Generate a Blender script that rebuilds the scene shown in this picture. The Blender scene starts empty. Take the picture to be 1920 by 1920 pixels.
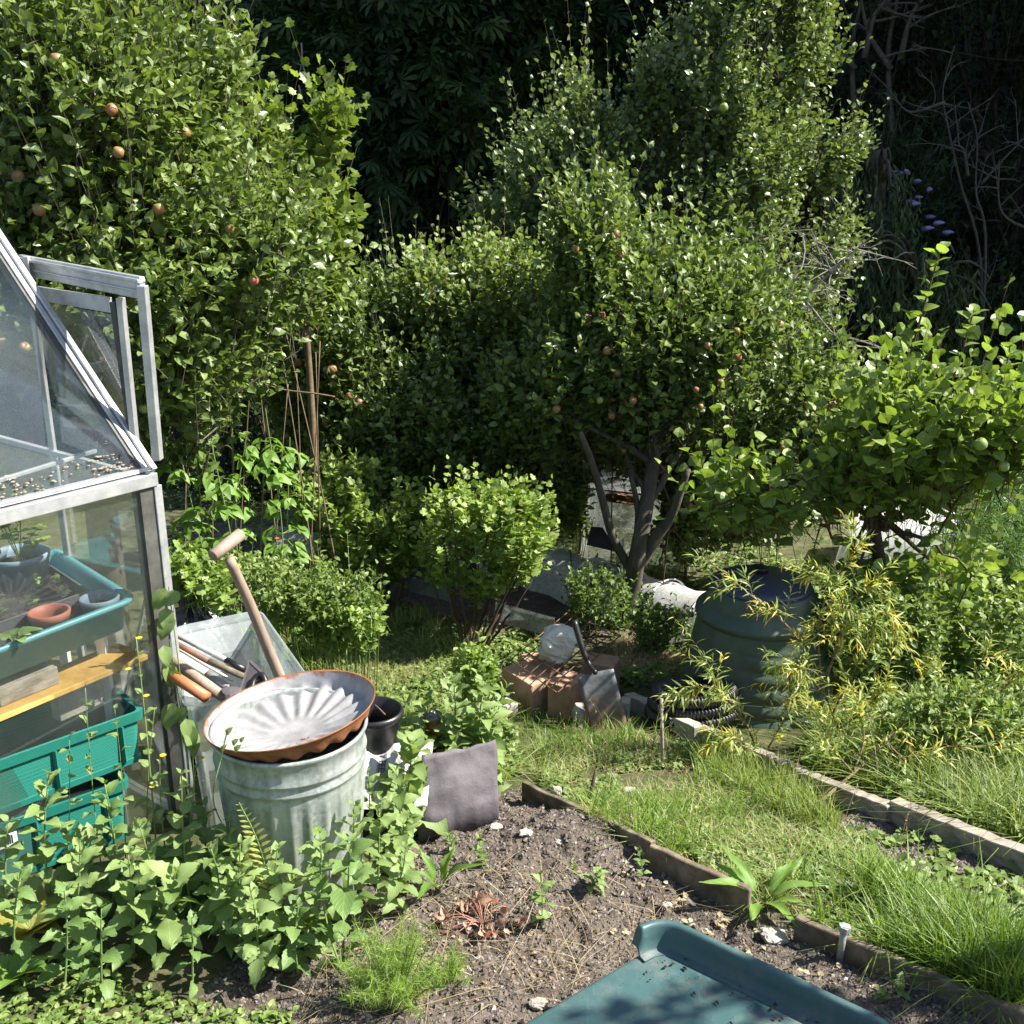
import bpy, math, random
import numpy as np
from mathutils import Vector, Matrix, noise as mnoise

# ------------------------------------------------------------------ camera, sky, sun
SC = bpy.context.scene
COL = SC.collection
CAM_Z, PITCH, FPX = 2.1, math.radians(17.5), 1920.0
cam = bpy.data.cameras.new('camera'); cam.sensor_width = 36; cam.lens = 36.0 * FPX / 1920.0
cam.clip_start = 0.05; cam.clip_end = 500
camo = bpy.data.objects.new('camera', cam); COL.objects.link(camo)
camo.location = (0, 0, CAM_Z); camo.rotation_euler = (math.pi / 2 - PITCH, 0, 0)
SC.camera = camo
SUN_AZ, SUN_EL = math.radians(91), math.radians(47)     # azimuth from +Y towards +X
W = bpy.data.worlds.new('World'); SC.world = W; W.use_nodes = True
nt = W.node_tree; bg = nt.nodes['Background']
sky = nt.nodes.new('ShaderNodeTexSky'); sky.sky_type = 'NISHITA'; sky.sun_disc = False
sky.sun_elevation = SUN_EL; sky.sun_rotation = SUN_AZ
nt.links.new(sky.outputs[0], bg.inputs[0]); bg.inputs[1].default_value = 0.075
sl = bpy.data.lights.new('sun', 'SUN'); sl.energy = 5.0; sl.angle = math.radians(0.53); sl.color = (1.0, 0.95, 0.86)
so = bpy.data.objects.new('sun', sl); COL.objects.link(so)
SD = Vector((math.sin(SUN_AZ) * math.cos(SUN_EL), math.cos(SUN_AZ) * math.cos(SUN_EL), math.sin(SUN_EL)))
so.rotation_euler = SD.to_track_quat('Z', 'Y').to_euler()
SC.view_settings.view_transform = 'Standard'; SC.view_settings.look = 'None'
SC.view_settings.gamma = 1; SC.view_settings.use_curve_mapping = False
SC.view_settings.exposure = 1.5
SC.render.engine = 'CYCLES'
cy = SC.cycles
cy.max_bounces = 8; cy.diffuse_bounces = 3; cy.glossy_bounces = 3; cy.transmission_bounces = 5
cy.transparent_max_bounces = 12; cy.caustics_reflective = False; cy.caustics_refractive = False
cy.sample_clamp_indirect = 6; cy.use_denoising = True

# ------------------------------------------------------------------ pixel <-> place
CP, SP = math.cos(PITCH), math.sin(PITCH)
def P(px, py, Y):
    """point on the line of sight of pixel (px,py) of the 1920 photo at horizontal distance Y"""
    u, v = px - 960.0, py - 960.0
    f = FPX * CP - v * SP; up = -v * CP - FPX * SP
    return Vector((Y * u / f, Y, CAM_Z + Y * up / f))
def Pz(px, py, z):
    u, v = px - 960.0, py - 960.0
    f = FPX * CP - v * SP; up = -v * CP - FPX * SP
    return P(px, py, (z - CAM_Z) * f / up)
def PN(px, py, Y):
    u, v = px - 960.0, py - 960.0
    f = FPX * CP - v * SP; up = -v * CP - FPX * SP
    return np.stack([Y * u / f, Y + 0 * u, CAM_Z + Y * up / f], -1)

# ------------------------------------------------------------------ noise
def _hash(i, j, k, s):
    n = (i * 374761393 + j * 668265263 + k * 2147483647 + s * 1274126177) & 0xFFFFFFFF
    n = ((n ^ (n >> 13)) * 1274126177) & 0xFFFFFFFF
    return ((n ^ (n >> 16)) & 0xFFFF) / 65535.0
def vnoise(p, seed=0):
    p = np.asarray(p, float); i = np.floor(p).astype(np.int64); f = p - i; f = f * f * (3 - 2 * f)
    r = 0
    for dx in (0, 1):
        for dy in (0, 1):
            for dz in (0, 1):
                w = (f[..., 0] if dx else 1 - f[..., 0]) * (f[..., 1] if dy else 1 - f[..., 1]) * (f[..., 2] if dz else 1 - f[..., 2])
                r = r + w * _hash(i[..., 0] + dx, i[..., 1] + dy, i[..., 2] + dz, seed)
    return r
def fbm(p, o=4, seed=0):
    r, a, t = 0, 1.0, 0
    for k in range(o):
        r = r + a * vnoise(np.asarray(p) * (2.03 ** k), seed + k); t += a; a *= .5
    return r / t

# ------------------------------------------------------------------ ground height
GY = [-5, 1.6, 2.0, 2.7, 3.4, 4.9, 5.6, 7.2, 9, 14, 18, 22, 30, 60]
GZ = [.6, .14, .11, 0, -.17, -.55, -.65, -.78, -1.0, -1.6, -1.9, -.4, 5.5, 24]
def sstep(a, b, x):
    t = np.clip((x - a) / (b - a), 0, 1); return t * t * (3 - 2 * t)
def G(x, y):
    x = np.asarray(x, float); y = np.asarray(y, float)
    z = np.interp(y, GY, GZ)
    # soil mound inside the near bed
    d2 = ((x - .16) / .55) ** 2 + ((y - 2.98) / .42) ** 2
    z = z + .13 * np.exp(-d2 * 1.5)
    # unseen steep bank added at the right to keep sun off the wood
    r = sstep(.60 * y + 1.0, .60 * y + 4.0, x) * sstep(10.9, 12.3, y) * (1 - sstep(.60 * y + 10, .60 * y + 14, x))
    z = z + 42 * r
    return z
def g(x, y): return float(G(x, y))
def Pg(px, py, h=0.0):
    """where the line of sight of a pixel meets the ground (raised by h)"""
    lo, hi = 1.2, 1.2
    while hi < 60:
        q = P(px, py, hi)
        if q.z < g(q.x, q.y) + h: break
        lo = hi; hi += .1
    for _ in range(18):
        m = (lo + hi) / 2; q = P(px, py, m)
        if q.z < g(q.x, q.y) + h: hi = m
        else: lo = m
    return P(px, py, hi)
def PgN(px, py):
    lo = np.full(px.shape, 1.2); hi = np.full(px.shape, 40.0)
    for _ in range(26):
        m = (lo + hi) / 2; q = PN(px, py, m)
        b = q[:, 2] < G(q[:, 0], q[:, 1])
        hi = np.where(b, m, hi); lo = np.where(b, lo, m)
    q = PN(px, py, hi); q[:, 2] = G(q[:, 0], q[:, 1]); return q

# ------------------------------------------------------------------ objects
def tag(o, label=None, cat=None, group=None, kind=None):
    if label: o['label'] = label
    if cat: o['category'] = cat
    if group: o['group'] = group
    if kind: o['kind'] = kind
    return o
def thing(name, loc, label, cat, group=None):
    o = bpy.data.objects.new(name, None); COL.objects.link(o); o.location = loc
    o.empty_display_size = .05
    return tag(o, label, cat, group)
def mesh_from(name, V, FL, mats, parent=None, smooth=False, attr=None, uv=None, midx=None):
    """V (n,3); FL list of (m,k) face arrays; mats list; attr per-vertex float 'var'"""
    V = np.asarray(V, np.float32); me = bpy.data.meshes.new(name)
    FL = [np.asarray(f, np.int32) for f in FL if len(f)]
    li = np.concatenate([f.ravel() for f in FL]); tot = np.concatenate([np.full(len(f), f.shape[1], np.int32) for f in FL])
    st = np.concatenate([[0], np.cumsum(tot)[:-1]]).astype(np.int32)
    me.vertices.add(len(V)); me.vertices.foreach_set('co', V.ravel())
    me.loops.add(len(li)); me.loops.foreach_set('vertex_index', li)
    me.polygons.add(len(tot)); me.polygons.foreach_set('loop_start', st)
    try: me.polygons.foreach_set('loop_total', tot)
    except Exception: pass
    if midx is not None: me.polygons.foreach_set('material_index', np.asarray(midx, np.int32))
    me.update(calc_edges=True)
    me.polygons.foreach_set('use_smooth', np.full(len(tot), bool(smooth)))
    if attr is not None:
        a = me.attributes.new('var', 'FLOAT', 'POINT'); a.data.foreach_set('value', np.asarray(attr, np.float32))
    if uv is not None:
        u = me.uv_layers.new(name='UVMap'); u.data.foreach_set('uv', np.asarray(uv, np.float32)[li].ravel())
    if not isinstance(mats, (list, tuple)): mats = [mats]
    for m in mats: me.materials.append(m)
    o = bpy.data.objects.new(name, me); COL.objects.link(o)
    if parent is not None:
        o.parent = parent
        pl = parent.location.copy() if parent.parent is None else parent.location + parent.parent.location
        off = np.array(pl, np.float32); V2 = V - off
        me.vertices.foreach_set('co', V2.ravel()); me.update()
    return o

class MB:
    """collects shapes (world coordinates) into one mesh"""
    def __init__(s): s.V = []; s.F = {}; s.n = 0; s.M = {}; s.A = []
    def add(s, V, F, mi=0, a=0.5):
        V = np.asarray(V, float).reshape(-1, 3); s.V.append(V)
        s.A.append(np.full(len(V), a) if np.isscalar(a) else np.asarray(a, float))
        for f in (F if isinstance(F, list) and len(F) and isinstance(F[0], np.ndarray) else [np.asarray(F)]):
            s.F.setdefault(f.shape[1], []).append(f + s.n); s.M.setdefault(f.shape[1], []).append(np.full(len(f), mi))
        s.n += len(V); return s
    def box(s, c, size, R=None, mi=0, a=.5):
        hx, hy, hz = [q / 2 for q in size]
        v = np.array([[x * hx, y * hy, z * hz] for z in (-1, 1) for y in (-1, 1) for x in (-1, 1)])
        if R is not None: v = v @ np.array(R).T
        return s.add(v + np.array(c), np.array([[0, 2, 3, 1], [4, 5, 7, 6], [0, 1, 5, 4], [2, 6, 7, 3], [0, 4, 6, 2], [1, 3, 7, 5]]), mi, a)
    def hexa(s, b, t, mi=0, a=.5):
        """box from 4 bottom and 4 top corners (same order, ccw seen from above)"""
        v = np.array([list(q) for q in b] + [list(q) for q in t])
        return s.add(v, np.array([[3, 2, 1, 0], [4, 5, 6, 7], [0, 1, 5, 4], [1, 2, 6, 5], [2, 3, 7, 6], [3, 0, 4, 7]]), mi, a)
    def beam(s, p, q, w, h, up=(0, 0, 1), mi=0, a=.5):
        p = Vector(p); q = Vector(q); d = (q - p); L = d.length; d.normalize()
        sd = d.cross(Vector(up)).normalized(); u = sd.cross(d).normalized()
        R = np.array([[sd.x, d.x, u.x], [sd.y, d.y, u.y], [sd.z, d.z, u.z]])
        return s.box((p + q) / 2, (w, L, h), R, mi, a)
    def tube(s, pts, rad, n=8, mi=0, a=.5, cap=True):
        pts = np.array([list(p) for p in pts], float); m = len(pts)
        r = np.full(m, rad) if np.isscalar(rad) else np.interp(np.linspace(0, 1, m), np.linspace(0, 1, len(rad)), rad)
        t = np.gradient(pts, axis=0); t /= (np.linalg.norm(t, axis=1, keepdims=True) + 1e-12)
        ref = np.array([0, 0, 1.]) if abs(t[0][2]) < .9 else np.array([1., 0, 0])
        V = []; x = np.cross(t[0], ref); x /= np.linalg.norm(x)
        an = np.linspace(0, 2 * np.pi, n, endpoint=False)
        for i in range(m):
            x = x - t[i] * np.dot(x, t[i]); x /= (np.linalg.norm(x) + 1e-12); y = np.cross(t[i], x)
            V.append(pts[i] + r[i] * (np.cos(an)[:, None] * x + np.sin(an)[:, None] * y))
        V = np.concatenate(V); F = []
        for i in range(m - 1):
            for j in range(n):
                k = (j + 1) % n; F.append([i * n + j, i * n + k, (i + 1) * n + k, (i + 1) * n + j])
        fl = [np.array(F)]
        if cap: fl += [np.array([list(range(n))[::-1]]), np.array([[(m - 1) * n + j for j in range(n)]])]
        if n == 4 and cap: fl = [np.concatenate(fl)]
        return s.add(V, fl, mi, a)
    def lathe(s, prof, c, n=48, mod=None, mi=0, a=.5, R=None, close=False):
        """prof list of (r,z); mod(r,z,theta)->(r,z)"""
        V = []; an = np.linspace(0, 2 * np.pi, n, endpoint=False)
        for r, z in prof:
            for t in an:
                rr, zz = (r, z) if mod is None else mod(r, z, t)
                V.append([rr * math.cos(t), rr * math.sin(t), zz])
        V = np.array(V)
        if R is not None: V = V @ np.array(R).T
        m = len(prof); F = []
        for i in range(m - 1):
            for j in range(n):
                k = (j + 1) % n; F.append([i * n + j, i * n + k, (i + 1) * n + k, (i + 1) * n + j])
        return s.add(V + np.array(c), np.array(F), mi, a)
    def build(s, name, mats, parent=None, smooth=False, bevel=0, attr=True):
        V = np.concatenate(s.V); FL = []; MI = []
        for k in s.F: FL.append(np.concatenate(s.F[k])); MI.append(np.concatenate(s.M[k]))
        o = mesh_from(name, V, FL, mats, parent, smooth, np.concatenate(s.A) if attr else None, None, np.concatenate(MI))
        if bevel:
            b = o.modifiers.new('bevel', 'BEVEL'); b.width = bevel; b.segments = 2; b.limit_method = 'ANGLE'; b.angle_limit = .6
        return o
def bez(p0, p1, p2, n=8):
    t = np.linspace(0, 1, n)[:, None]; p0, p1, p2 = [np.array(list(p)) for p in (p0, p1, p2)]
    return (1 - t) ** 2 * p0 + 2 * t * (1 - t) * p1 + t * t * p2
def chain(pts, n=6):
    """smooth path through points (Catmull-Rom)"""
    p = np.array([list(q) for q in pts], float); p = np.concatenate([[2 * p[0] - p[1]], p, [2 * p[-1] - p[-2]]]); out = []
    for i in range(1, len(p) - 2):
        for t in np.linspace(0, 1, n, endpoint=False):
            out.append(.5 * (2 * p[i] + (p[i + 1] - p[i - 1]) * t + (2 * p[i - 1] - 5 * p[i] + 4 * p[i + 1] - p[i + 2]) * t * t + (3 * p[i] - p[i - 1] - 3 * p[i + 1] + p[i + 2]) * t ** 3))
    out.append(p[-2]); return np.array(out)

# ------------------------------------------------------------------ materials
def newmat(name):
    m = bpy.data.materials.new(name); m.use_nodes = True; n = m.node_tree; n.nodes.clear()
    out = n.nodes.new('ShaderNodeOutputMaterial'); return m, n, out
def N(n, t, **kw):
    o = n.nodes.new(t)
    for k, v in kw.items():
        if k.startswith('i_'): o.inputs[k[2:].replace('_', ' ')].default_value = v
        else: setattr(o, k, v)
    return o
def ramp(n, fac, stops, interp='LINEAR'):
    r = n.nodes.new('ShaderNodeValToRGB'); r.color_ramp.interpolation = interp
    while len(r.color_ramp.elements) > 1: r.color_ramp.elements.remove(r.color_ramp.elements[-1])
    for i, (p, c) in enumerate(stops):
        e = r.color_ramp.elements[0] if i == 0 else r.color_ramp.elements.new(p)
        e.position = p; e.color = (*c[:3], 1)
    n.links.new(fac, r.inputs[0]); return r.outputs[0]
def mixc(n, f, a, b, mode='MIX'):
    m = n.nodes.new('ShaderNodeMix'); m.data_type = 'RGBA'; m.blend_type = mode
    for s, v in ((0, f), (6, a), (7, b)):
        if isinstance(v, (int, float)): m.inputs[s].default_value = v
        elif isinstance(v, (tuple, list)): m.inputs[s].default_value = (*v[:3], 1)
        else: n.links.new(v, m.inputs[s])
    return m.outputs[2]
def noi(n, scale, detail=4, rough=.6, coord='Object', dist=0, stretch=None):
    tc = n.nodes.new('ShaderNodeTexCoord'); t = n.nodes.new('ShaderNodeTexNoise')
    t.inputs['Scale'].default_value = scale; t.inputs['Detail'].default_value = detail
    t.inputs['Roughness'].default_value = rough; t.inputs['Distortion'].default_value = dist
    src = tc.outputs[coord]
    if stretch:
        mp = n.nodes.new('ShaderNodeMapping'); mp.inputs['Scale'].default_value = stretch
        n.links.new(src, mp.inputs[0]); src = mp.outputs[0]
    n.links.new(src, t.inputs['Vector']); return t.outputs[0]
def bump(n, h, strength=.3, dist=.01):
    b = n.nodes.new('ShaderNodeBump'); b.inputs['Strength'].default_value = strength; b.inputs['Distance'].default_value = dist
    n.links.new(h, b.inputs['Height']); return b.outputs[0]
def pbr(name, stops, scale=6, rough=.6, metal=0, bmp=.2, bdist=.004, detail=6, spec=.5, stretch=None, fine=None):
    """noise-mottled surface: stops = colour ramp over a noise"""
    m, n, out = newmat(name); p = N(n, 'ShaderNodeBsdfPrincipled')
    f = noi(n, scale, detail, .65, stretch=stretch)
    c = ramp(n, f, stops); n.links.new(c, p.inputs['Base Color'])
    p.inputs['Roughness'].default_value = rough; p.inputs['Metallic'].default_value = metal
    p.inputs['Specular IOR Level'].default_value = spec
    f2 = noi(n, fine or scale * 6, 5, .7, stretch=stretch)
    n.links.new(bump(n, f2, bmp, bdist), p.inputs['Normal'])
    n.links.new(p.outputs[0], out.inputs[0]); return m
def leafmat(name, cols, trans=.35, rough=.42, tcol=(1.2, 1.22, .62), veins=0, spec=.5, tmul=1.0):
    m, n, out = newmat(name)
    at = N(n, 'ShaderNodeAttribute', attribute_name='var')
    c = ramp(n, at.outputs['Fac'], [(i / (len(cols) - 1), k) for i, k in enumerate(cols)])
    p = N(n, 'ShaderNodeBsdfPrincipled'); p.inputs['Roughness'].default_value = rough; p.inputs['Specular IOR Level'].default_value = spec
    if veins:
        uv = N(n, 'ShaderNodeUVMap'); sx = N(n, 'ShaderNodeSeparateXYZ'); n.links.new(uv.outputs[0], sx.inputs[0])
        ab = N(n, 'ShaderNodeMath', operation='ABSOLUTE'); n.links.new(sx.outputs[0], ab.inputs[0])
        a1 = N(n, 'ShaderNodeMath', operation='MULTIPLY'); n.links.new(ab.outputs[0], a1.inputs[0]); a1.inputs[1].default_value = -.9
        a2 = N(n, 'ShaderNodeMath', operation='ADD'); n.links.new(a1.outputs[0], a2.inputs[0]); n.links.new(sx.outputs[1], a2.inputs[1])
        a3 = N(n, 'ShaderNodeMath', operation='MULTIPLY'); n.links.new(a2.outputs[0], a3.inputs[0]); a3.inputs[1].default_value = veins
        a4 = N(n, 'ShaderNodeMath', operation='SINE'); n.links.new(a3.outputs[0], a4.inputs[0])
        mid = N(n, 'ShaderNodeMath', operation='LESS_THAN'); n.links.new(ab.outputs[0], mid.inputs[0]); mid.inputs[1].default_value = .035
        pw = ramp(n, a4.outputs[0], [(0, (0, 0, 0)), (.75, (.0, .0, .0)), (1, (1, 1, 1))])
        vv = mixc(n, mid.outputs[0], pw, (1, 1, 1))
        c = mixc(n, N(n, 'ShaderNodeMath', operation='MULTIPLY').outputs[0], c, c) if False else c
        lt = mixc(n, .35, c, (.35, .45, .16)); c = mixc(n, vv, c, lt)
        f2 = noi(n, 90, 3); hh = mixc(n, .5, vv, f2)
        n.links.new(bump(n, hh, .35, .0035), p.inputs['Normal'])
    n.links.new(c, p.inputs['Base Color'])
    t = N(n, 'ShaderNodeBsdfTranslucent')
    tc = mixc(n, 1.0, c, tuple(q * tmul for q in tcol), 'MULTIPLY'); n.links.new(tc, t.inputs[0])
    mx = N(n, 'ShaderNodeMixShader'); mx.inputs[0].default_value = trans
    n.links.new(p.outputs[0], mx.inputs[1]); n.links.new(t.outputs[0], mx.inputs[2]); n.links.new(mx.outputs[0], out.inputs[0])
    return m
# ------------------------------------------------------------------ leaf shapes: verts (x across, y along, z normal), faces, uv
def T_simple(w=.5, fold=.14, droop=.12):
    V = np.array([[0, 0, 0], [0, .5, .02], [0, 1, -droop], [-w * .85, .33, fold], [-w * .62, .72, fold * .5 - droop * .4], [w * .85, .33, fold], [w * .62, .72, fold * .5 - droop * .4]])
    return V, [np.array([[0, 1, 2, 4, 3], [0, 5, 6, 2, 1]])]
def T_lance(w=.1, droop=.25):
    V = np.array([[0, 0, 0], [-w, .3, .02], [w, .3, .02], [-w * .9, .65, -droop * .3], [w * .9, .65, -droop * .3], [0, 1, -droop]])
    return V, [np.array([[0, 2, 4, 3, 1]]), np.array([[3, 4, 5]])]
def T_lobed(w=.55, fold=.08):
    V = [[0, 0, 0], [0, .5, 0]]
    ang = [-150, -118, -100, -70, -48, -25, 0, 25, 48, 70, 100, 118, 150]
    rad = [.42, .60, .42, .66, .44, .62, .75, .62, .44, .66, .42, .60, .42]
    c = np.array([0, .38])
    rim = []
    for a, r in zip(ang, rad):
        t = math.radians(a); x = math.sin(t) * r * w * 1.6; y = c[1] + math.cos(t) * r * .85
        V.append([x, y, fold * abs(x) * 2 - .10 * y * y]); rim.append(len(V) - 1)
    F = [[1, rim[i + 1], rim[i]] for i in range(len(rim) - 1)] + [[1, 0, rim[-1]], [1, rim[0], 0]]
    return np.array(V), [np.array(F)]
def T_big(w=.42, serr=.03, rows=9, droop=.3, fold=.12, heart=.0, curl=0.0, wav=.02, pk=.75):
    """a near leaf: midrib + two halves with a toothed edge"""
    V = []; cols = [-1, -.55, 0, .55, 1]
    for i in range(rows + 1):
        y = i / rows
        wy = w * (math.sin(math.pi * min(1, y ** pk * .97 + .03)) ** .8) if 0 < i < rows else .01
        if i and i < rows: wy *= 1 + (serr / w) * (1 if i % 2 else -1) * .8
        for c in cols:
            x = c * wy; yy = y - heart * abs(c) * (1 - y) ** 3 * .35
            z = fold * abs(c) * wy / w * (1 - .3 * y) - droop * y * y + wav * math.sin(9 * y + 3 * c) * abs(c) + curl * c
            V.append([x, yy, z])
    F = []; k = len(cols)
    for i in range(rows):
        for j in range(k - 1): F.append([i * k + j, i * k + j + 1, (i + 1) * k + j + 1, (i + 1) * k + j])
    return np.array(V), [np.array(F)]
def uvof(T): V = T[0]; w = np.abs(V[:, 0]).max(); return np.stack([V[:, 0] / w, V[:, 1]], 1)
SIMPLE = T_simple(.36, .13, .2); ROUND = T_simple(.62, .12, .1); OVAL = T_simple(.42, .12, .2); LANCE = T_lance(); LOBED = T_lobed(); MAPLE = T_lobed(.62)
BIGS = [T_big(.34, .035, 11, wav=.05, pk=.8), T_big(.38, .03, 11, droop=.5, curl=.07, pk=.85), T_big(.29, .03, 11, droop=.15, wav=.06, fold=.2), T_big(.36, .04, 11, droop=.75, curl=-.08, pk=.8), T_big(.32, .035, 11, droop=.35, wav=.08, fold=-.05)]
HEART = [T_big(.40, 0, heart=1, droop=.25, pk=.5), T_big(.38, 0, heart=1, droop=.5, curl=.05, pk=.5)]
DOCK = [T_big(.13, .012, 13, .6, .06, wav=.03), T_big(.15, .014, 13, .3, .05, wav=.05)]

def nrm(a): return a / (np.linalg.norm(a, axis=-1, keepdims=True) + 1e-9)
def stamp(T, pos, d, up, size, wscale=1.0):
    """place leaf template T at each pos along d with normal ~ up"""
    V, F = T; n = len(pos); d = nrm(d); x = nrm(np.cross(d, up)); z = np.cross(x, d)
    size = np.broadcast_to(np.asarray(size, float), (n,))[:, None, None]
    W_ = (V[None, :, 0:1] * wscale * x[:, None, :] + V[None, :, 1:2] * d[:, None, :] + V[None, :, 2:3] * z[:, None, :]) * size + pos[:, None, :]
    k = len(V); off = (np.arange(n) * k)
    FF = [(f[None] + off[:, None, None]).reshape(-1, f.shape[1]) for f in F]
    return W_.reshape(-1, 3), FF
class Foliage:
    def __init__(s): s.V = []; s.F = {}; s.A = []; s.U = []; s.n = 0
    def add(s, T, pos, d, up, size, var, wscale=1.0):
        pos = np.atleast_2d(pos); n = len(pos)
        if n == 0: return
        V, FF = stamp(T, pos, np.atleast_2d(d), np.atleast_2d(up), size, wscale)
        s.V.append(V); k = len(T[0]); s.A.append(np.repeat(np.broadcast_to(var, (n,)), k)); s.U.append(np.tile(uvof(T), (n, 1)))
        for f in FF: s.F.setdefault(f.shape[1], []).append(f + s.n)
        s.n += len(V)
    def build(s, name, mat, parent=None, uv=False, smooth=False):
        if not s.V: return None
        return mesh_from(name, np.concatenate(s.V), [np.concatenate(f) for f in s.F.values()], mat, parent, smooth, np.clip(np.concatenate(s.A), 0, 1), np.concatenate(s.U) if uv else None)

def inside(poly, x, y):
    poly = np.array(poly, float); c = np.zeros(x.shape, bool); j = len(poly) - 1
    for i in range(len(poly)):
        xi, yi = poly[i]; xj, yj = poly[j]
        m = ((yi > y) != (yj > y)) & (x < (xj - xi) * (y - yi) / (yj - yi + 1e-9) + xi); c ^= m; j = i
    return c
def edged(poly, x, y):
    poly = np.array(poly, float); d = np.full(x.shape, 1e9)
    for i in range(len(poly)):
        a = poly[i - 1]; b = poly[i]; ab = b - a; t = np.clip(((x - a[0]) * ab[0] + (y - a[1]) * ab[1]) / (ab @ ab + 1e-9), 0, 1)
        d = np.minimum(d, np.hypot(x - a[0] - t * ab[0], y - a[1] - t * ab[1]))
    return d
def sample_poly(poly, n, R, mask=None):
    p = np.array(poly, float); lo, hi = p.min(0), p.max(0); X = []; Y = []; c = 0
    while c < n:
        x = R.uniform(lo[0], hi[0], n * 2); y = R.uniform(lo[1], hi[1], n * 2); k = inside(poly, x, y)
        X.append(x[k]); Y.append(y[k]); c += k.sum()
    return np.concatenate(X)[:n], np.concatenate(Y)[:n]

def twigs(fo, br, S, D, L, nl, leaf, R, T, varb=.5, droop=.0, leaflen=.07, spread=.9, bare=.15, upn=.9, sr=.0022, vspread=.22, taper=.35, sag=0.0):
    """S starts, D dirs, L lengths: leaves along each twig in a spiral, thin stem in br"""
    n = len(S); D = nrm(D)
    side = nrm(np.cross(D, np.tile([[0.03, 0.02, 1.0]], (n, 1)))); oth = np.cross(D, side)
    ph0 = R.uniform(0, 6.28, n); tv = R.normal(0, vspread * .7, n) + varb
    bend = R.normal(0, .18, (n, 3)) + np.array([0, 0, .15 - sag])
    for k in range(nl):
        t = bare + (1 - bare) * (k + .6) / nl
        pos = S + D * (L * t)[:, None] + bend * (L * t * t)[:, None]
        a = ph0 + k * 2.4
        rad = side * np.cos(a)[:, None] + oth * np.sin(a)[:, None]
        tip = k / nl
        d = D * (.45 + .6 * tip) + rad * spread * (1 - .35 * tip) + R.normal(0, .2, (n, 3)); d[:, 2] -= droop
        up = np.array([0, 0, 1.0]) * upn + rad * .25 + R.normal(0, .42, (n, 3)) + D * .25
        sz = leaflen * R.uniform(.65, 1.15, n) * (1 - taper * tip)
        fo.add(T, pos, d, up, sz, tv + R.normal(0, vspread * .6, n) + .12 * tip)
    if br is not None:
        nn = 3; t = np.array([0, .35, .7, 1.0]); an = np.arange(nn) * 2 * np.pi / nn
        C = S[:, None] + D[:, None] * (L[:, None] * t)[..., None] + bend[:, None] * (L[:, None] * t * t)[..., None]
        r = sr * np.array([1, .8, .6, .3])
        V = C[:, :, None] + r[None, :, None, None] * (np.cos(an)[None, None, :, None] * side[:, None, None] + np.sin(an)[None, None, :, None] * oth[:, None, None])
        V = V.reshape(-1, 3); F = []
        for i in range(3):
            for j in range(nn): F.append([i * nn + j, i * nn + (j + 1) % nn, (i + 1) * nn + (j + 1) % nn, (i + 1) * nn + j])
        F = (np.array(F)[None] + (np.arange(n) * 12)[:, None, None]).reshape(-1, 4); br.add(V, F)

def crown_points(poly, Y, Dp, n, R, clump=1.3, thr=.42, edge=.4, seed=1, front=.62):
    p = np.array(poly, float); size = min(np.ptp(p[:, 0]), np.ptp(p[:, 1])); OUT = []
    tot = 0
    while tot < n:
        x, y = sample_poly(poly, n, R); e = edged(poly, x, y); q = np.clip(e / (edge * size), 0, 1)
        Tt = Dp * np.sqrt(np.clip(1 - (1 - q) ** 2, 0, 1)); s = np.where(R.random(n) < front, -1, 1)
        yo = Y + s * Tt * R.random(n) ** .7 + R.normal(0, .03, n) * Dp
        w = PN(x, y, yo); f = fbm(w * clump, 3, seed) + R.normal(0, .03, n)
        k = f > thr; OUT.append(w[k]); tot += k.sum()
    return np.concatenate(OUT)[:n]
def far_sample(Q, k, R):
    idx = [int(R.integers(len(Q)))]; d = np.linalg.norm(Q - Q[idx[0]], axis=1)
    for _ in range(k - 1):
        i = int(d.argmax()); idx.append(i); d = np.minimum(d, np.linalg.norm(Q - Q[i], axis=1))
    return Q[idx]
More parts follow.
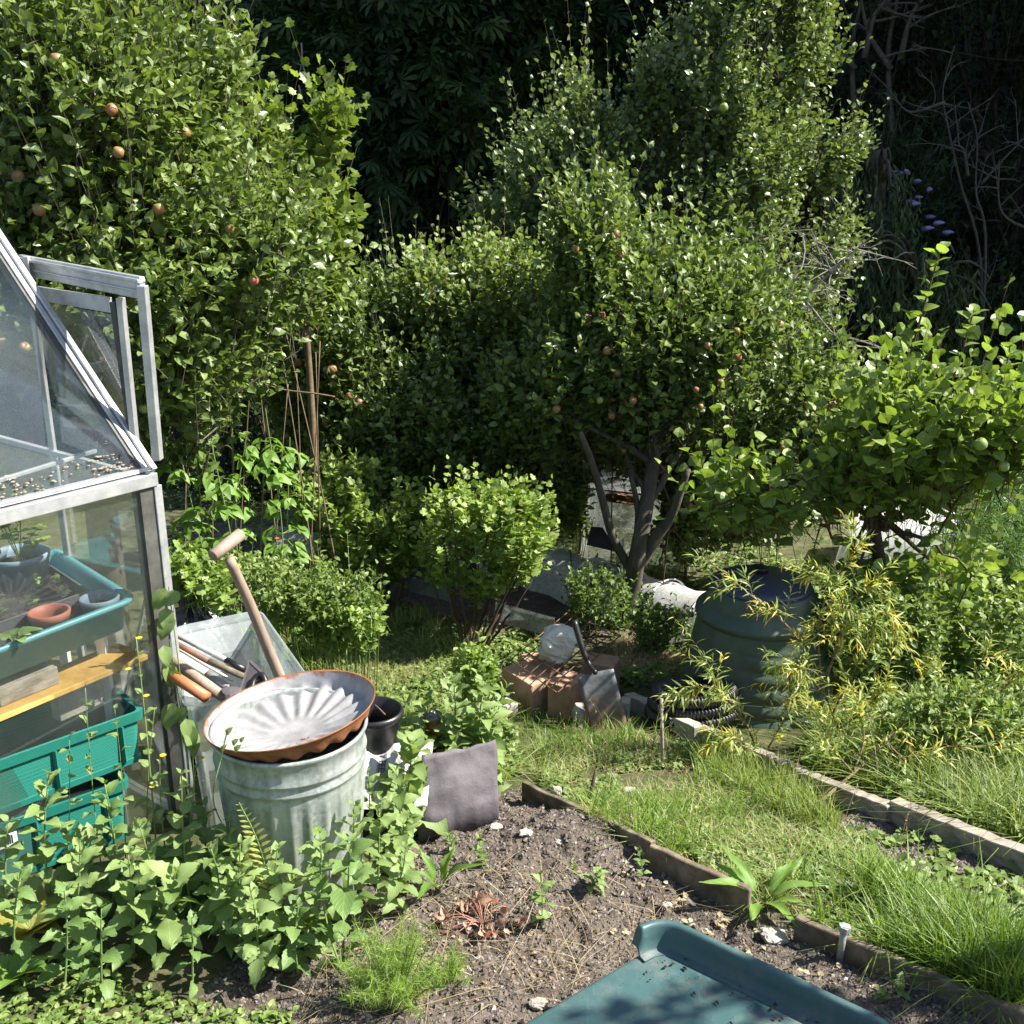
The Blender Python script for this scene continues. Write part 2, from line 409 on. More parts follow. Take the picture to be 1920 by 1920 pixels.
def make_tree(name, label, cat, base, polys, Y, Dp, ntw, mats, group=None, seed=1, T=SIMPLE, leaflen=.075, twl=(.18, .42), nl=10,
              trunk=None, tr=(.07, .035), limbs=14, sub=90, clump=1.3, thr=.42, upb=.55, droop=0., varb=.5, front=.62, fruit=0, fruit_mats=None,
              fr=.028, vspread=.22, limbr=.022, barkr=1.0, cropstem=True, sag=0, spread=.9, uv=False, upn=.6, fruit_names='apple', edge=.4, spike=.5):
    R = np.random.default_rng(seed); leafm, bark = mats
    root = thing(name, base, label, cat, group)
    if not isinstance(polys[0][0], (tuple, list)): polys = [polys]
    area = [abs(sum(q[i - 1][0] * q[i][1] - q[i][0] * q[i - 1][1] for i in range(len(q)))) / 2 for q in polys]
    S = np.concatenate([crown_points(q, Y, Dp * min(1, .35 + .65 * (a / max(area)) ** .5), max(8, int(ntw * a / sum(area))), R, clump, thr, edge, seed, front) for q, a in zip(polys, area)])
    c = S.mean(0); low = np.array([c[0], c[1], S[:, 2].min() * .5 + c[2] * .5])
    rel = (S - low) / (np.abs(S - low).max(0) + .1)
    D = nrm(nrm(rel) * .75 + np.array([0, 0, upb]) + R.normal(0, .32, S.shape))
    L = R.uniform(twl[0], twl[1], len(S)); sh_ = R.random(len(S)) < .2; L = np.where(sh_, L * 1.9, L); D = np.where(sh_[:, None], nrm(D * .5 + np.array([0, 0, .8])), D)
    m = L.mean(); S0 = S - D * L[:, None] * spike
    fo = Foliage(); br = MB()
    twigs(fo, br, S0, D, L, nl, leafm, R, T, varb, droop, leaflen, vspread=vspread, sag=sag, spread=spread, upn=upn, sr=.0022 * barkr)
    if trunk is None: trunk = [base, (c + np.array(base)) / 2 + R.normal(0, .05, 3), low]
    tp = chain(trunk, 6); br.tube(tp, list(tr), 9)
    top = tp[-1]
    LP = far_sample(S, limbs, R); nodes = [tp[int(len(tp) * .6):]]
    for q in LP:
        st = tp[int(R.integers(int(len(tp) * .55), len(tp)))]
        mid = (st + q) / 2 + np.array([0, 0, .12 * np.linalg.norm(q - st)]) * R.uniform(-.3, 1) + R.normal(0, .06, 3) * np.linalg.norm(q - st)
        b = bez(st, mid, q, 12); b[1:-1] += R.normal(0, .012, (10, 3)); br.tube(b, [limbr * 1.2, limbr * .6, limbr * .22], 6); nodes.append(b[3:])
    nodes = np.concatenate(nodes)
    for q in far_sample(S0, min(sub, len(S0)), R):
        i = np.linalg.norm(nodes - q, axis=1).argmin(); a = nodes[i]; 
        b = bez(a, (a + q) / 2 + R.normal(0, .05, 3), q, 5); br.tube(b, [limbr * .34, limbr * .12], 4, cap=False)
    br.build('branches', bark, root, smooth=True); fo.build('crown', leafm, root, uv=uv)
    if fruit:
        idx = R.permutation(len(S))[:fruit * 3]; k = 0; base_me = {}
        sel = S[idx]; sel = sel[np.argsort(sel[:, 1] - 0.0)][:fruit]
        for q in sel:
            mm = fruit_mats[int(R.integers(len(fruit_mats)))]
            if mm.name not in base_me:
                a = MB(); pr = [(0.001, .72), (.25, .86), (.6, .93), (.9, .6), (1, .1), (.92, -.45), (.62, -.85), (.25, -.96), (.001, -.82)]
                a.lathe([(r * fr, z * fr) for r, z in pr], (0, 0, 0), 12); o = a.build(fruit_names, mm, None, smooth=True, attr=False); base_me[mm.name] = o.data
                o.parent = root; o.location = Vector(q - np.array(base)) + Vector((0, -.11, -.03))
            else:
                o = bpy.data.objects.new(fruit_names, base_me[mm.name]); COL.objects.link(o); o.parent = root
                o.location = Vector(q - np.array(base)) + Vector((0, -.11, -.03))
            s = float(R.uniform(.8, 1.15)); o.scale = (s, s, s * .95); o.rotation_euler = (float(R.normal(0, .3)), float(R.normal(0, .3)), float(R.uniform(0, 6)))
    return root

def herb(name, label, base, tip, mats, cat='plant', group=None, pairs=9, leaf=.085, Ts=None, seed=0, r=.0035, opp=True, varb=.5, grow=.5, lean=.35, first=.18, side=0, uv=True, flower=None, wsc=1.0):
    """upright leafy stem with pairs of leaves, biggest in the lower middle"""
    R = np.random.default_rng(seed); Ts = Ts or BIGS; root = thing(name, base, label, cat, group)
    b = np.array(list(base)); t = np.array(list(tip)); H = np.linalg.norm(t - b)
    stems = [(b, t)]
    for _ in range(side):
        a = b + R.normal(0, .03, 3) * np.array([1, 1, 0]); stems.append((a, b + (t - b) * R.uniform(.5, .85) + R.normal(0, .22 * H, 3) * np.array([1, 1, .15])))
    st = MB(); fo = Foliage()
    for (b0, t0) in stems:
        mid = (b0 + t0) / 2 + R.normal(0, .05 * H, 3); pth = bez(b0, mid, t0, 14); st.tube(pth, [r, r * .8, r * .45], 6)
        hl = np.linalg.norm(t0 - b0) / max(H, 1e-3)
        npair = max(3, int(pairs * hl)); a0 = R.uniform(0, 6)
        for k in range(npair):
            f = first + (1 - first) * (k / (npair - 1)) ** .85; i = f * 13; i0 = min(12, int(i)); pos = pth[i0] + (pth[i0 + 1] - pth[i0]) * (i - i0)
            ax = nrm(pth[i0 + 1] - pth[i0]); a = a0 + k * (1.57 if opp else 2.4)
            e1 = nrm(np.cross(ax, [0.1, 0.2, 1])); e2 = np.cross(ax, e1)
            size = leaf * (1.0 - grow * f ** 1.6) * (.55 + .45 * min(1, (k + 1) / 2.5)) * (0.55 if k == npair - 1 else 1)
            for s in ((0, math.pi) if opp else (0,)):
                rad = e1 * math.cos(a + s) + e2 * math.sin(a + s); tipf = f ** 2
                d = rad * (1 - .55 * tipf) + ax * (.25 + .6 * tipf) + R.normal(0, .12, 3); d = nrm(d - np.array([0, 0, .12 * (1 - f)]))
                up = ax * .9 + R.normal(0, .22, 3) - rad * .15; pp = pos + rad * (r + size * .12 * (1 - tipf))
                st.tube([pos, pp], r * .45, 4, cap=False)
                T = Ts[int(R.integers(len(Ts)))]
                fo.add(T, pp[None], d[None], up[None], size * R.uniform(.8, 1.15), R.normal(varb + .15 * tipf, .13), wsc)
    st.build('stem', mats[1], root, smooth=True); fo.build('leaves', mats[0], root, uv=uv, smooth=True)
    if flower:
        for q, rr in flower: small_flower(root, q, rr)
    return root
def small_flower(root, q, rr=.009, mat=None, name='flower', n=9):
    fo = Foliage(); a = np.linspace(0, 6.28, n, endpoint=False); d = np.stack([np.cos(a), np.sin(a), np.full(n, .25)], 1)
    fo.add(T_simple(.3, .05, .0), np.tile(np.array([list(q)]), (n, 1)), d, np.tile([[0, 0, 1.]], (n, 1)), rr, .5)
    return fo.build(name, mat or M['yellow'], root)
def rosette(name, label, base, n, leaf, Ts, mats, seed=0, cat='plant', group=None, lift=.6, varb=.5, uv=True):
    R = np.random.default_rng(seed); root = thing(name, base, label, cat, group); fo = Foliage(); st = MB(); b = np.array(list(base))
    for k in range(n):
        a = k * 2.4 + R.normal(0, .2); rad = np.array([math.cos(a), math.sin(a), 0]); l = lift * R.uniform(.5, 1.4)
        d = nrm(rad + np.array([0, 0, l])); pos = b + rad * .008 + np.array([0, 0, .012]); sz = leaf * R.uniform(.7, 1.15)
        s0 = pos + d * sz * .2; st.tube([pos - [0, 0, .03], pos, s0], .0025, 5, cap=False)
        fo.add(Ts[k % len(Ts)], s0[None], d[None], (np.array([0, 0, 1.]) - rad * .5 * l)[None], sz, R.normal(varb, .13))
    st.build('stem', mats[1], root, smooth=True); fo.build('leaves', mats[0], root, uv=uv, smooth=True); return root

def blades(name, pos, h, R, mat, w=.004, lean=.45, varb=.5, vs=.2, parent=None):
    n = len(pos); h = np.broadcast_to(h, (n,)) * R.uniform(.45, 1.25, n); a = R.uniform(0, 6.28, n); ln = R.gamma(2, lean / 2, n)
    d = np.stack([np.cos(a), np.sin(a), 0 * a], 1); s = np.stack([-np.sin(a), np.cos(a), 0 * a], 1)
    tw = R.normal(0, .8, n)[:, None]; s = nrm(s + d * tw)
    t = np.array([0, .35, .7, 1.0]); ww = np.array([1, .9, .6, .05])
    C = pos[:, None] + np.array([0, 0, 1.])[None, None] * (h[:, None] * t * (1 - .28 * np.clip(ln, 0, 1.6)[:, None] * t))[..., None] + d[:, None] * (h[:, None] * ln[:, None] * t * t)[..., None]
    hw = (np.broadcast_to(w, (n,)) * R.uniform(.6, 1.3, n))[:, None] * ww * .5
    Lf = C - s[:, None] * hw[..., None]; Rt = C + s[:, None] * hw[..., None]
    V = np.stack([Lf, Rt], 2).reshape(-1, 3); F = np.array([[0, 1, 3, 2], [2, 3, 5, 4], [4, 5, 7, 6]])
    F = (F[None] + (np.arange(n) * 8)[:, None, None]).reshape(-1, 4)
    return mesh_from(name, V, [F], mat, parent, False, np.repeat(np.clip(R.normal(varb, vs, n), 0, 1), 8))
# ------------------------------------------------------------------ materials in use
M = {}
M['bark'] = pbr('bark', [(.3, (.035, .03, .022)), (.55, (.09, .075, .055)), (.75, (.15, .14, .11))], 22, .9, bmp=.6, bdist=.006, stretch=(1, 1, .35))
M['twig'] = pbr('twig', [(.3, (.09, .06, .035)), (.7, (.2, .14, .08))], 30, .8)
M['deadwood'] = pbr('deadwood', [(.3, (.16, .145, .12)), (.7, (.30, .28, .25))], 20, .9)
M['darkstem'] = pbr('darkstem', [(.3, (.03, .018, .012)), (.7, (.09, .05, .03))], 30, .75)
M['stem'] = pbr('green stem', [(.3, (.10, .17, .04)), (.7, (.2, .27, .09))], 25, .6)
M['apple_leaf'] = leafmat('apple leaf', [(.050, .084, .020), (.098, .150, .034), (.160, .225, .055), (.26, .34, .11)], .34, .40)
M['apple_leaf2'] = leafmat('dark apple leaf', [(.048, .080, .020), (.092, .142, .034), (.150, .215, .055), (.24, .31, .10)], .32, .40)
M['young_leaf'] = leafmat('young apple leaf', [(.075, .13, .02), (.13, .20, .035), (.20, .29, .055), (.29, .39, .10)], .42, .42)
M['pear_leaf'] = leafmat('pear leaf', [(.060, .090, .028), (.11, .155, .045), (.18, .24, .08), (.30, .37, .18)], .34, .38)
M['pale_leaf'] = leafmat('pale climbing leaf', [(.08, .12, .03), (.14, .20, .05), (.21, .28, .08), (.29, .36, .14)], .38, .45)
M['currant_leaf'] = leafmat('currant leaf', [(.09, .16, .03), (.16, .25, .05), (.24, .34, .075), (.34, .43, .13)], .42, .5)
M['maple_leaf'] = leafmat('maple leaf', [(.07, .12, .02), (.12, .18, .03), (.18, .25, .05), (.27, .34, .09)], .42, .45)
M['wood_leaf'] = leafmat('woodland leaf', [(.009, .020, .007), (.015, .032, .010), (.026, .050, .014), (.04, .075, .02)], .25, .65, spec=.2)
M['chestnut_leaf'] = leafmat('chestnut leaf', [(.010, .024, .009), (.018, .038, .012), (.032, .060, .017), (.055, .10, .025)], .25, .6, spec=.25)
M['willow_leaf'] = leafmat('willow leaf', [(.20, .28, .07), (.32, .40, .11), (.45, .50, .15), (.62, .48, .06)], .45, .5, tcol=(1.25, 1.2, .6))
M['weep_leaf'] = leafmat('weeping willow leaf', [(.03, .055, .018), (.045, .08, .025), (.08, .12, .04)], .3, .5)
M['herb'] = leafmat('herb leaf', [(.10, .17, .045), (.155, .24, .07), (.22, .31, .10), (.30, .39, .15)], .38, .55, veins=38)
M['herb_dark'] = leafmat('bindweed leaf', [(.06, .13, .03), (.10, .19, .05), (.15, .25, .07), (.2, .31, .09)], .38, .5, veins=26)
M['bean_leaf'] = leafmat('bean leaf', [(.07, .16, .02), (.11, .23, .03), (.17, .31, .05), (.24, .38, .08)], .45, .5, veins=22)
M['yellow_leaf'] = leafmat('yellowing leaf', [(.14, .20, .03), (.24, .25, .05), (.34, .25, .06), (.38, .24, .09)], .4, .5, veins=24, tcol=(1.2, 1.0, .4))
M['weed'] = leafmat('weed leaf', [(.07, .12, .025), (.13, .20, .045), (.20, .28, .07), (.30, .37, .13)], .38, .5)
M['nettle'] = leafmat('nettle leaf', [(.045, .09, .018), (.08, .14, .026), (.12, .19, .035), (.18, .25, .06)], .36, .5)
M['grass'] = leafmat('grass blade', [(.07, .12, .02), (.14, .21, .035), (.22, .30, .06), (.34, .38, .14), (.46, .44, .26)], .4, .5)
M['lush_grass'] = leafmat('lush grass', [(.07, .14, .02), (.12, .21, .028), (.18, .28, .04), (.26, .34, .08)], .42, .45)
M['dry_grass'] = leafmat('dry grass', [(.20, .14, .07), (.30, .23, .12), (.42, .34, .2), (.5, .44, .3)], .3, .7, tcol=(1.1, 1, .7))
M['fennel'] = leafmat('feathery leaf', [(.14, .22, .03), (.20, .32, .05), (.28, .40, .08), (.36, .46, .14)], .45, .5)
M['asparagus'] = leafmat('fern leaf', [(.06, .13, .03), (.10, .18, .05), (.15, .24, .07)], .4, .5)
M['dead_leaf'] = leafmat('withered red leaf', [(.26, .09, .06), (.38, .22, .15), (.42, .30, .20), (.46, .38, .28)], .3, .7, tcol=(1.1, .7, .5))
def flat(name, c, rough=.5, metal=0, trans=0, spec=.5, coat=0):
    m, n, out = newmat(name); p = N(n, 'ShaderNodeBsdfPrincipled'); p.inputs['Roughness'].default_value = rough
    p.inputs['Metallic'].default_value = metal; p.inputs['Specular IOR Level'].default_value = spec; p.inputs['Coat Weight'].default_value = coat
    f = noi(n, 40, 4); c2 = mixc(n, f, tuple(q * .78 for q in c), tuple(min(1, q * 1.18) for q in c)); n.links.new(c2, p.inputs['Base Color'])
    n.links.new(bump(n, noi(n, 120, 3), .12, .002), p.inputs['Normal'])
    if trans:
        t = N(n, 'ShaderNodeBsdfTranslucent'); n.links.new(c2, t.inputs[0]); x = N(n, 'ShaderNodeMixShader'); x.inputs[0].default_value = trans
        n.links.new(p.outputs[0], x.inputs[1]); n.links.new(t.outputs[0], x.inputs[2]); n.links.new(x.outputs[0], out.inputs[0])
    else: n.links.new(p.outputs[0], out.inputs[0])
    return m
M['yellow'] = flat('yellow petal', (.85, .65, .03), .6, trans=.3)
M['orange'] = flat('orange petal', (.9, .16, .01), .6, trans=.3)
M['white_petal'] = flat('white petal', (.85, .85, .8), .6, trans=.3)
M['lilac'] = flat('lilac blossom', (.30, .25, .52), .8)
M['apple_red'] = pbr('apple skin', [(.3, (.16, .2, .05)), (.5, (.30, .15, .07)), (.68, (.36, .09, .06))], 14, .35, bmp=.02, spec=.5)
M['apple_green'] = pbr('green apple skin', [(.35, (.16, .24, .05)), (.6, (.25, .30, .08)), (.75, (.38, .22, .10))], 12, .35, bmp=.02)
M['alu'] = pbr('weathered aluminium', [(.3, (.36, .37, .38)), (.55, (.50, .51, .52)), (.75, (.62, .62, .61))], 16, .42, .55, bmp=.1, fine=90)
M['alu_dark'] = pbr('dark glazing bar', [(.3, (.05, .05, .04)), (.6, (.10, .10, .09)), (.8, (.14, .16, .10))], 14, .6, .2)  # dark greenish grey for the corner post and thin edge bars
def galvmat():
    m, n, out = newmat('galvanised steel'); p = N(n, 'ShaderNodeBsdfPrincipled'); p.inputs['Metallic'].default_value = .4
    tc = N(n, 'ShaderNodeTexCoord'); v = N(n, 'ShaderNodeTexVoronoi'); v.inputs['Scale'].default_value = 85; n.links.new(tc.outputs['Object'], v.inputs['Vector'])
    sp = ramp(n, v.outputs['Color'], [(0, (.72, .74, .74)), (1, (1.2, 1.2, 1.2))])
    a = ramp(n, noi(n, 7, 7, .7), [(.25, (.17, .20, .175)), (.5, (.27, .305, .285)), (.75, (.39, .42, .405))])
    c = mixc(n, 1.0, a, sp, 'MULTIPLY'); st = ramp(n, noi(n, 16, 6, .7, stretch=(1, 1, .10)), [(.42, (0, 0, 0)), (.62, (1, 1, 1))])
    c = mixc(n, st, c, mixc(n, .6, c, (.50, .52, .49))); d = ramp(n, noi(n, 9, 8, .75), [(.56, (0, 0, 0)), (.68, (1, 1, 1))]); c = mixc(n, d, c, mixc(n, .55, c, (.13, .12, .08)))
    n.links.new(c, p.inputs['Base Color']); n.links.new(ramp(n, v.outputs['Color'], [(0, (.36, .36, .36)), (1, (.58, .58, .58))]), p.inputs['Roughness'])
    n.links.new(bump(n, noi(n, 12, 4), .25, .01), p.inputs['Normal']); n.links.new(p.outputs[0], out.inputs[0]); return m
M['galv'] = galvmat()
M['wood'] = pbr('weathered timber', [(.3, (.16, .13, .10)), (.5, (.30, .26, .21)), (.72, (.44, .40, .34))], 12, .85, bmp=.5, bdist=.004, stretch=(1, 1, 4), fine=60)
M['wood_dark'] = pbr('old dark board', [(.3, (.07, .055, .035)), (.5, (.15, .12, .08)), (.72, (.26, .21, .14))], 14, .9, bmp=.6, bdist=.005, fine=70)
M['handle'] = pbr('ash handle', [(.3, (.17, .12, .085)), (.5, (.27, .20, .15)), (.75, (.37, .29, .23))], 14, .6, bmp=.1, stretch=(1, 1, .2))
M['shelf'] = pbr('orange stained shelf board', [(.3, (.36, .20, .05)), (.5, (.52, .31, .08)), (.72, (.62, .40, .13))], 10, .6, bmp=.2)
M['concrete'] = pbr('concrete', [(.3, (.27, .25, .20)), (.5, (.38, .35, .29)), (.72, (.50, .47, .40))], 14, .9, bmp=.5, bdist=.004, fine=90)
M['clay'] = pbr('fired clay block', [(.28, (.22, .13, .08)), (.5, (.38, .23, .145)), (.72, (.48, .33, .23))], 9, .85, bmp=.4, bdist=.004, fine=60)
M['palestone'] = pbr('pale chalky stone', [(.25, (.40, .37, .31)), (.5, (.56, .53, .47)), (.75, (.68, .66, .60))], 11, .9, bmp=.7, bdist=.006, fine=45)
M['stone'] = pbr('pale stone', [(.25, (.22, .20, .16)), (.5, (.35, .32, .27)), (.75, (.48, .45, .40))], 11, .9, bmp=.6, bdist=.006, fine=45)
M['rust'] = pbr('rust', [(.25, (.10, .035, .015)), (.5, (.24, .085, .03)), (.75, (.36, .15, .06))], 18, .85, bmp=.5, bdist=.003, fine=120)
M['rustwire'] = pbr('rusty wire', [(.3, (.09, .045, .03)), (.7, (.2, .10, .065))], 40, .8)
M['wire'] = flat('pale wire', (.55, .52, .42), .45, .4)
M['black'] = flat('black plastic', (.012, .013, .014), .38)
M['blackbag'] = pbr('black bin bag', [(.3, (.006, .006, .008)), (.7, (.012, .012, .014))], 9, .22, bmp=.55, bdist=.02, spec=.7, fine=16)
M['fabric'] = pbr('black ground cloth', [(.3, (.02, .02, .022)), (.6, (.04, .038, .04)), (.8, (.08, .075, .07))], 12, .6, bmp=.5, bdist=.01, fine=30)
M['teal'] = flat('teal plastic', (.10, .30, .33), .38)
M['green_crate'] = flat('green plastic', (.015, .15, .115), .42)
M['pot_grey'] = flat('grey blue plastic pot', (.16, .22, .28), .5)
M['pot_clay'] = flat('terracotta plastic pot', (.36, .12, .075), .6)
M['tray_grey'] = flat('grey tray plastic', (.10, .10, .11), .6)
M['bin_green'] = pbr('compost bin plastic', [(.3, (.040, .062, .045)), (.55, (.058, .085, .064)), (.72, (.085, .11, .08)), (.82, (.14, .14, .10))], 7, .5, bmp=.06, fine=40)
M['bin_lid'] = flat('dark lid plastic', (.045, .055, .085), .32)
def tubmat():
    m, n, out = newmat('dark green tub plastic'); p = N(n, 'ShaderNodeBsdfPrincipled'); p.inputs['Roughness'].default_value = .42
    a = ramp(n, noi(n, 3.5, 6, .65), [(.3, (.030, .072, .072)), (.55, (.044, .096, .096)), (.75, (.066, .122, .118))])
    d = ramp(n, noi(n, 11, 9, .8), [(.50, (0, 0, 0)), (.60, (.25, .25, .25)), (.72, (1, 1, 1))]); c = mixc(n, d, a, (.16, .14, .115))
    s = ramp(n, noi(n, 26, 6, .8, stretch=(1, .12, 1)), [(.60, (0, 0, 0)), (.70, (.5, .5, .5))]); c = mixc(n, s, c, (.16, .22, .22))
    n.links.new(c, p.inputs['Base Color']); n.links.new(ramp(n, noi(n, 11, 9, .8), [(.4, (.36, .36, .36)), (.65, (.7, .7, .7))]), p.inputs['Roughness'])
    n.links.new(bump(n, noi(n, 60, 5), .08, .003), p.inputs['Normal']); n.links.new(p.outputs[0], out.inputs[0]); return m
M['tub'] = tubmat()
M['amber'] = flat('amber jar', (.20, .07, .02), .25)
M['greylid'] = flat('grey metal lid', (.14, .145, .16), .4, .3)
M['orange_plastic'] = flat('orange grip', (.42, .15, .06), .5)
M['red_paint'] = pbr('worn red paint', [(.35, (.10, .06, .04)), (.5, (.16, .08, .05)), (.6, (.40, .09, .05))], 20, bmp=.1)
M['white_plastic'] = flat('white plastic', (.75, .73, .70), .5)
M['grey_plastic'] = flat('grey tube', (.22, .22, .22), .45)
M['label'] = flat('paper label', (.75, .74, .68), .7)
M['ink'] = flat('black print', (.02, .02, .02), .6)
M['slate'] = pbr('dull grey sheet', [(.25, (.045, .040, .046)), (.5, (.085, .074, .082)), (.75, (.13, .115, .12))], 9, .7, bmp=.5, bdist=.006, fine=30)
M['sack'] = pbr('woven white sack', [(.3, (.44, .44, .42)), (.6, (.56, .56, .54)), (.8, (.64, .64, .62))], 6, .6, bmp=.3, fine=120)
M['sackgrey'] = flat('grey print panel', (.27, .27, .28), .6)
M['compost'] = pbr('potting compost', [(.3, (.014, .010, .008)), (.55, (.035, .026, .018)), (.75, (.09, .07, .05))], 60, .95, bmp=1, bdist=.01, fine=140)
def soil_mat(name, k=1.0):
    m, n, out = newmat(name); p = N(n, 'ShaderNodeBsdfPrincipled'); p.inputs['Roughness'].default_value = .95; p.inputs['Specular IOR Level'].default_value = .2
    a = ramp(n, noi(n, 2.2, 5, .6), [(.3, (.085 * k, .064 * k, .048 * k)), (.5, (.135 * k, .105 * k, .082 * k)), (.7, (.19 * k, .155 * k, .122 * k))])
    b = ramp(n, noi(n, 38, 8, .75), [(.32, (.25, .25, .25)), (.5, (.85, .85, .85)), (.68, (1.4, 1.36, 1.3)), (.78, (1.9, 1.85, 1.75))])
    c = mixc(n, 1.0, a, b, 'MULTIPLY'); n.links.new(c, p.inputs['Base Color'])
    n.links.new(bump(n, noi(n, 70, 8, .8), .9, .012), p.inputs['Normal']); n.links.new(p.outputs[0], out.inputs[0]); return m
M['soil'] = soil_mat('garden soil'); M['clod'] = soil_mat('soil crumbs', 1.25)
def ground_mat():
    m, n, out = newmat('ground'); p = N(n, 'ShaderNodeBsdfPrincipled'); p.inputs['Roughness'].default_value = .95; p.inputs['Specular IOR Level'].default_value = .15
    at = N(n, 'ShaderNodeAttribute', attribute_name='var')
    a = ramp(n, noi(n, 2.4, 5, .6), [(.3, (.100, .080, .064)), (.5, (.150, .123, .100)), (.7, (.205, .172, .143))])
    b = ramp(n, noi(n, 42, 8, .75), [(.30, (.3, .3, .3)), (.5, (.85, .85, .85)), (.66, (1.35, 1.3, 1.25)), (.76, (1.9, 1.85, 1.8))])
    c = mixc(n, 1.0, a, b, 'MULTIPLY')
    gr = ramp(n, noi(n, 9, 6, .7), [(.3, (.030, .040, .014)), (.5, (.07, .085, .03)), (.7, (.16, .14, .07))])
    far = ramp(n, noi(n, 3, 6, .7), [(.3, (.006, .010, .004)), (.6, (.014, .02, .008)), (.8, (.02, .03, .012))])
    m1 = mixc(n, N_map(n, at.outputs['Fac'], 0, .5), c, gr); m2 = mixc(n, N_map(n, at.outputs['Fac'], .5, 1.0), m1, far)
    n.links.new(m2, p.inputs['Base Color']); n.links.new(bump(n, noi(n, 75, 8, .8), .9, .012), p.inputs['Normal'])
    n.links.new(p.outputs[0], out.inputs[0]); return m
def N_map(n, s, a, b):
    q = N(n, 'ShaderNodeMapRange'); q.inputs[1].default_value = a; q.inputs[2].default_value = b; n.links.new(s, q.inputs[0]); return q.outputs[0]
def sheer(name, col, opac=.5, rough=.3, gloss=.25, scale=0, transl=.5):
    """thin see-through plastic, glass or mesh: clear share + translucent + diffuse + gloss"""
    m, n, out = newmat(name); tr = N(n, 'ShaderNodeBsdfTransparent'); tr.inputs[0].default_value = (.96, .97, .96, 1)
    d = N(n, 'ShaderNodeBsdfDiffuse'); t = N(n, 'ShaderNodeBsdfTranslucent'); gl = N(n, 'ShaderNodeBsdfGlossy'); gl.inputs[1].default_value = rough
    d.inputs[0].default_value = (*col, 1); t.inputs[0].default_value = (*col, 1); gl.inputs[0].default_value = (1, 1, 1, 1)
    x = N(n, 'ShaderNodeMixShader'); x.inputs[0].default_value = transl; n.links.new(d.outputs[0], x.inputs[1]); n.links.new(t.outputs[0], x.inputs[2])
    y = N(n, 'ShaderNodeMixShader'); n.links.new(tr.outputs[0], y.inputs[1]); n.links.new(x.outputs[0], y.inputs[2])
    f = noi(n, scale or 5, 6, .7); op = N(n, 'ShaderNodeMapRange'); op.inputs[1].default_value = .3; op.inputs[2].default_value = .75
    op.inputs[3].default_value = opac * .55; op.inputs[4].default_value = min(1, opac * 1.5); n.links.new(f, op.inputs[0]); n.links.new(op.outputs[0], y.inputs[0])
    fr = N(n, 'ShaderNodeFresnel'); fr.inputs[0].default_value = 1.5; fm = N(n, 'ShaderNodeMath', operation='MULTIPLY'); n.links.new(fr.outputs[0], fm.inputs[0]); fm.inputs[1].default_value = gloss * 4
    fm.use_clamp = True
    z = N(n, 'ShaderNodeMixShader'); n.links.new(fm.outputs[0], z.inputs[0]); n.links.new(y.outputs[0], z.inputs[1]); n.links.new(gl.outputs[0], z.inputs[2])
    n.links.new(z.outputs[0], out.inputs[0]); return m
M['glass'] = sheer('dusty greenhouse glass', (.60, .68, .62), .030, .02, .10, 3, .3)
M['roofglass'] = sheer('grimy roof glass', (.30, .42, .52), .05, .03, .10, 2.4, .3)
M['boxplastic'] = sheer('cloudy clear plastic', (.70, .76, .78), .40, .25, .12, 4, .5)
M['film'] = sheer('clear film sheet', (.70, .74, .66), .40, .12, .25, 6, .5)
M['fleece'] = sheer('white garden fleece', (.85, .85, .83), .88, .6, .04, 30, .45)
M['netting'] = sheer('fine pale netting', (.72, .75, .74), .34, .5, .05, 40, .5)
M['tunnelnet'] = sheer('grey white tunnel mesh', (.86, .86, .83), .85, .5, .05, 50, .4)

# ------------------------------------------------------------------ ground sheet
def gridax(a, b, c, d, fine, coarse):
    l = [b]; s = fine
    while l[-1] > a: s *= 1.11; l.append(l[-1] - min(s, coarse))
    r = [c]; s = fine
    while r[-1] < d: s *= 1.11; r.append(r[-1] + min(s, coarse))
    return np.array(l[::-1] + list(np.arange(b + fine, c, fine)) + r)
B1 = [(985, 1462), (1240, 1590), (1400, 1672), (1500, 1725), (1925, 1912)]
B2 = [(1180, 1300), (1300, 1350), (1925, 1600)]
def px2g(poly): return [(Pg(*q).x, Pg(*q).y) for q in poly]
BED = px2g([(780, 1545), (985, 1470), (1240, 1600), (1400, 1680), (1520, 1740), (1925, 1915), (1925, 1960), (300, 1960), (430, 1800), (700, 1640)])
BEDR = px2g([(1560, 1560), (1620, 1500), (1925, 1615), (1925, 1790), (1780, 1740), (1640, 1640)])
PLOT = px2g([(320, 960), (700, 930), (1250, 1100), (1160, 1200), (860, 1230), (500, 1130), (330, 1090)])
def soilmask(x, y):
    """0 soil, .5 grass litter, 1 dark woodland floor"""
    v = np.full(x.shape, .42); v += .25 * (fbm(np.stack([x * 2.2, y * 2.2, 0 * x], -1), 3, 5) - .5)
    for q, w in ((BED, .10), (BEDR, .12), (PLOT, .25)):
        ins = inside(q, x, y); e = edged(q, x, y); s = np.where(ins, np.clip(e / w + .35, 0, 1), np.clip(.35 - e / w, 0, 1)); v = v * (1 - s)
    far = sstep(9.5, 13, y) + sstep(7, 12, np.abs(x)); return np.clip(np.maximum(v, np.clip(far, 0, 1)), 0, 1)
xs = gridax(-45, -1.9, 2.2, 60, .0125, 1.6); ys = gridax(-6, 1.75, 4.6, 75, .0125, 1.3)
X, Yg = np.meshgrid(xs, ys); sh = X.shape; Xf, Yf = X.ravel(), Yg.ravel()
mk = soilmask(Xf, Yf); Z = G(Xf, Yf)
pp = np.stack([Xf, Yf, 0 * Xf], -1)
soilw = np.clip(1 - mk * 2.2, 0, 1); near = 1 - sstep(5, 7, Yf)
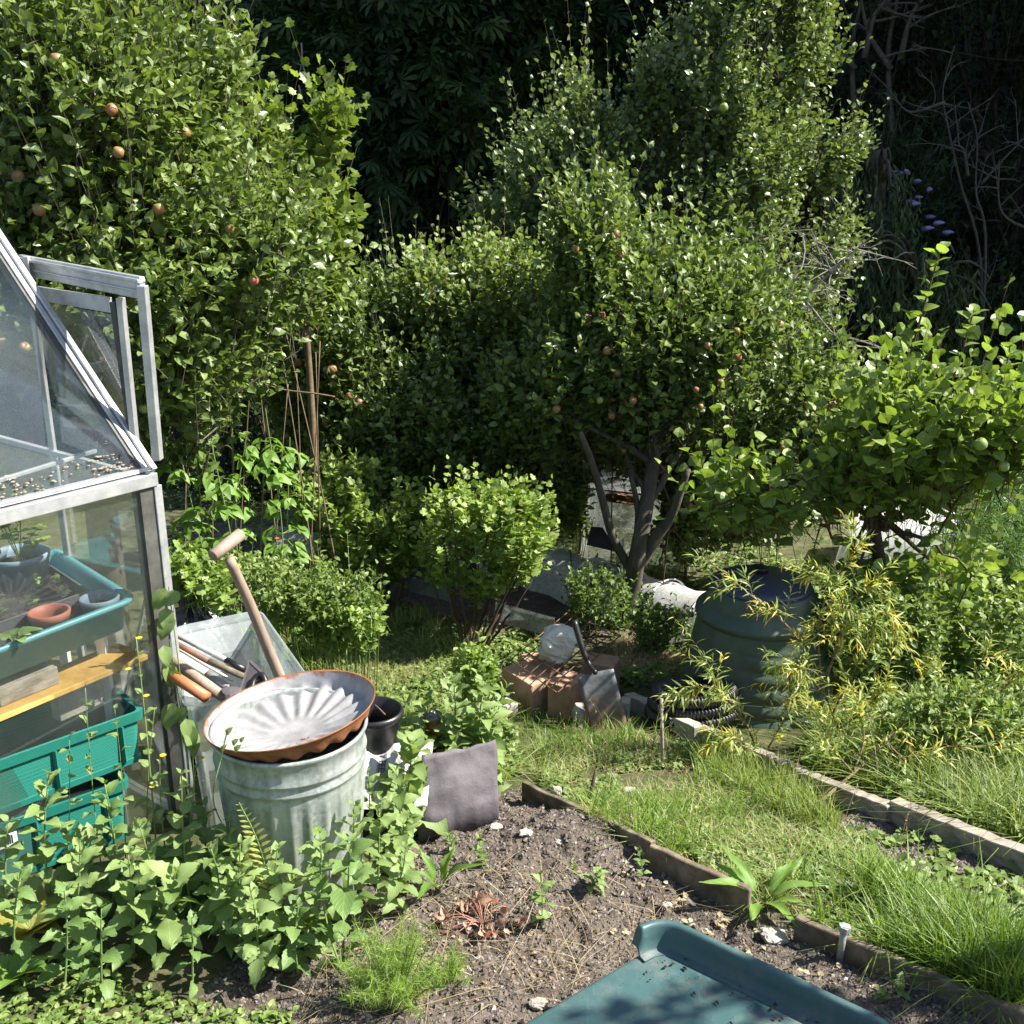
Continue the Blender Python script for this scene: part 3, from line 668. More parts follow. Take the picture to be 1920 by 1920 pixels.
Z = Z + near * ((fbm(pp * 5, 4, 11) - .5) * (.02 + .055 * soilw) + (fbm(pp * 26, 3, 12) - .5) * (.008 + .034 * soilw)) + (1 - near) * (fbm(pp * .8, 4, 13) - .5) * .12
def GD(x, y):
    """ground with its lumps"""
    x = np.atleast_1d(np.asarray(x, float)); y = np.atleast_1d(np.asarray(y, float)); q = np.stack([x, y, 0 * x], -1)
    sw = np.clip(1 - soilmask(x, y) * 2.2, 0, 1); nr = 1 - sstep(5, 7, y)
    return G(x, y) + nr * ((fbm(q * 5, 4, 11) - .5) * (.02 + .055 * sw) + (fbm(q * 26, 3, 12) - .5) * (.008 + .034 * sw)) + (1 - nr) * (fbm(q * .8, 4, 13) - .5) * .12
ny, nx = sh; ii = (np.arange(ny - 1)[:, None] * nx + np.arange(nx - 1)[None]).ravel()
gf = np.stack([ii, ii + 1, ii + nx + 1, ii + nx], 1)
M['ground'] = ground_mat()
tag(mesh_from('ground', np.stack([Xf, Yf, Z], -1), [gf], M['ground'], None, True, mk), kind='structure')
def onG(px, py, h=0.0):
    q = Pg(px, py); return Vector((q.x, q.y, float(GD(q.x, q.y)[0]) + h))
def PgR(x, y): return np.stack([x, y, GD(x, y)], -1)

# clods and pebbles
def clods(name, n, polyw, R, s0, mat, smin=.002, smax=.013, kind='stuff', zoff=0):
    p = np.array(polyw); lo, hi = p.min(0), p.max(0); x = R.uniform(lo[0], hi[0], n * 3); y = R.uniform(lo[1], hi[1], n * 3)
    k = inside(polyw, x, y); x, y = x[k][:n], y[k][:n]; n = len(x); q = PgR(x, y)
    oct_ = np.array([[1, 0, 0], [-1, 0, 0], [0, 1, 0], [0, -1, 0], [0, 0, 1], [0, 0, -1], [.65, .65, .3], [-.6, .6, -.3], [.6, -.6, .35]], float)[:6]
    s = smin + (smax - smin) * R.random(n) ** 4
    V = oct_[None] * R.uniform(.5, 1.4, (n, 6, 1)) + R.normal(0, .22, (n, 6, 3)); V = V * s[:, None, None] * np.array([1, 1, .7]); 
    a = R.uniform(0, 6.28, n); ca, sa = np.cos(a)[:, None], np.sin(a)[:, None]; V = np.stack([V[..., 0] * ca - V[..., 1] * sa, V[..., 0] * sa + V[..., 1] * ca, V[..., 2]], -1) + q[:, None]
    F = np.array([[0, 2, 4], [2, 1, 4], [1, 3, 4], [3, 0, 4], [2, 0, 5], [1, 2, 5], [3, 1, 5], [0, 3, 5]])
    F = (F[None] + (np.arange(n) * 6)[:, None, None]).reshape(-1, 3)
    o = mesh_from(name, V.reshape(-1, 3), [F], mat, None, False, np.repeat(R.random(n), 6)); return tag(o, kind=kind) if kind else o
RG = np.random.default_rng(3)
def clodmat():
    m, n, out = newmat('crumbs'); p = N(n, 'ShaderNodeBsdfPrincipled'); p.inputs['Roughness'].default_value = .95
    at = N(n, 'ShaderNodeAttribute', attribute_name='var')
    n.links.new(ramp(n, at.outputs['Fac'], [(0, (.07, .057, .046)), (.5, (.13, .108, .088)), (.9, (.18, .15, .125)), (.985, (.24, .21, .18)), (1, (.38, .35, .31))]), p.inputs['Base Color'])
    n.links.new(bump(n, noi(n, 200, 4), .5, .003), p.inputs['Normal']); n.links.new(p.outputs[0], out.inputs[0]); return m
M['crumb'] = clodmat()
clods('soil_crumbs', 60000, BED, RG, .01, M['crumb'], .0012, .0095)
clods('soil_crumbs', 12000, BEDR, RG, .01, M['crumb'], .002, .013)
clods('soil_crumbs', 9000, PLOT, RG, .01, M['crumb'], .003, .016)

# ------------------------------------------------------------------ greenhouse
GH = thing('greenhouse', (-1.2, 3.3, g(-1.2, 3.3)), 'old aluminium framed greenhouse with dusty glass at the left edge', 'greenhouse')
A = Vector((-1.2, 3.3, 1.30)); wd = Vector((-.60, -.80, 0)); gd = Vector((-.80, .60, 0))
zA = Pz(287, 884, 1.30)                   # corner of wall, gable and roof
A = Vector((zA.x, zA.y, 1.27)); A = P(287, 884, 3.3); ez = A.z
base = g(A.x, A.y) - .03
Bw = A + wd * 2.2                          # the long wall runs towards and past the camera's left
fr = MB()
post = lambda p, zt, w=.035, mi=0: fr.beam((p.x, p.y, base), (p.x, p.y, zt), w, w, (1, 0, 0), mi)
fr.beam(A + Vector((0, 0, -.022)), Bw + Vector((0, 0, -.022)), .05, .045)                # eave rail
fr.beam(A + Vector((0, 0, .012)) - gd * -.01, Bw + Vector((0, 0, .012)), .03, .014)
pc = A; fr.beam((pc.x, pc.y, base), (pc.x, pc.y, ez - .045), .030, .040, (gd.x, gd.y, 0))
pd = A + gd * .045; 
RL = P(0, 447, 3.66) - A; RL = RL.normalized() * 1.5                                     # rafter
rtop = A + RL
fr.beam(A + Vector((0, 0, .0)), rtop, .022, .035)
fr.beam(A + wd * .0 + RL * .0 + gd * .0 + Vector((-.012, -.02, -.012)), rtop + Vector((-.012, -.02, -.012)), .020, .03)
for k in (.74, 1.48):                                                                    # further roof bars and wall bars along the house
    q = A + wd * k; fr.beam(q, q + RL, .018, .022); fr.beam((q.x, q.y, base), (q.x, q.y, ez - .045), .018, .018, (1, 0, 0))
fr.beam((A.x, A.y, base + .02), (Bw.x, Bw.y, base + .02), .04, .04)
back = A + gd * 1.9
fr.beam((A.x, A.y, base + .02), (back.x, back.y, base + .02), .04, .04)
# gable bars + a diagonal brace
for k in (.62, 1.25):
    q = A + gd * k; fr.beam((q.x, q.y, base), (q.x, q.y, ez + RL.z * min(1, k / (Vector((RL.x, RL.y, 0)).length))), .022, .022, (1, 0, 0))
fr.beam(A + gd * .02 + Vector((0, 0, -.03)), A + gd * 1.3 + Vector((0, 0, -.03)), .022, .022)
fr.beam(A + gd * .04 + Vector((0, 0, -.3)), A + gd * .10 + Vector((0, 0, -.75)), .010, .012)
fr.beam(A + gd * .04 + Vector((0, 0, -.3)), A + gd * .35 + Vector((0, 0, -.95)), .010, .012)
fr.beam(A + wd * .02 + gd * .3 + Vector((0, 0, .03)), A + wd * .72 + gd * .02 + Vector((0, 0, .06)), .014, .014)
fr.build('frame', M['alu'], GH, bevel=.003)
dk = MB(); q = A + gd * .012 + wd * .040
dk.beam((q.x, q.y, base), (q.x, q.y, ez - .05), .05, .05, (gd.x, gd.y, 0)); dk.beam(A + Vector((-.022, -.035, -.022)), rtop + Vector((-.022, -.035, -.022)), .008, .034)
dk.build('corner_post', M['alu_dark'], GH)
# far side and ridge, so the house is a house from the side
fb = MB(); far0 = A + gd * 1.9; ridge = A + RL
fb.beam(far0 + Vector((0, 0, -.02)), far0 + wd * 2.2 + Vector((0, 0, -.02)), .05, .045); fb.beam(ridge, ridge + wd * 2.2, .05, .05)
for k in (0, .74, 1.48, 2.2):
    q = far0 + wd * k; fb.beam((q.x, q.y, base), (q.x, q.y, ez), .02, .02, (1, 0, 0)); fb.beam(q, ridge + wd * k, .02, .025)
fb.build('far_frame', M['alu'], GH, bevel=.003)
def pane(name, c, mat, parent=GH, t=.004):
    a, b, d, e = [Vector(q) for q in c]; nn = (b - a).cross(e - a).normalized() * t / 2; m = MB()
    m.hexa([a - nn, b - nn, d - nn, e - nn], [a + nn, b + nn, d + nn, e + nn]); return m.build(name, mat, parent, attr=False)
v = lambda p, z: Vector((p.x, p.y, z))
for k in range(3):
    a = A + wd * (.74 * k + .02); b = A + wd * min(2.2, .74 * (k + 1) - .012)
    pane('wall_pane', [v(a, base + .04), v(b, base + .04), v(b, ez - .045), v(a, ez - .045)], M['glass'])
    pane('roof_pane', [a + RL * .01, b + RL * .01, b + RL * .98, a + RL * .98], M['roofglass'])
pane('gable_pane', [v(A + gd * .05, base + .04), v(A + gd * .61, base + .04), v(A + gd * .61, ez - .05), v(A + gd * .05, ez - .05)], M['glass'])
pane('gable_pane', [v(A + gd * .63, base + .04), v(A + gd * 1.24, base + .04), v(A + gd * 1.24, ez - .05), v(A + gd * .63, ez - .05)], M['glass'])
# sliding door head and stiles standing on the corner
dr = MB(); D0 = P(268, 540, 3.27); D1 = P(40, 496, 3.75); Db = P(296, 862, 3.27)
dr.beam(D0, D1, .02, .07); dr.beam(D0 + Vector((0, -.006, .022)), D1 + Vector((0, -.006, .022)), .03, .012); dr.beam(D0 + Vector((0, -.008, -.01)), D1 + Vector((0, -.008, -.01)), .022, .008)
dr.beam(Db, P(267, 535, 3.27), .036, .028, (1, 0, 0))
dr.build('door_head', M['alu'], GH, bevel=.003)
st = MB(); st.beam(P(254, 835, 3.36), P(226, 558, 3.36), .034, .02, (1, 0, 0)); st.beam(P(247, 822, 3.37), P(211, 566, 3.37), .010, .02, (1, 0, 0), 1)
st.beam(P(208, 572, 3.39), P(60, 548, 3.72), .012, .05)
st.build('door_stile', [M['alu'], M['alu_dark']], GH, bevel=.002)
dd = P(208, 590, 3.40); de = P(55, 560, 3.72)
pane('door_pane', [P(245, 815, 3.40), P(120, 800, 3.6), de, dd], M['glass'])
# moss and crumbling putty along the eave
R = np.random.default_rng(9); mo = MB()
for k in range(150):
    q = A + wd * (R.normal(.12, .04) if k % 3 == 0 else R.normal(.42, .07) if k % 3 == 1 else R.uniform(.03, .7)) + Vector((-.02, -.012, .022)) + RL * R.uniform(.0, .05); s = R.uniform(.002, .008)
    mo.lathe([(.001, .35 * s), (s * .7, .2 * s), (s, -.1 * s)], q, 6, mod=lambda r, z, t: (r * (1 + .3 * math.sin(3 * t + s * 900)), z))
mo.build('moss', pbr('dry moss', [(.3, (.16, .11, .07)), (.6, (.34, .27, .2)), (.8, (.5, .46, .4))], 50, .95), GH)['kind'] = 'stuff'

# ------------------------------------------------------------------ inside the greenhouse
d = 1.33; zt = CAM_Z - d
def ring(corners, z, inset=0.0, r=.05, n=6):
    """rounded quadrilateral at height z"""
    c = [Vector((q[0], q[1], 0)) for q in corners]; cen = sum(c, Vector()) / 4; c = [q + (cen - q).normalized() * inset * 1.4 for q in c]; out = []
    for i in range(4):
        p, q, s = c[i - 1], c[i], c[(i + 1) % 4]; a = q + (p - q).normalized() * r; b = q + (s - q).normalized() * r
        for t in np.linspace(0, 1, n).tolist(): w = (1 - t) ** 2 * a + 2 * t * (1 - t) * q + t * t * b; out.append((w.x, w.y, z))
    return out
def tubshape(mb, corners, prof, r=.05, mi=0, closed=True, n=6):
    """prof: list of (inset, z) from outer bottom over the rim to inner bottom"""
    rings = [ring(corners, z, i, max(.012, r - i * .3), n) for i, z in prof]; k = len(rings[0]); V = [q for rg in rings for q in rg]; F = []
    for i in range(len(rings) - 1):
        for j in range(k): F.append([i * k + j, i * k + (j + 1) % k, (i + 1) * k + (j + 1) % k, (i + 1) * k + j])
    fl = [np.array(F)]
    if closed: fl += [np.array([[j for j in range(k)][::-1]]), np.array([[(len(rings) - 1) * k + j for j in range(k)]])]
    mb.add(V, fl, mi)
FR, FL_, BR = Pz(255, 1120, zt), Pz(-2, 1217, zt), Pz(104, 1027, zt)
FRi = FR; dl = (FL_ - FR).normalized(); db = (BR - FR).normalized()
FR = FR + dl * .0; c4 = [FR, FR + (BR - FR), FR + (BR - FR) + dl * .82, FR + dl * .82]
T1 = thing('gravel_tray', FR, 'teal plastic growing tray inside the greenhouse holding pots and seedlings', 'tray')
m = MB(); tubshape(m, c4, [(.03, zt - .11), (.018, zt - .02), (.0, zt - .018), (-.004, zt), (.016, zt + .002), (.022, zt - .02), (.04, zt - .098)], .05); m.build('tray', M['teal'], T1, smooth=True)
m = MB(); sv = P(110, 1200, FR.y - .10); nn = Vector((-.8, .6, 0))
a_ = FR + dl * .33 + Vector((.012, -.009, -.045)); b_ = FR + dl * .43 + Vector((.012, -.009, -.045)); dz = Vector((0, 0, -.028))
def faceout(c, n, off=.004): return [q + Vector(n) * off for q in c]
outn = Vector((-dl.y, dl.x, 0)); outn = outn if outn.y < 0 else -outn
def sheetquad(name, c, mat, parent, off, n, t=.0015):
    a, b, cc, e = [Vector(q) + Vector(n) * off for q in c]; m = MB(); nn = Vector(n).normalized() * t
    m.hexa([a, b, cc, e], [a + nn, b + nn, cc + nn, e + nn]); return m.build(name, mat, parent, attr=False)
sheetquad('sticker', [Pz(113, 1198, zt - .06), Pz(151, 1181, zt - .06), Pz(151, 1189, zt - .076), Pz(113, 1206, zt - .076)], M['label'], T1, .012, outn)
# black seed tray with seedlings, standing in the teal tray
o0 = Pz(228, 1112, zt - .01)
def inner(a, b): return FR + dl * a + db * b
c5 = [inner(.10, .16), inner(.10, .52), inner(.62, .52), inner(.62, .16)]
T2 = thing('seed_tray', c5[0], 'grey seed tray of dark compost with small green seedlings behind the glass', 'seed tray')
m = MB(); tubshape(m, c5, [(.012, zt - .09), (0, zt + .012), (.008, zt + .014), (.016, zt - .02)], .02, closed=False); m.build('tray', M['tray_grey'], T2)
m = MB(); rr_ = ring(c5, zt - .012, .017, .02); k = len(rr_); m.add(rr_, [np.array([list(range(k))])]); m.build('compost', M['compost'], T2)
R = np.random.default_rng(21); fo = Foliage()
for _ in range(26):
    q = np.array(inner(R.uniform(.13, .6), R.uniform(.19, .5))); q[2] = zt - .01
    for j in range(5): a = R.uniform(0, 6.28); fo.add(ROUND, (q + [0, 0, .012 + .006 * j])[None], np.array([[math.cos(a), math.sin(a), .5]]), np.array([[0, 0, 1.]]), R.uniform(.012, .028), R.normal(.6, .2))
fo.build('seedlings', M['currant_leaf'], T2)['kind'] = 'stuff'
def pot(label, c, r, h, mat, z0, soil=.03, name='plant_pot', ribs=0, rim=.012):
    t = thing(name, (c[0], c[1], z0), label, 'plant pot'); m = MB()
    md = (lambda rr, z, th: (rr * (1 + .012 * math.sin(ribs * th)), z)) if ribs else None
    m.lathe([(.001, 0), (r * .78, 0), (r * .97, h - .025), (r, h - .024), (r + .004, h - .002), (r, h), (r - .006, h - .001), (r - .010, h - .03), (r * .8, .01)], (c[0], c[1], z0), 40, md)
    m.build('pot', mat, t, smooth=True); m = MB(); m.lathe([(.001, h - soil + .006), (r * .5, h - soil), (r * .93, h - soil)], (c[0], c[1], z0), 24, lambda rr, z, th: (rr, z + .006 * math.sin(5 * th + rr * 90))); m.build('compost', M['compost'], t); return t
q = Pz(190, 1118, zt + .02); pot('low dark grey pot of seedlings in the corner of the teal tray', (q.x - .012, q.y + .01), .062, .10, M['pot_grey'], zt - .085, .035)
q = Pz(92, 1150, zt + .02); pot('terracotta coloured ribbed pot in front of the seed tray', (q.x, q.y), .062, .09, M['pot_clay'], zt - .06, .05, ribs=44)
q = Pz(38, 1042, zt + .10); P3 = pot('large blue grey flower pot with a young tomato plant at the back of the tray', (q.x - .02, q.y + .02), .105, .19, M['pot_grey'], zt - .085, .045)
R = np.random.default_rng(33)
fo = Foliage(); stm = MB(); b0 = np.array([q.x, q.y, zt + .06])
for k in range(7):
    a = k * .9; e = b0 + np.array([math.cos(a) * .09, math.sin(a) * .06, .10 + .03 * k]); pth = bez(b0, (b0 + e) / 2 + [0, 0, .05], e, 6); stm.tube(pth, .002, 5, cap=False)
    for j in range(2, 6):
        for s in (-1, 1): fo.add(LOBED, pth[j][None], np.array([[math.cos(a + s * 1.2), math.sin(a + s * 1.2), .2]]), np.array([[0, 0, 1.]]), .035, R.normal(.5, .2))
stm.build('stem', M['stem'], P3); fo.build('leaves', M['currant_leaf'], P3)
# strawberry-like seedling at the very edge
rosette('strawberry_plant', 'small potted plant with broad toothed leaves in the tray, nearest the photo edge', Pz(28, 1205, zt - .01), 7, .05, BIGS, (M['herb'], M['stem']), 5)
# shelf board on its blocks
z1 = .545; s0 = Pz(278, 1236, z1); s1 = Pz(0, 1354, z1); sdir = (s1 - s0).normalized(); sbk = Vector((-sdir.y, sdir.x, 0)); sbk = sbk if sbk.y > 0 else -sbk
m = MB(); e0 = s0; e1 = s0 + sdir * .85; 
m.hexa([e1, e0, e0 + sbk * .17, e1 + sbk * .17], [q + Vector((0, 0, .018)) for q in (e1, e0, e0 + sbk * .17, e1 + sbk * .17)])
o = m.build('shelf_board', M['shelf'], bevel=.002); tag(o, 'orange brown wooden shelf board under the teal tray behind the glass', 'shelf')
m = MB()
for k in (.30, .62):
    a = s0 + sdir * k + sbk * .05; m.hexa([a + sdir * .2, a, a + sbk * .09, a + sdir * .2 + sbk * .09], [q + Vector((0, 0, .06)) for q in (a + sdir * .2, a, a + sbk * .09, a + sdir * .2 + sbk * .09)]); 
for v_ in m.V: v_[:, 2] += .019
o = m.build('timber_block', M['wood'], bevel=.003); tag(o, 'rough grey timber blocks lying on the orange shelf board', 'timber')
m = MB(); q = Pz(150, 1330, .44); m.box((q.x - .03, q.y + .06, .46), (.17, .05, .11), Matrix.Rotation(math.atan2(sdir.y, sdir.x), 3, 'Z')); o = m.build('paving_slab', M['stone'], bevel=.004); tag(o, 'small grey brown slab standing under the shelf board', 'slab')
m = MB()
for k in (.1, .7):
    a = FR + dl * k + db * .12; m.beam((a.x, a.y, base), (a.x, a.y, zt - .115), .03, .03, (1, 0, 0)); a = FR + dl * k + db * .5; m.beam((a.x, a.y, base), (a.x, a.y, zt - .115), .03, .03, (1, 0, 0))
m.beam(FR + dl * .02 + db * .12 + Vector((0, 0, -.125)), FR + dl * .8 + db * .12 + Vector((0, 0, -.125)), .03, .02); m.beam(FR + dl * .02 + db * .5 + Vector((0, 0, -.125)), FR + dl * .8 + db * .5 + Vector((0, 0, -.125)), .03, .02)
o = m.build('staging_frame', M['white_plastic']); tag(o, 'pale metal staging legs carrying the teal tray', 'staging')
# two green mesh crates
def meshcrate_mat():
    m, n, out = newmat('green mesh'); p = N(n, 'ShaderNodeBsdfPrincipled'); p.inputs['Roughness'].default_value = .5
    tc = n.nodes.new('ShaderNodeTexCoord'); w = n.nodes.new('ShaderNodeTexChecker'); w.inputs['Scale'].default_value = 150; n.links.new(tc.outputs['Object'], w.inputs[0])
    w.inputs[1].default_value = (.015, .20, .15, 1); w.inputs[2].default_value = (.012, .12, .095, 1); c = mixc(n, noi(n, 4, 5), w.outputs[0], (.03, .22, .17)); n.links.new(c, p.inputs['Base Color'])
    n.links.new(bump(n, w.outputs[1], .5, .002), p.inputs['Normal']); n.links.new(p.outputs[0], out.inputs[0]); return m
M['gmesh'] = meshcrate_mat()
def crate(label, zt_, h, pxr, pyr, pxl, pyl, depth=.36, lab=None):
    r0 = Pz(pxr, pyr, zt_); l0 = Pz(pxl, pyl, zt_); dd = (l0 - r0).normalized(); bk = Vector((-dd.y, dd.x, 0)); bk = bk if bk.y > 0 else -bk
    w = .62; c = [r0, r0 + bk * depth, r0 + bk * depth + dd * w, r0 + dd * w]; t = thing('crate', (r0.x, r0.y, zt_ - h), label, 'crate'); m = MB()
    tubshape(m, c, [(.02, zt_ - h), (.010, zt_ - .035)], .03, closed=False); m.build('mesh_side', M['gmesh'], t)
    m = MB(); tubshape(m, c, [(.009, zt_ - .037), (-.004, zt_ - .034), (-.006, zt_), (.010, zt_), (.014, zt_ - .03)], .03, closed=False); tubshape(m, c, [(.017, zt_ - h - .001), (.012, zt_ - h + .0), (.012, zt_ - h + .02), (.018, zt_ - h + .021)], .03)
    for k in (.08, .3, .52): a = r0 + dd * k - bk * -.002; m.beam((a.x, a.y, zt_ - h + .02), (a.x, a.y, zt_ - .035), .012, .012, (1, 0, 0))
    m.build('rim', M['green_crate'], t)
    if lab:
        on = -bk; z = zt_ - lab[2]; a = r0 + dd * lab[0]; b = r0 + dd * lab[1]
        L = sheetquad('barcode_label', [v(b, z), v(a, z), v(a, z + .045), v(b, z + .045)], M['label'], t, .006, on)
        mm = MB(); R = np.random.default_rng(4); x = .015
        while x < (lab[1] - lab[0]) - .012:
            wd_ = R.choice([.0012, .0022, .0034]); q = a + dd * x + on * .0085; mm.box((q.x, q.y, z + .024), (wd_, .0012, .03), Matrix.Rotation(math.atan2(dd.y, dd.x), 3, 'Z')); x += wd_ + R.choice([.0016, .0028])
        mm.build('bars', M['ink'], L)
    return t
crate('green mesh crate stacked on another just below the shelf board', .42, .19, 268, 1330, 0, 1425)
crate('lower green mesh crate with a white barcode label, behind the tall weeds', .20, .22, 240, 1462, 0, 1545, lab=(.36, .46, .085))

# ------------------------------------------------------------------ galvanised bin with the fluted dish on it
bc = P(543, 1368, 2.68); bx, by = bc.x, bc.y; bz = g(bx, by); H = .60; rt = .222
BIN = thing('dustbin', (bx, by, bz), 'ribbed galvanised metal dustbin beside the greenhouse with weeds around its foot', 'bin')
def flute(r, z, t):
    k = sstep(.03, .05, z) * (1 - sstep(.44, .455, z)); s = (math.sin(26 * t) * .5 + .5) ** 2; return r + float(k) * .0065 * s, z
prof = [(.001, .01), (.17, .01), (.175, 0)] + [(.175 + (rt - .175) * z / H, z) for z in np.linspace(.02, .46, 12).tolist()]
def rr(z): return .175 + (rt - .175) * z / H
for z0 in (.475, .51): prof += [(rr(z0), z0), (rr(z0) + .007, z0 + .007), (rr(z0) + .008, z0 + .012), (rr(z0) + .001, z0 + .022)]
prof += [(rr(.585), .575), (rt + .004, .585), (rt + .007, .592), (rt + .004, .6), (rt - .003, .598), (rt - .005, .585), (.17, .03), (.001, .03)]
m = MB(); m.lathe(prof, (bx, by, bz), 208, flute); m.build('body', M['galv'], BIN, smooth=True)
# dish: fluted, rusty outside and along the rim
dc = Vector((bx + .004, by + .012, bz + H + .042)); Rt = (Matrix.Rotation(math.radians(-8.0), 3, 'Y') @ Matrix.Rotation(math.radians(-1.5), 3, 'X'))
def dishz(r): return float(np.interp(r, [0, .06, .13, .19, .222, .236, .247], [-.082, -.080, -.066, -.050, -.045, -.020, .0]))
def dmod(off):
    def f(r, z, t):
        w = float(sstep(.075, .12, r) * (1 - sstep(.225, .234, r))); return r, z + w * (.0062 * math.sin(20 * t) * (.6 + .4 * float(sstep(.1, .2, r)))) + off
    return f
rs = list(np.linspace(.002, .22, 26)) + [.226, .230, .234, .238, .243, .247]
def dishmat():
    m, n, out = newmat('rust edged zinc'); p = N(n, 'ShaderNodeBsdfPrincipled'); p.inputs['Roughness'].default_value = .55; p.inputs['Metallic'].default_value = .25
    at = N(n, 'ShaderNodeAttribute', attribute_name='var')
    zn = ramp(n, noi(n, 14, 6, .7), [(.25, (.20, .195, .19)), (.5, (.31, .305, .305)), (.75, (.42, .42, .43))]); ru = ramp(n, noi(n, 30, 6, .7), [(.3, (.16, .055, .02)), (.6, (.32, .13, .05)), (.8, (.42, .22, .11))])
    f = noi(n, 22, 7, .75); s = N(n, 'ShaderNodeMath', operation='ADD'); n.links.new(f, s.inputs[0]); n.links.new(at.outputs['Fac'], s.inputs[1])
    k = N_map(n, s.outputs[0], 1.05, 1.2); n.links.new(mixc(n, k, zn, ru), p.inputs['Base Color']); n.links.new(bump(n, noi(n, 90, 5), .15, .003), p.inputs['Normal']); n.links.new(p.outputs[0], out.inputs[0]); return m
M['dish'] = dishmat()
DSH = thing('fluted_dish', dc, 'round fluted metal dish with a rusty rim lying on top of the dustbin', 'metal dish')
m = MB(); nn_ = 176; m.lathe([(r, dishz(r)) for r in rs], dc, nn_, dmod(0), R=Rt, a=np.repeat([.27 + .38 * float(sstep(.225, .25, r)) + (.18 if r < .05 else 0) for r in rs], nn_)); m.build('inner_face', M['dish'], DSH, smooth=True)
m = MB(); m.lathe([(r, dishz(r) - .0035) for r in rs] + [(.2505, -.002), (.2505, .003), (.247, .0)], dc, nn_, dmod(0), R=Rt); m.build('outer_face', M['rust'], DSH, smooth=True)
R = np.random.default_rng(5); m = MB()
for _ in range(14):
    a = R.normal(-.9, .5); r_ = R.uniform(.02, .09); q = dc + Rt @ Vector((r_ * math.cos(a) + .03, r_ * math.sin(a) - .03, dishz(.06) + .003)); s = R.uniform(.002, .006); m.lathe([(.0003, s * .6), (s, 0), (s * .4, -.002)], q, 6)
o = m.build('rust_flakes', M['rust']); tag(o, 'dark rust flakes and crumbs lying in the metal dish', 'rust flakes', kind='stuff')

# ------------------------------------------------------------------ clear storage box with tools
zr = .46
bc4 = [Pz(583, 1277, zr), Pz(487, 1142, zr), Pz(322, 1176, zr), Pz(343, 1312, zr)]
BOX = thing('storage_box', bc4[3], 'cloudy clear plastic storage box of garden tools behind the dustbin', 'storage box')
m = MB(); gz = g(-.95, 3.4)
tubshape(m, bc4, [(.055, gz), (.012, zr - .035), (-.004, zr - .033), (-.008, zr - .004), (.004, zr), (.010, zr - .03), (.058, gz + .006)], .06, n=8)
cc_ = sum((Vector(q) for q in bc4), Vector()) / 4; m.build('box_shell', M['boxplastic'], BOX, smooth=True)
def rod(name, label, a, b, r, mat, cat='tool', grp=None, extra=None):
    t = thing(name, b, label, cat, grp); m = MB(); m.tube([a, (Vector(a) + Vector(b)) / 2, b], r, 12); m.build('handle', mat, t, smooth=True)
    if extra: extra(t)
    return t
zb = zr - .02
ext = lambda a, b, k: Vector(a) + (Vector(a) - Vector(b)) * k
def grip(a, b, r, mat, nm='grip'):
    def f(t): m = MB(); m.tube([a, b], r, 12); m.build(nm, mat, t, smooth=True)
    return f
a, b = Pz(322, 1186, zr + .05), Pz(424, 1238, zr - .01); c = Pz(458, 1256, zr - .03)
rod('tool_handle', 'silver metal tool shaft leaning along the back of the storage box', ext(a, b, .6), b, .011, M['alu'], extra=grip(b, c, .0125, M['black'], 'ferrule'))
a, b = Pz(326, 1205, zr + .04), Pz(392, 1240, zr); c = Pz(456, 1268, zr - .03)
rod('tool_handle', 'worn dark tool shaft with flaking red paint in the storage box', ext(a, b, .5), b, .012, M['red_paint'], extra=grip(b, c, .0115, M['wood_dark'], 'lower_shaft'))
a, b = Pz(327, 1228, zr + .04), Pz(388, 1262, zr + .0); c = Pz(428, 1290, zr - .04)
rod('tool_handle', 'white tube handle with a grey lower end in the storage box', ext(a, b, .5), b, .014, M['white_plastic'], extra=grip(b, c, .014, M['grey_plastic'], 'lower_shaft'))
a, b = Pz(328, 1214, zr + .03), Pz(436, 1276, zr - .02)
rod('bamboo_cane', 'thin pale cane lying among the tools in the storage box', ext(a, b, .4), b, .005, M['wire'])
a, b = Pz(334, 1242, zr + .04), Pz(362, 1260, zr + .02)
rod('tool_handle', 'short bright yellow grip lying between the tool handles', ext(a, b, .5), b, .008, M['yellow'])
a, b = Pz(336, 1248, zr + .05), Pz(418, 1306, zr)
rod('tool_handle', 'thick pale wooden handle beside the orange one in the storage box', ext(a, b, .3), b, .019, M['handle'])
a, b = Pz(332, 1272, zr + .06), Pz(388, 1308, zr + .02)
rod('tool_handle', 'thick orange brown tool grip nearest the box rim', ext(a, b, .4), b, .020, M['orange_plastic'])
HO = thing('hoe', Pz(462, 1290, zr), 'dark iron hoe head with a curved neck in the storage box', 'tool'); m = MB()
h0 = Pz(462, 1243, zr + .07); q0 = [Pz(466, 1240, zr + .07), Pz(447, 1300, zr), Pz(486, 1292, zr), Pz(496, 1268, zr + .05)]
tk = Vector((.008, .006, .004)); m.hexa([q0[1], q0[2], q0[3], q0[0]], [q + tk for q in (q0[1], q0[2], q0[3], q0[0])]); m.build('blade', M['slate'], HO)
m = MB(); m.tube(chain([Pz(470, 1296, zr + .01), Pz(478, 1272, zr + .04), Pz(492, 1266, zr + .05), Pz(500, 1288, zr + .02), Pz(502, 1302, zr)], 5), .011, 8); m.build('neck', M['black'], HO, smooth=True)
m = MB(); m.lathe([(.001, .012), (.03, .008), (.034, 0), (.001, -.004)], Pz(432, 1298, zr + .02), 14, lambda r, z, t: (r * (1 + .15 * math.sin(3 * t)), z)); m.build('socket', M['slate'], HO)
FK = thing('spade', Pz(531, 1283, .36), 'long wooden T-handled tool standing in the storage box', 'tool')
t0 = P(430, 1048, 3.18); t1 = Pz(531, 1283, .40); t2 = t1 + (t1 - t0).normalized() * .38
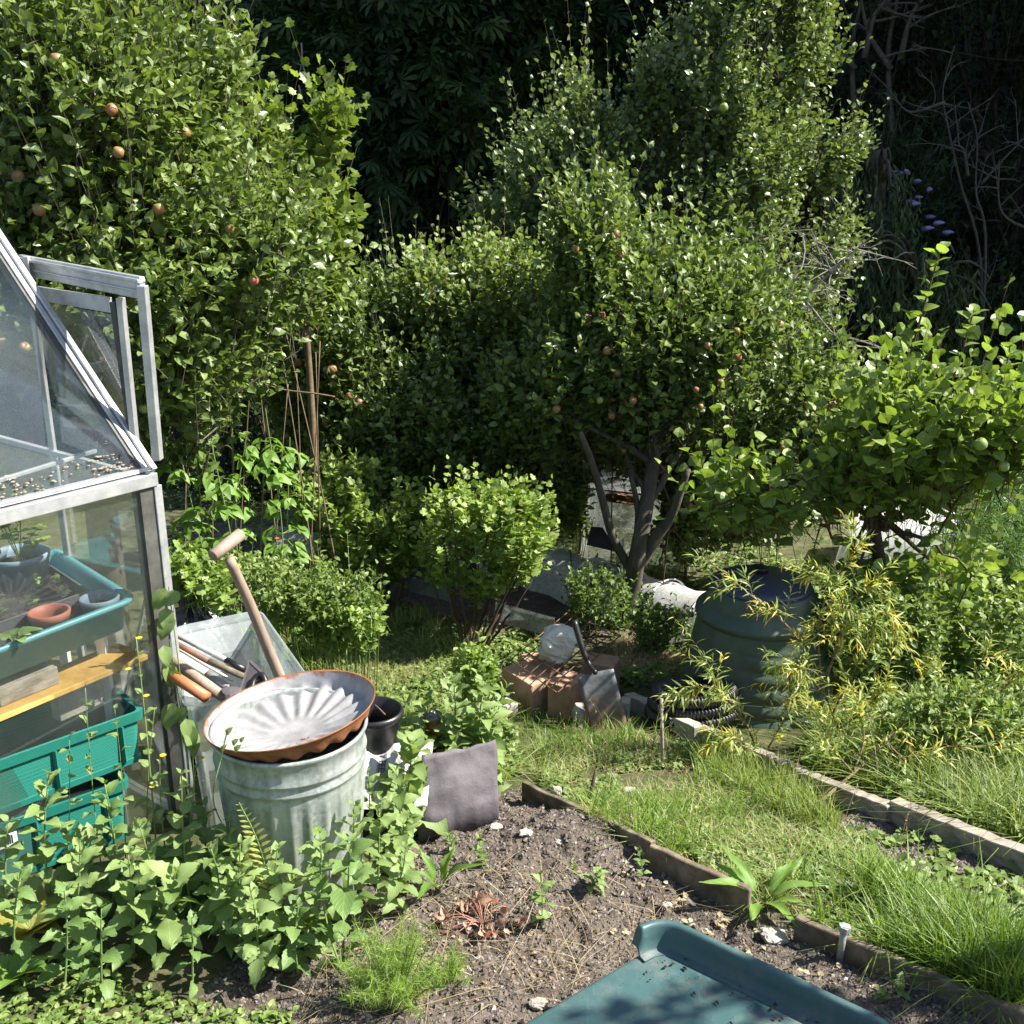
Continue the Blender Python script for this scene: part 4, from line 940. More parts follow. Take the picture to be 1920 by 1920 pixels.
m = MB(); m.tube(chain([t0, t0 + (t1 - t0) * .35 + Vector((.004, 0, 0)), t0 + (t1 - t0) * .7, t1, t2], 6), [.0165, .0185, .0195, .019], 16); m.build('shaft', M['handle'], FK, smooth=True)
m = MB(); ta, tb = P(398, 1043, 3.12), P(452, 1001, 3.24); m.tube([ta, ta + (tb - ta) * .02, tb - (tb - ta) * .02, tb], [.017, .020, .0215, .0215, .018], 16); m.build('grip', M['handle'], FK, smooth=True)
m = MB(); e = (t2 - t1).normalized(); sd_ = Vector((1, .2, 0)).normalized(); m.hexa([t2 + sd_ * .08 + e * .2, t2 - sd_ * .08 + e * .2, t2 - sd_ * .08, t2 + sd_ * .08], [q + Vector((0, .006, 0)) for q in (t2 + sd_ * .08 + e * .2, t2 - sd_ * .08 + e * .2, t2 - sd_ * .08, t2 + sd_ * .08)])
for v_ in m.V: v_[:, 2] = np.maximum(v_[:, 2], gz + .02)
m.build('blade', M['rust'], FK)
# black bag and pale wire rack behind the box
q = onG(352, 1178); q = P(358, 1160, 4.0); bg_ = MB(); gz4 = g(q.x, q.y); hh = q.z - gz4 + .1
def bagm(r, z, t): k = 1 + .16 * math.sin(7 * t + z * 9) + .10 * math.sin(13 * t - z * 14); return r * (1 + (k - 1) * (.35 + z / hh)), z + .012 * math.sin(9 * t + 3)
bg_.lathe([(.001, 0), (.17, .01), (.21, hh * .3), (.20, hh * .6), (.15, hh * .8), (.07, hh * .92), (.03, hh * .95), (.045, hh * 1.03), (.03, hh * 1.07)], (q.x, q.y, gz4 - .01), 64, bagm)
o = bg_.build('bin_bag', M['blackbag'], smooth=True); tag(o, 'shiny black plastic bag knotted at the top behind the storage box', 'bag')
m = MB(); r0 = Pg(345, 1108, .16); r1 = Pg(470, 1065, .16)
rk = [Pg(350, 1092, .14), Pg(398, 1076, .14), Pg(480, 1122, .14), Pg(400, 1150, .14)]
for k in range(9):
    t = k / 8; a = rk[0] + (rk[3] - rk[0]) * t; b = rk[1] + (rk[2] - rk[1]) * t; b = b + (b - a) * .35; m.tube([a, b], .0022, 6)
m.tube([rk[0], rk[3]], .003, 6); m.tube([rk[1] + (rk[1] - rk[0]) * .35, rk[2] + (rk[2] - rk[3]) * .35], .003, 6)
for q in (rk[0], rk[3], rk[1], rk[2]): m.tube([q, (q.x, q.y, g(q.x, q.y) - .02)], .003, 6)
o = m.build('wire_rack', M['wire'], smooth=True); tag(o, 'pale parallel wires of a rack lying among weeds behind the black bag', 'wire rack')

# ------------------------------------------------------------------ bucket, jar, sack, grey sheet
q = P(700, 1330, 3.28); z0 = g(q.x, q.y); BK = thing('bucket', (q.x, q.y, z0), 'black plastic bucket half hidden behind the rusty dish', 'bucket')
hb = q.z - z0; m = MB(); rb = .098
m.lathe([(.001, 0), (rb * .72, 0), (rb * .9, hb * .8), (rb * .93, hb * .82), (rb * .94, hb * .93), (rb + .006, hb * .94), (rb + .009, hb * .975), (rb + .004, hb), (rb - .004, hb), (rb * .9, hb * .8), (rb * .7, .01), (.001, .008)], (q.x, q.y, z0), 56, lambda r, z, t: (r * (1 + .02 * math.cos(2 * t)), z)); m.build('body', M['black'], BK, smooth=True)
m = MB(); m.tube(chain([P(703, 1322, 3.25), P(712, 1330, 3.19), P(722, 1340, 3.19)], 5), .003, 8); m.build('handle', M['rustwire'], BK, smooth=True)
q = P(811, 1340, 3.45); z0 = g(q.x, q.y) - .01; JR = thing('jar', (q.x, q.y, z0), 'small brown jar with a round grey lid in the grass', 'jar'); hj = q.z - z0; hj2 = hj
m = MB(); m.lathe([(.001, 0), (.030, 0), (.032, .01), (.032, hj - .02), (.029, hj - .008), (.001, hj - .006)], (q.x, q.y, z0), 32); m.build('body', M['amber'], JR, smooth=True)
m = MB(); m.lathe([(.031, hj - .016), (.0365, hj - .014), (.037, hj), (.034, hj + .003), (.024, hj + .0035), (.023, hj + .008), (.012, hj + .0085), (.011, hj + .014), (.007, hj + .0145), (.006, hj + .010), (.001, hj + .010)], (q.x, q.y, z0), 40); m.build('lid', M['greylid'], JR, smooth=True)
R = np.random.default_rng(8)
SK = thing('feed_sack', Pg(740, 1500), 'crumpled white animal feed sack with black printed lettering beside the dustbin', 'sack')
s00, s10, s11, s01 = P(652, 1520, 3.02), P(800, 1512, 3.00), P(812, 1392, 3.26), P(668, 1398, 3.22)
def sackpt(u, v_):
    q = s00 * (1 - u) * (1 - v_) + s10 * u * (1 - v_) + s11 * u * v_ + s01 * (1 - u) * v_
    a = fbm(np.array([[u * 3.1, v_ * 2.6, 0]]), 4, 77)[0] - .5; b = vnoise(np.array([[u * 9, v_ * 7 + u * 4, 1]]), 78)[0] - .5
    nn = Vector((.1, -.75, .65)); return q + nn * (a * .035 + b * .010 + .006 * math.sin(u * 7 + v_ * 2)) + Vector((0, 0, .004 * math.sin(u * 13) * v_ ** 3))
nu, nv = 60, 44; V = [sackpt(i / nu, j / nv) for j in range(nv + 1) for i in range(nu + 1)]
F = np.array([[j * (nu + 1) + i, j * (nu + 1) + i + 1, (j + 1) * (nu + 1) + i + 1, (j + 1) * (nu + 1) + i] for j in range(nv) for i in range(nu)])
o = mesh_from('sack', [list(q) for q in V], [F], M['sack'], SK, True); sm = o.modifiers.new('thick', 'SOLIDIFY'); sm.thickness = .004; sm.offset = -1
F2 = F.reshape(nv, nu, 4)[16:40, 12:23].reshape(-1, 4)
def strip(name, u0, u1, v0, v1, mat, off):
    n1, n2 = 8, 24; V = [sackpt(u0 + (u1 - u0) * i / n1, v0 + (v1 - v0) * j / n2) + Vector((.1, -.75, .65)) * off for j in range(n2 + 1) for i in range(n1 + 1)]
    F = np.array([[j * (n1 + 1) + i, j * (n1 + 1) + i + 1, (j + 1) * (n1 + 1) + i + 1, (j + 1) * (n1 + 1) + i] for j in range(n2) for i in range(n1)]); return mesh_from(name, [list(q) for q in V], [F], mat, SK, True)
strip('printed_panel', .30, .42, .28, .97, M['sackgrey'], .0016)
def lettering(txt, fn, mat, parent, size, name='lettering'):
    cu = bpy.data.curves.new('t', 'FONT'); cu.body = txt; cu.size = size; cu.resolution_u = 3; cu.offset = size * .008
    ob = bpy.data.objects.new('t', cu); COL.objects.link(ob); dg = bpy.context.evaluated_depsgraph_get(); dg.update()
    me = bpy.data.meshes.new_from_object(ob.evaluated_get(dg)); bpy.data.objects.remove(ob)
    V = [fn(vt.co.x, vt.co.y) for vt in me.vertices]; FLs = {}
    for p in me.polygons: FLs.setdefault(len(p.vertices), []).append(list(p.vertices))
    return mesh_from(name, [list(q) for q in V], [np.array(f) for f in FLs.values()], mat, parent)
# vertical lettering: text x runs down the sack (v decreasing), text y runs to the right (u increasing)
lettering('RY FEED', lambda x, y: sackpt(.325 + y * .95, .93 - x * .95) + Vector((.1, -.75, .65)) * .0038, M['ink'], SK, .125)
lettering('LAY', lambda x, y: sackpt(.62 + x * .5 + y * .25, .97 - x * .62 + y * .8) + Vector((.1, -.75, .65)) * .0032, M['ink'], SK, .125)
SLp = [P(805, 1548, 3.02), P(938, 1506, 3.12), P(931, 1389, 3.22), P(792, 1424, 3.10)]
nu, nv = 24, 18; V = []
for j in range(nv + 1):
    for i in range(nu + 1):
        u, w = i / nu, j / nv; q = SLp[0] * (1 - u) * (1 - w) + SLp[1] * u * (1 - w) + SLp[2] * u * w + SLp[3] * (1 - u) * w
        q = q + Vector((.12, -.9, .3)) * (.010 * math.sin(u * 3 + w * 2)) + Vector((0, 0, .004 * math.sin(u * 9) * w - (.0 if j else .10)))
        q = q + Vector((.12, -.9, .3)) * (.05 * float(fbm(np.array([[u * 2.2, w * 2.2, 9]]), 4, 31)[0] - .5))
        if j == nv: q = q + Vector((0, 0, .03 * float(vnoise(np.array([[u * 7, 0, 2.]]), 33)[0] - .5)))
        if i == nu: q = q + Vector((.02 * float(vnoise(np.array([[w * 6, 0, 5.]]), 34)[0] - .5), 0, 0))
        if i == 0: q = q + Vector((-.04, 0, 0)) * (1 - w)
        V.append(list(q))
F = np.array([[j * (nu + 1) + i, j * (nu + 1) + i + 1, (j + 1) * (nu + 1) + i + 1, (j + 1) * (nu + 1) + i] for j in range(nv) for i in range(nu)])
o = mesh_from('grey_sheet', V, [F], M['slate'], None, True); sm = o.modifiers.new('thick', 'SOLIDIFY'); sm.thickness = .006; tag(o, 'dull purple grey sheet standing upright in the soil beside the feed sack', 'sheet')

# ------------------------------------------------------------------ hearth of clay blocks, rusty grid, stone, spade
def block(name, label, px, py, w, l, h, rot, mat=M['clay'], cat='block', z=0, tilt=(0, 0), Y=None, bev=.006):
    q = Pg(px, py) if Y is None else P(px, py, Y); zz = g(q.x, q.y) + z; m = MB()
    Rm = Matrix.Rotation(math.radians(rot), 3, 'Z') @ Matrix.Rotation(math.radians(tilt[0]), 3, 'X') @ Matrix.Rotation(math.radians(tilt[1]), 3, 'Y')
    R_ = np.random.default_rng(int(px)); c = Vector((q.x, q.y, zz + h / 2))
    # subdivided box with worn faces
    n = 5; m.box((0, 0, 0), (w, l, h)); o = m.build(name, mat, bevel=bev); me = o.data
    for vt in me.vertices: vt.co = c + Rm @ (vt.co + Vector(tuple(R_.normal(0, .003, 3))))
    return tag(o, label, cat)
block('clay_block', 'red brown clay block at the front left of the small hearth', 990, 1325, .16, .26, .20, 38)
block('clay_block', 'clay block in the middle of the hearth below the wire grid', 1062, 1338, .13, .19, .205, -32)
block('clay_block', 'warm red clay block at the back right of the hearth behind the spade handle', 1125, 1300, .19, .14, .21, -18)
block('clay_block', 'dark clay block at the back of the hearth under the pale stone', 1015, 1275, .24, .11, .16, 28)
block('concrete_block', 'grey stone chunk lying in weeds left of the clay hearth', 945, 1340, .12, .10, .07, 30, M['concrete'])
block('concrete_block', 'small pale concrete piece leaning at the foot of the spade', 1090, 1356, .06, .10, .09, 20, M['concrete'], tilt=(18, 8))
block('concrete_block', 'pale concrete piece just right of the spade blade', 1172, 1345, .05, .13, .10, -8, M['concrete'], tilt=(-10, 0))
hz = P(1040, 1245, 4.85).z
GR = MB(); zg = g(.3, 4.8) + .225
gc = [Pz(958, 1238, zg), Pz(1046, 1300, zg), Pz(1164, 1192, zg), Pz(1064, 1150, zg)]
for k in range(8):
    t = k / 7; GR.tube([gc[0] + (gc[1] - gc[0]) * t + Vector((0, 0, .006)), gc[3] + (gc[2] - gc[3]) * t + Vector((0, 0, .006))], .0045 if k in (5, 7) else .0032, 6)
for k in range(6):
    t = k / 5; GR.tube([gc[0] + (gc[3] - gc[0]) * t, gc[1] + (gc[2] - gc[1]) * t], .0032, 6)
o = GR.build('wire_grid', M['rustwire'], smooth=True); tag(o, 'rusty wire grid lying across the clay blocks', 'wire grid')
q = Pz(1046, 1212, zg + .06); n_ = 26; V = []; 
import itertools
def rock(name, label, c, s, seed, mat, cat='stone', group=None):
    a = np.linspace(0, np.pi, 18); b = np.linspace(0, 2 * np.pi, 30, endpoint=False); V = np.array([[math.sin(i) * math.cos(j), math.sin(i) * math.sin(j), math.cos(i)] for i in a for j in b])
    k = 1 + 1.1 * (fbm(V * 1.1, 3, seed) - .5) + .5 * (fbm(V * 3.5, 3, seed + 9) - .5); V = V * k[:, None]
    V = np.sign(V) * np.abs(V) ** .8; V = V + .10 * (np.abs(fbm(V * 2.2, 3, seed + 3) - .5)[:, None] * 4 - .5) * V
    F = np.array([[i * 30 + j, (i + 1) * 30 + j, (i + 1) * 30 + (j + 1) % 30, i * 30 + (j + 1) % 30] for i in range(17) for j in range(30)])
    return tag(mesh_from(name, V * np.array(s) + np.array(list(c)), [F], mat, None, False), label, cat, group)
rock('stone', 'pale rough stone weighing down the rusty wire grid', (q.x, q.y, zg + .075), (.105, .085, .085), 41, M['palestone'])
SPD = thing('spade', Pg(1145, 1390), 'spade with a black handle and rust-stained square blade leaning on the hearth', 'spade')
b0, b1, b2, b3 = P(1113, 1400, 4.50), P(1182, 1382, 4.50), P(1150, 1254, 4.62), P(1083, 1272, 4.62)
nu, nv = 8, 12; V = []
for j in range(nv + 1):
    for i in range(nu + 1):
        u, w = i / nu, j / nv; q = b0 * (1 - u) * (1 - w) + b1 * u * (1 - w) + b2 * u * w + b3 * (1 - u) * w; V.append(list(q + Vector((0, .95, .3)) * (.012 * (1 - (2 * u - 1) ** 2) * .8)))
F = np.array([[j * (nu + 1) + i, j * (nu + 1) + i + 1, (j + 1) * (nu + 1) + i + 1, (j + 1) * (nu + 1) + i] for j in range(nv) for i in range(nu)])
def blademat():
    m, n, out = newmat('rust stained blade'); p = N(n, 'ShaderNodeBsdfPrincipled'); p.inputs['Roughness'].default_value = .55; p.inputs['Metallic'].default_value = .3
    tc = N(n, 'ShaderNodeTexCoord'); sp = N(n, 'ShaderNodeSeparateXYZ'); n.links.new(tc.outputs['Generated'], sp.inputs[0]); s = N(n, 'ShaderNodeMath', operation='SUBTRACT'); n.links.new(noi(n, 14, 6, .7), s.inputs[0]); n.links.new(sp.outputs[2], s.inputs[1])
    k = N_map(n, s.outputs[0], -.2, .12); a = ramp(n, noi(n, 30, 5), [(.3, (.10, .105, .11)), (.7, (.20, .205, .21))]); b = ramp(n, noi(n, 26, 6), [(.3, (.12, .07, .055)), (.6, (.22, .13, .09)), (.8, (.34, .22, .15))])
    n.links.new(mixc(n, k, a, b), p.inputs['Base Color']); n.links.new(bump(n, noi(n, 90, 5), .3, .003), p.inputs['Normal']); n.links.new(p.outputs[0], out.inputs[0]); return m
o = mesh_from('blade', V, [F], blademat(), SPD, True); sm = o.modifiers.new('thick', 'SOLIDIFY'); sm.thickness = .004
m = MB(); m.tube(chain([P(1117, 1262, 4.60), P(1104, 1245, 4.66), P(1092, 1215, 4.70), P(1076, 1163, 4.76)], 6), [.012, .0145, .0155, .0165], 16); m.build('handle', M['black'], SPD, smooth=True)

# ------------------------------------------------------------------ bed edgings
def edge_board(name, label, a, b, h, t, mat, cat='edging board', sink=.09, up=.0, slack=.0, group=None):
    pa, pb = Pg(*a), Pg(*b); n = 14; R_ = np.random.default_rng(int(a[0])); d_ = (pb - pa); d_.z = 0; d_.normalize(); sd = Vector((-d_.y, d_.x, 0)); V = []; F = []
    for i in range(n + 1):
        q = pa + (pb - pa) * (i / n); z = g(pa.x, pa.y) * (1 - i / n) + g(pb.x, pb.y) * (i / n) + up; w = slack * math.sin(i / n * math.pi); jt = R_.normal(0, .0025)
        for s, zz in ((-.5, -sink), (.5, -sink), (.5, h + jt), (-.5, h + jt * .6)): p_ = q + sd * (s * t + w); V.append([p_.x, p_.y, z + zz])
    for i in range(n):
        for j in range(4): F.append([i * 4 + j, i * 4 + (j + 1) % 4, (i + 1) * 4 + (j + 1) % 4, (i + 1) * 4 + j])
    F += [[3, 2, 1, 0], [n * 4, n * 4 + 1, n * 4 + 2, n * 4 + 3]]
    o = mesh_from(name, V, [np.array(F)], mat); bv = o.modifiers.new('b', 'BEVEL'); bv.width = .003; bv.limit_method = 'ANGLE'; return tag(o, label, cat, group)
edge_board('edging_board', 'old dark board edging the soil bed, the piece nearest the grey sheet', (982, 1502), (1222, 1618), .085, .022, M['wood_dark'])
edge_board('edging_board', 'dark weathered board edging the soil bed, behind the green tub', (1218, 1622), (1405, 1708), .08, .022, M['wood_dark'])
edge_board('edging_board', 'dark board running to the lower right corner beside the tall grass', (1490, 1755), (1940, 1951), .07, .024, M['wood_dark'])
edge_board('concrete_kerb', 'pale concrete kerb stone right of the spade', (1178, 1325), (1310, 1392), .085, .06, M['concrete'], 'kerb')
edge_board('edging_timber', 'pale sunlit timber edging the upper bed in front of the compost bin', (1308, 1385), (1500, 1470), .075, .05, M['wood'])
edge_board('edging_timber', 'weathered timber edging the upper bed, the middle length', (1498, 1470), (1668, 1540), .07, .05, M['wood'])
edge_board('edging_timber', 'long thick bleached timber edging the upper bed at the right edge of the photo', (1672, 1535), (1950, 1650), .085, .055, M['wood'])
edge_board('loose_lath', 'thin loose lath lying at the foot of the upper edging timber', (1575, 1505), (1660, 1540), .012, .03, M['wood'], 'lath', up=.0)
m = MB(); a = onG(1100, 1502, 0); m.tube([a - Vector((0, 0, .03)), P(1117, 1446, a.y - .0)], .007, 7); o = m.build('stake', M['darkstem'], smooth=True); tag(o, 'short leaning brown stick beside the nearest edging board', 'stake')
m = MB(); a = onG(1206, 1585, 0); m.tube([a - Vector((0, 0, .03)), P(1216, 1560, a.y)], .009, 9); o = m.build('stake', M['black'], smooth=True); tag(o, 'dark pipe stub sticking up behind the joint of the edging boards', 'stake')
m = MB(); a = onG(1243, 1440, 0); m.tube([a - Vector((0, 0, .03)), P(1240, 1310, a.y)], .008, 7); o = m.build('stake', M['wood'], smooth=True); tag(o, 'thin upright wooden stake in front of the concrete kerb', 'stake')
PG = thing('metal_peg', onG(1573, 1800), 'grey metal pipe peg with a hexagonal head in the soil bed', 'peg'); m = MB(); a = onG(1573, 1802); tpk = P(1583, 1742, a.y - .01)
m.tube([a - Vector((0, 0, .03)), (a + tpk) / 2, tpk], .0095, 12); m.build('shaft', M['galv'], PG, smooth=True); m = MB(); m.tube([tpk - Vector((0, 0, .006)), tpk + Vector((.002, 0, .010))], .017, 6); m.build('head', M['galv'], PG)
R = np.random.default_rng(17)
for k, (x, y, s) in enumerate([(1450, 1755, .035), (1050, 1572, .014), (1172, 1745, .012), (1010, 1895, .022), (1250, 1700, .014), (985, 1560, .02), (930, 1545, .022), (1700, 1700, .02)]):
    q = onG(x, y, s * .25); rock('stone', ['flat grey stone on the soil behind the rim of the green tub', 'small pale pebble near the top of the soil mound', 'round pebble on the smooth soil left of the green tub', 'angular stone on the soil at the bottom edge of the photo', 'little stone at the foot of the second edging board', 'flat brown stone at the top edge of the soil bed', 'flat stone on the soil right below the grey sheet', 'grey stone on the bare soil at the right, in front of the bleached timber'][k], q, (s, s * .8, s * .5), k + 3, M['stone'] if k != 0 else M['concrete'])
for k, (x, y, lb) in enumerate([(1042, 1497, 'crumpled whitish stone sitting on the end of the dark edging board'), (1180, 1483, 'flat white shard in the grass behind the edging board')]):
    q = onG(x, y, .03 if k == 0 else .01); rock('stone', lb, q, (.02, .014, .022) if k == 0 else (.03, .012, .008), 60 + k, M['stone'])

# ------------------------------------------------------------------ green tub at the bottom edge
TB = thing('tub', Pz(1400, 1900, .28), 'dark green plastic tub with a rounded rim and soil crumbs at the bottom edge', 'tub')
za = .30; ca = Pz(1240, 1772, za); cl = Pz(1072, 1898, za - .06); cr = Pz(1625, 1960, za)
dr_ = (cr - ca); dr_.z = 0; Lr = dr_.length; dr_.normalize(); dl_ = Vector((cl.x - ca.x, cl.y - ca.y, 0)); Ll = dl_.length; dl_.normalize()
ot = Vector((dr_.y * -1, dr_.x, 0)); ot = ot if ot.y > 0 else -ot          # outwards over the far side
# floor: sheet through ca, cl, cr with rounded corner and folded left lip; far wall rises to a rolled rim
def tubpt(s, t): return None
def path_outer(off, z, r=.05):
    """runs along the left side then round the corner and along the far side"""
    pl = ca + dl_ * (Ll + .0); on = Vector((-dl_.y, dl_.x, 0)); on = on if on.x < 0 else -on; pts = []
    A0 = ca + (ot + on * .75) * off * .9; a = ca + dl_ * r + on * off; b = ca + dr_ * r + ot * off
    for t in np.linspace(1, 0, 8).tolist(): q = ca + dl_ * (r + t * .022) + on * off; pts.append(q)
    for t in np.linspace(0, 1, 9).tolist()[1:]: q = (1 - t) ** 2 * a + 2 * t * (1 - t) * A0 + t * t * b; pts.append(q)
    for t in np.linspace(0, 1, 24).tolist()[1:]: q = ca + dr_ * (r + t * (Lr - r + .0)) + ot * off; pts.append(q)
    # far corner turns towards the camera
    e = ca + dr_ * (Lr + .0); bk = Vector((dl_.x, dl_.y, 0)); R2 = r
    a2 = e + ot * off; b2 = e + dr_ * (R2 + off) + bk * (R2); c2 = e + dr_ * (R2 + off) + ot * off
    for t in np.linspace(0, 1, 8).tolist()[1:]: q = (1 - t) ** 2 * a2 + 2 * t * (1 - t) * c2 + t * t * b2; pts.append(q)
    for t in np.linspace(0, 1, 8).tolist()[1:]: pts.append(b2 + bk * (.5 * t))
    n = len(pts); out = []
    for i, q in enumerate(pts):
        k = .25 + .75 * float(sstep(-1, 6, i)); out.append(Vector((q.x, q.y, za + (z if z <= 0 else z * k) - (0 if k == 1 else 0))))
    return out
prof_t = [(-.02, 0.0), (-.006, .001), (.0, .008), (.004, .035), (.008, .060), (.011, .066), (.016, .069), (.026, .068), (.031, .062), (.032, .052), (.030, .044)]
rings = [path_outer(o_, z_) for o_, z_ in prof_t]; k = len(rings[0]); V = [list(q) for rg in rings for q in rg]
F = np.array([[i * k + j, i * k + j + 1, (i + 1) * k + j + 1, (i + 1) * k + j] for i in range(len(rings) - 1) for j in range(k - 1)])
o = mesh_from('far_wall', V, [F], M['tub'], TB, True); sm = o.modifiers.new('t', 'SOLIDIFY'); sm.thickness = .004
offs = [(-.022, -.16), (-.0215, -.05), (-.020, -.024), (-.016, -.010), (-.010, -.003), (-.004, -.0005)] + [(Lr * x + .045 * x, 0) for x in np.linspace(0, 1, 36).tolist()]
nu, nv = len(offs) - 1, 40; V = []
for j in range(nv + 1):
    t = j / nv
    for i, (o_, dz_) in enumerate(offs):
        q = ca + dr_ * o_ + dl_ * (t * (Ll + .35)); s = max(0, o_) / (Lr + .05)
        V.append([q.x, q.y, za + .006 * math.sin(s * 3) * math.sin(t * 3) - .045 * t + dz_])
F = np.array([[j * (nu + 1) + i, j * (nu + 1) + i + 1, (j + 1) * (nu + 1) + i + 1, (j + 1) * (nu + 1) + i] for j in range(nv) for i in range(nu)])
o = mesh_from('floor', V, [F], M['tub'], TB, True); sm = o.modifiers.new('t', 'SOLIDIFY'); sm.thickness = .004; sm.offset = 1
m = MB()
for f_, t_ in ((.5, .5),):
    q = ca + dr_ * (Lr * f_) + dl_ * (Ll * t_); m.tube([(q.x, q.y, za - .06), (q.x, q.y, g(q.x, q.y) - .02)], .2, 20)
m.build('base', M['tub'], TB)
R = np.random.default_rng(12); m = MB()
for _ in range(75):
    s = R.uniform(.08, .95) * Lr; t = R.gamma(2, .16) * Ll; q = ca + dr_ * s + dl_ * t; z = za + .006 - .10 * (t / (Ll + .35)) * .45 + .006 * math.sin(s / (Lr + .05) * 3) * math.sin(t / (Ll + .35) * 3); r_ = .0012 + .0055 * R.random() ** 3
    m.lathe([(.0002, r_ * .7), (r_, 0), (r_ * .5, -.001)], (q.x, q.y, z), 5, lambda a, b, c: (a * (1 + .4 * math.sin(2 * c + s * 99)), b))
o = m.build('soil_crumbs', M['compost']); tag(o, kind='stuff')

# ------------------------------------------------------------------ compost bin and ribbed hose
q = P(1430, 1085, 4.92); cx, cy_ = q.x, q.y; gz5 = g(cx, cy_) - .02; HB = q.z - gz5 - .01
CB = thing('compost_bin', (cx, cy_, gz5), 'tall dark green plastic compost bin with a round lid behind the willow', 'compost bin')
def cbm(r, z, t):
    a = (t + math.pi) % (2 * math.pi) - math.pi; w = float(sstep(.25, .5, 1 - abs(a + 1.0) / 1.5)) if abs(a + 1.0) < 1.5 else 0
    k = w * float(sstep(.06, .1, z / HB)) * (1 - float(sstep(.62, .68, z / HB))); return r + k * .012 * abs(math.sin(z / HB * 30)), z
pr = [(.44, 0), (.44, .03)] + [(.425 - .145 * z, z * HB) for z in np.linspace(.06, .74, 60).tolist()] + [(.325, .75 * HB), (.335, .77 * HB), (.33, .80 * HB), (.285, .83 * HB), (.275, .86 * HB), (.268, .93 * HB), (.262, .95 * HB), (.25, .965 * HB), (.23, .968 * HB)]
m = MB(); m.lathe(pr, (cx, cy_, gz5), 96, cbm); m.build('body', M['bin_green'], CB, smooth=True)
m = MB(); rl = .245; m.lathe([(rl - .01, .955 * HB), (rl + .006, .962 * HB), (rl + .006, .985 * HB), (rl, .995 * HB), (rl * .8, 1.008 * HB), (.07, 1.02 * HB), (.001, 1.02 * HB)], (cx, cy_, gz5), 64); m.build('lid', M['bin_lid'], CB, smooth=True)
m = MB(); m.lathe([(.045, 1.015 * HB), (.045, 1.045 * HB), (.05, 1.055 * HB), (.04, 1.065 * HB), (.001, 1.067 * HB)], (cx - .0, cy_ + .08, gz5), 24); m.build('knob', M['black'], CB, smooth=True)
m = MB(); q = P(1500, 1372, cy_ - .40); m.lathe([(.001, .0), (.06, .0), (.065, -.01)], (q.x, q.y - .0, q.z), 20, R=Matrix.Rotation(math.pi / 2, 3, 'X')); m.build('hatch', M['bin_green'], CB)
q = P(1300, 1320, 4.62); m = MB(); z0 = g(q.x, q.y)
pts = []
for k in range(150):
    a = k * .135; r_ = .19 - .012 * (a / 6.28); pts.append((q.x + r_ * math.cos(a) * 1.15, q.y - .02 + r_ * math.sin(a) * .8, z0 + .05 + .052 * (a / 6.28)))
rad = .034 + .004 * np.sin(np.arange(1200) * 1.3); P_ = chain(pts, 8); m.tube(P_, list(.034 + .0035 * np.sin(np.arange(len(P_)) * 1.25)), 14)
o = m.build('ribbed_hose', M['black'], smooth=True); tag(o, 'coiled black ribbed drainage hose at the foot of the compost bin', 'hose')

# ------------------------------------------------------------------ things under and behind the apple tree
def hoop_tunnel():
    a = P(1035, 1030, 7.3); b = P(1290, 1120, 6.3); t = thing('row_tunnel', (a.x, a.y, g(a.x, a.y)), 'low hooped tunnel of whitish mesh stretched behind the apple trunk', 'row tunnel'); n = 40; V = []; R_ = np.random.default_rng(2)
    d_ = b - a; d_.z = 0; a = a - d_ * .5; L_ = d_.length * 1.9; d_.normalize(); sd = Vector((-d_.y, d_.x, 0)); m = 14
    for i in range(n + 1):
        q = a + d_ * (L_ * i / n); z0 = g(q.x, q.y)
        for j in range(m + 1):
            an = math.pi * j / m; sag = .03 * abs(math.sin(i / n * math.pi * 7)); r_ = .26 - sag * .5; h = .30 - sag; ns = float(vnoise(np.array([[i * .5, j * .7, 3]]), 4)[0] - .5) * .025
            V.append([q.x + sd.x * (r_ + ns) * math.cos(an), q.y + sd.y * (r_ + ns) * math.cos(an), z0 + (h + ns) * math.sin(an)])
    F = np.array([[i * (m + 1) + j, i * (m + 1) + j + 1, (i + 1) * (m + 1) + j + 1, (i + 1) * (m + 1) + j] for i in range(n) for j in range(m)]); mesh_from('cover', V, [F], M['tunnelnet'], t, True)
    for k in range(8):
        i = k * n / 7; q = a + d_ * (L_ * k / 7); z0 = g(q.x, q.y); mm = MB(); mm.tube([(q.x + sd.x * .266 * math.cos(x), q.y + sd.y * .266 * math.cos(x), z0 + .306 * math.sin(x)) for x in np.linspace(0, math.pi, 16).tolist()], .006, 6); mm.build('hoop', M['white_plastic'], t, smooth=True)
hoop_tunnel()
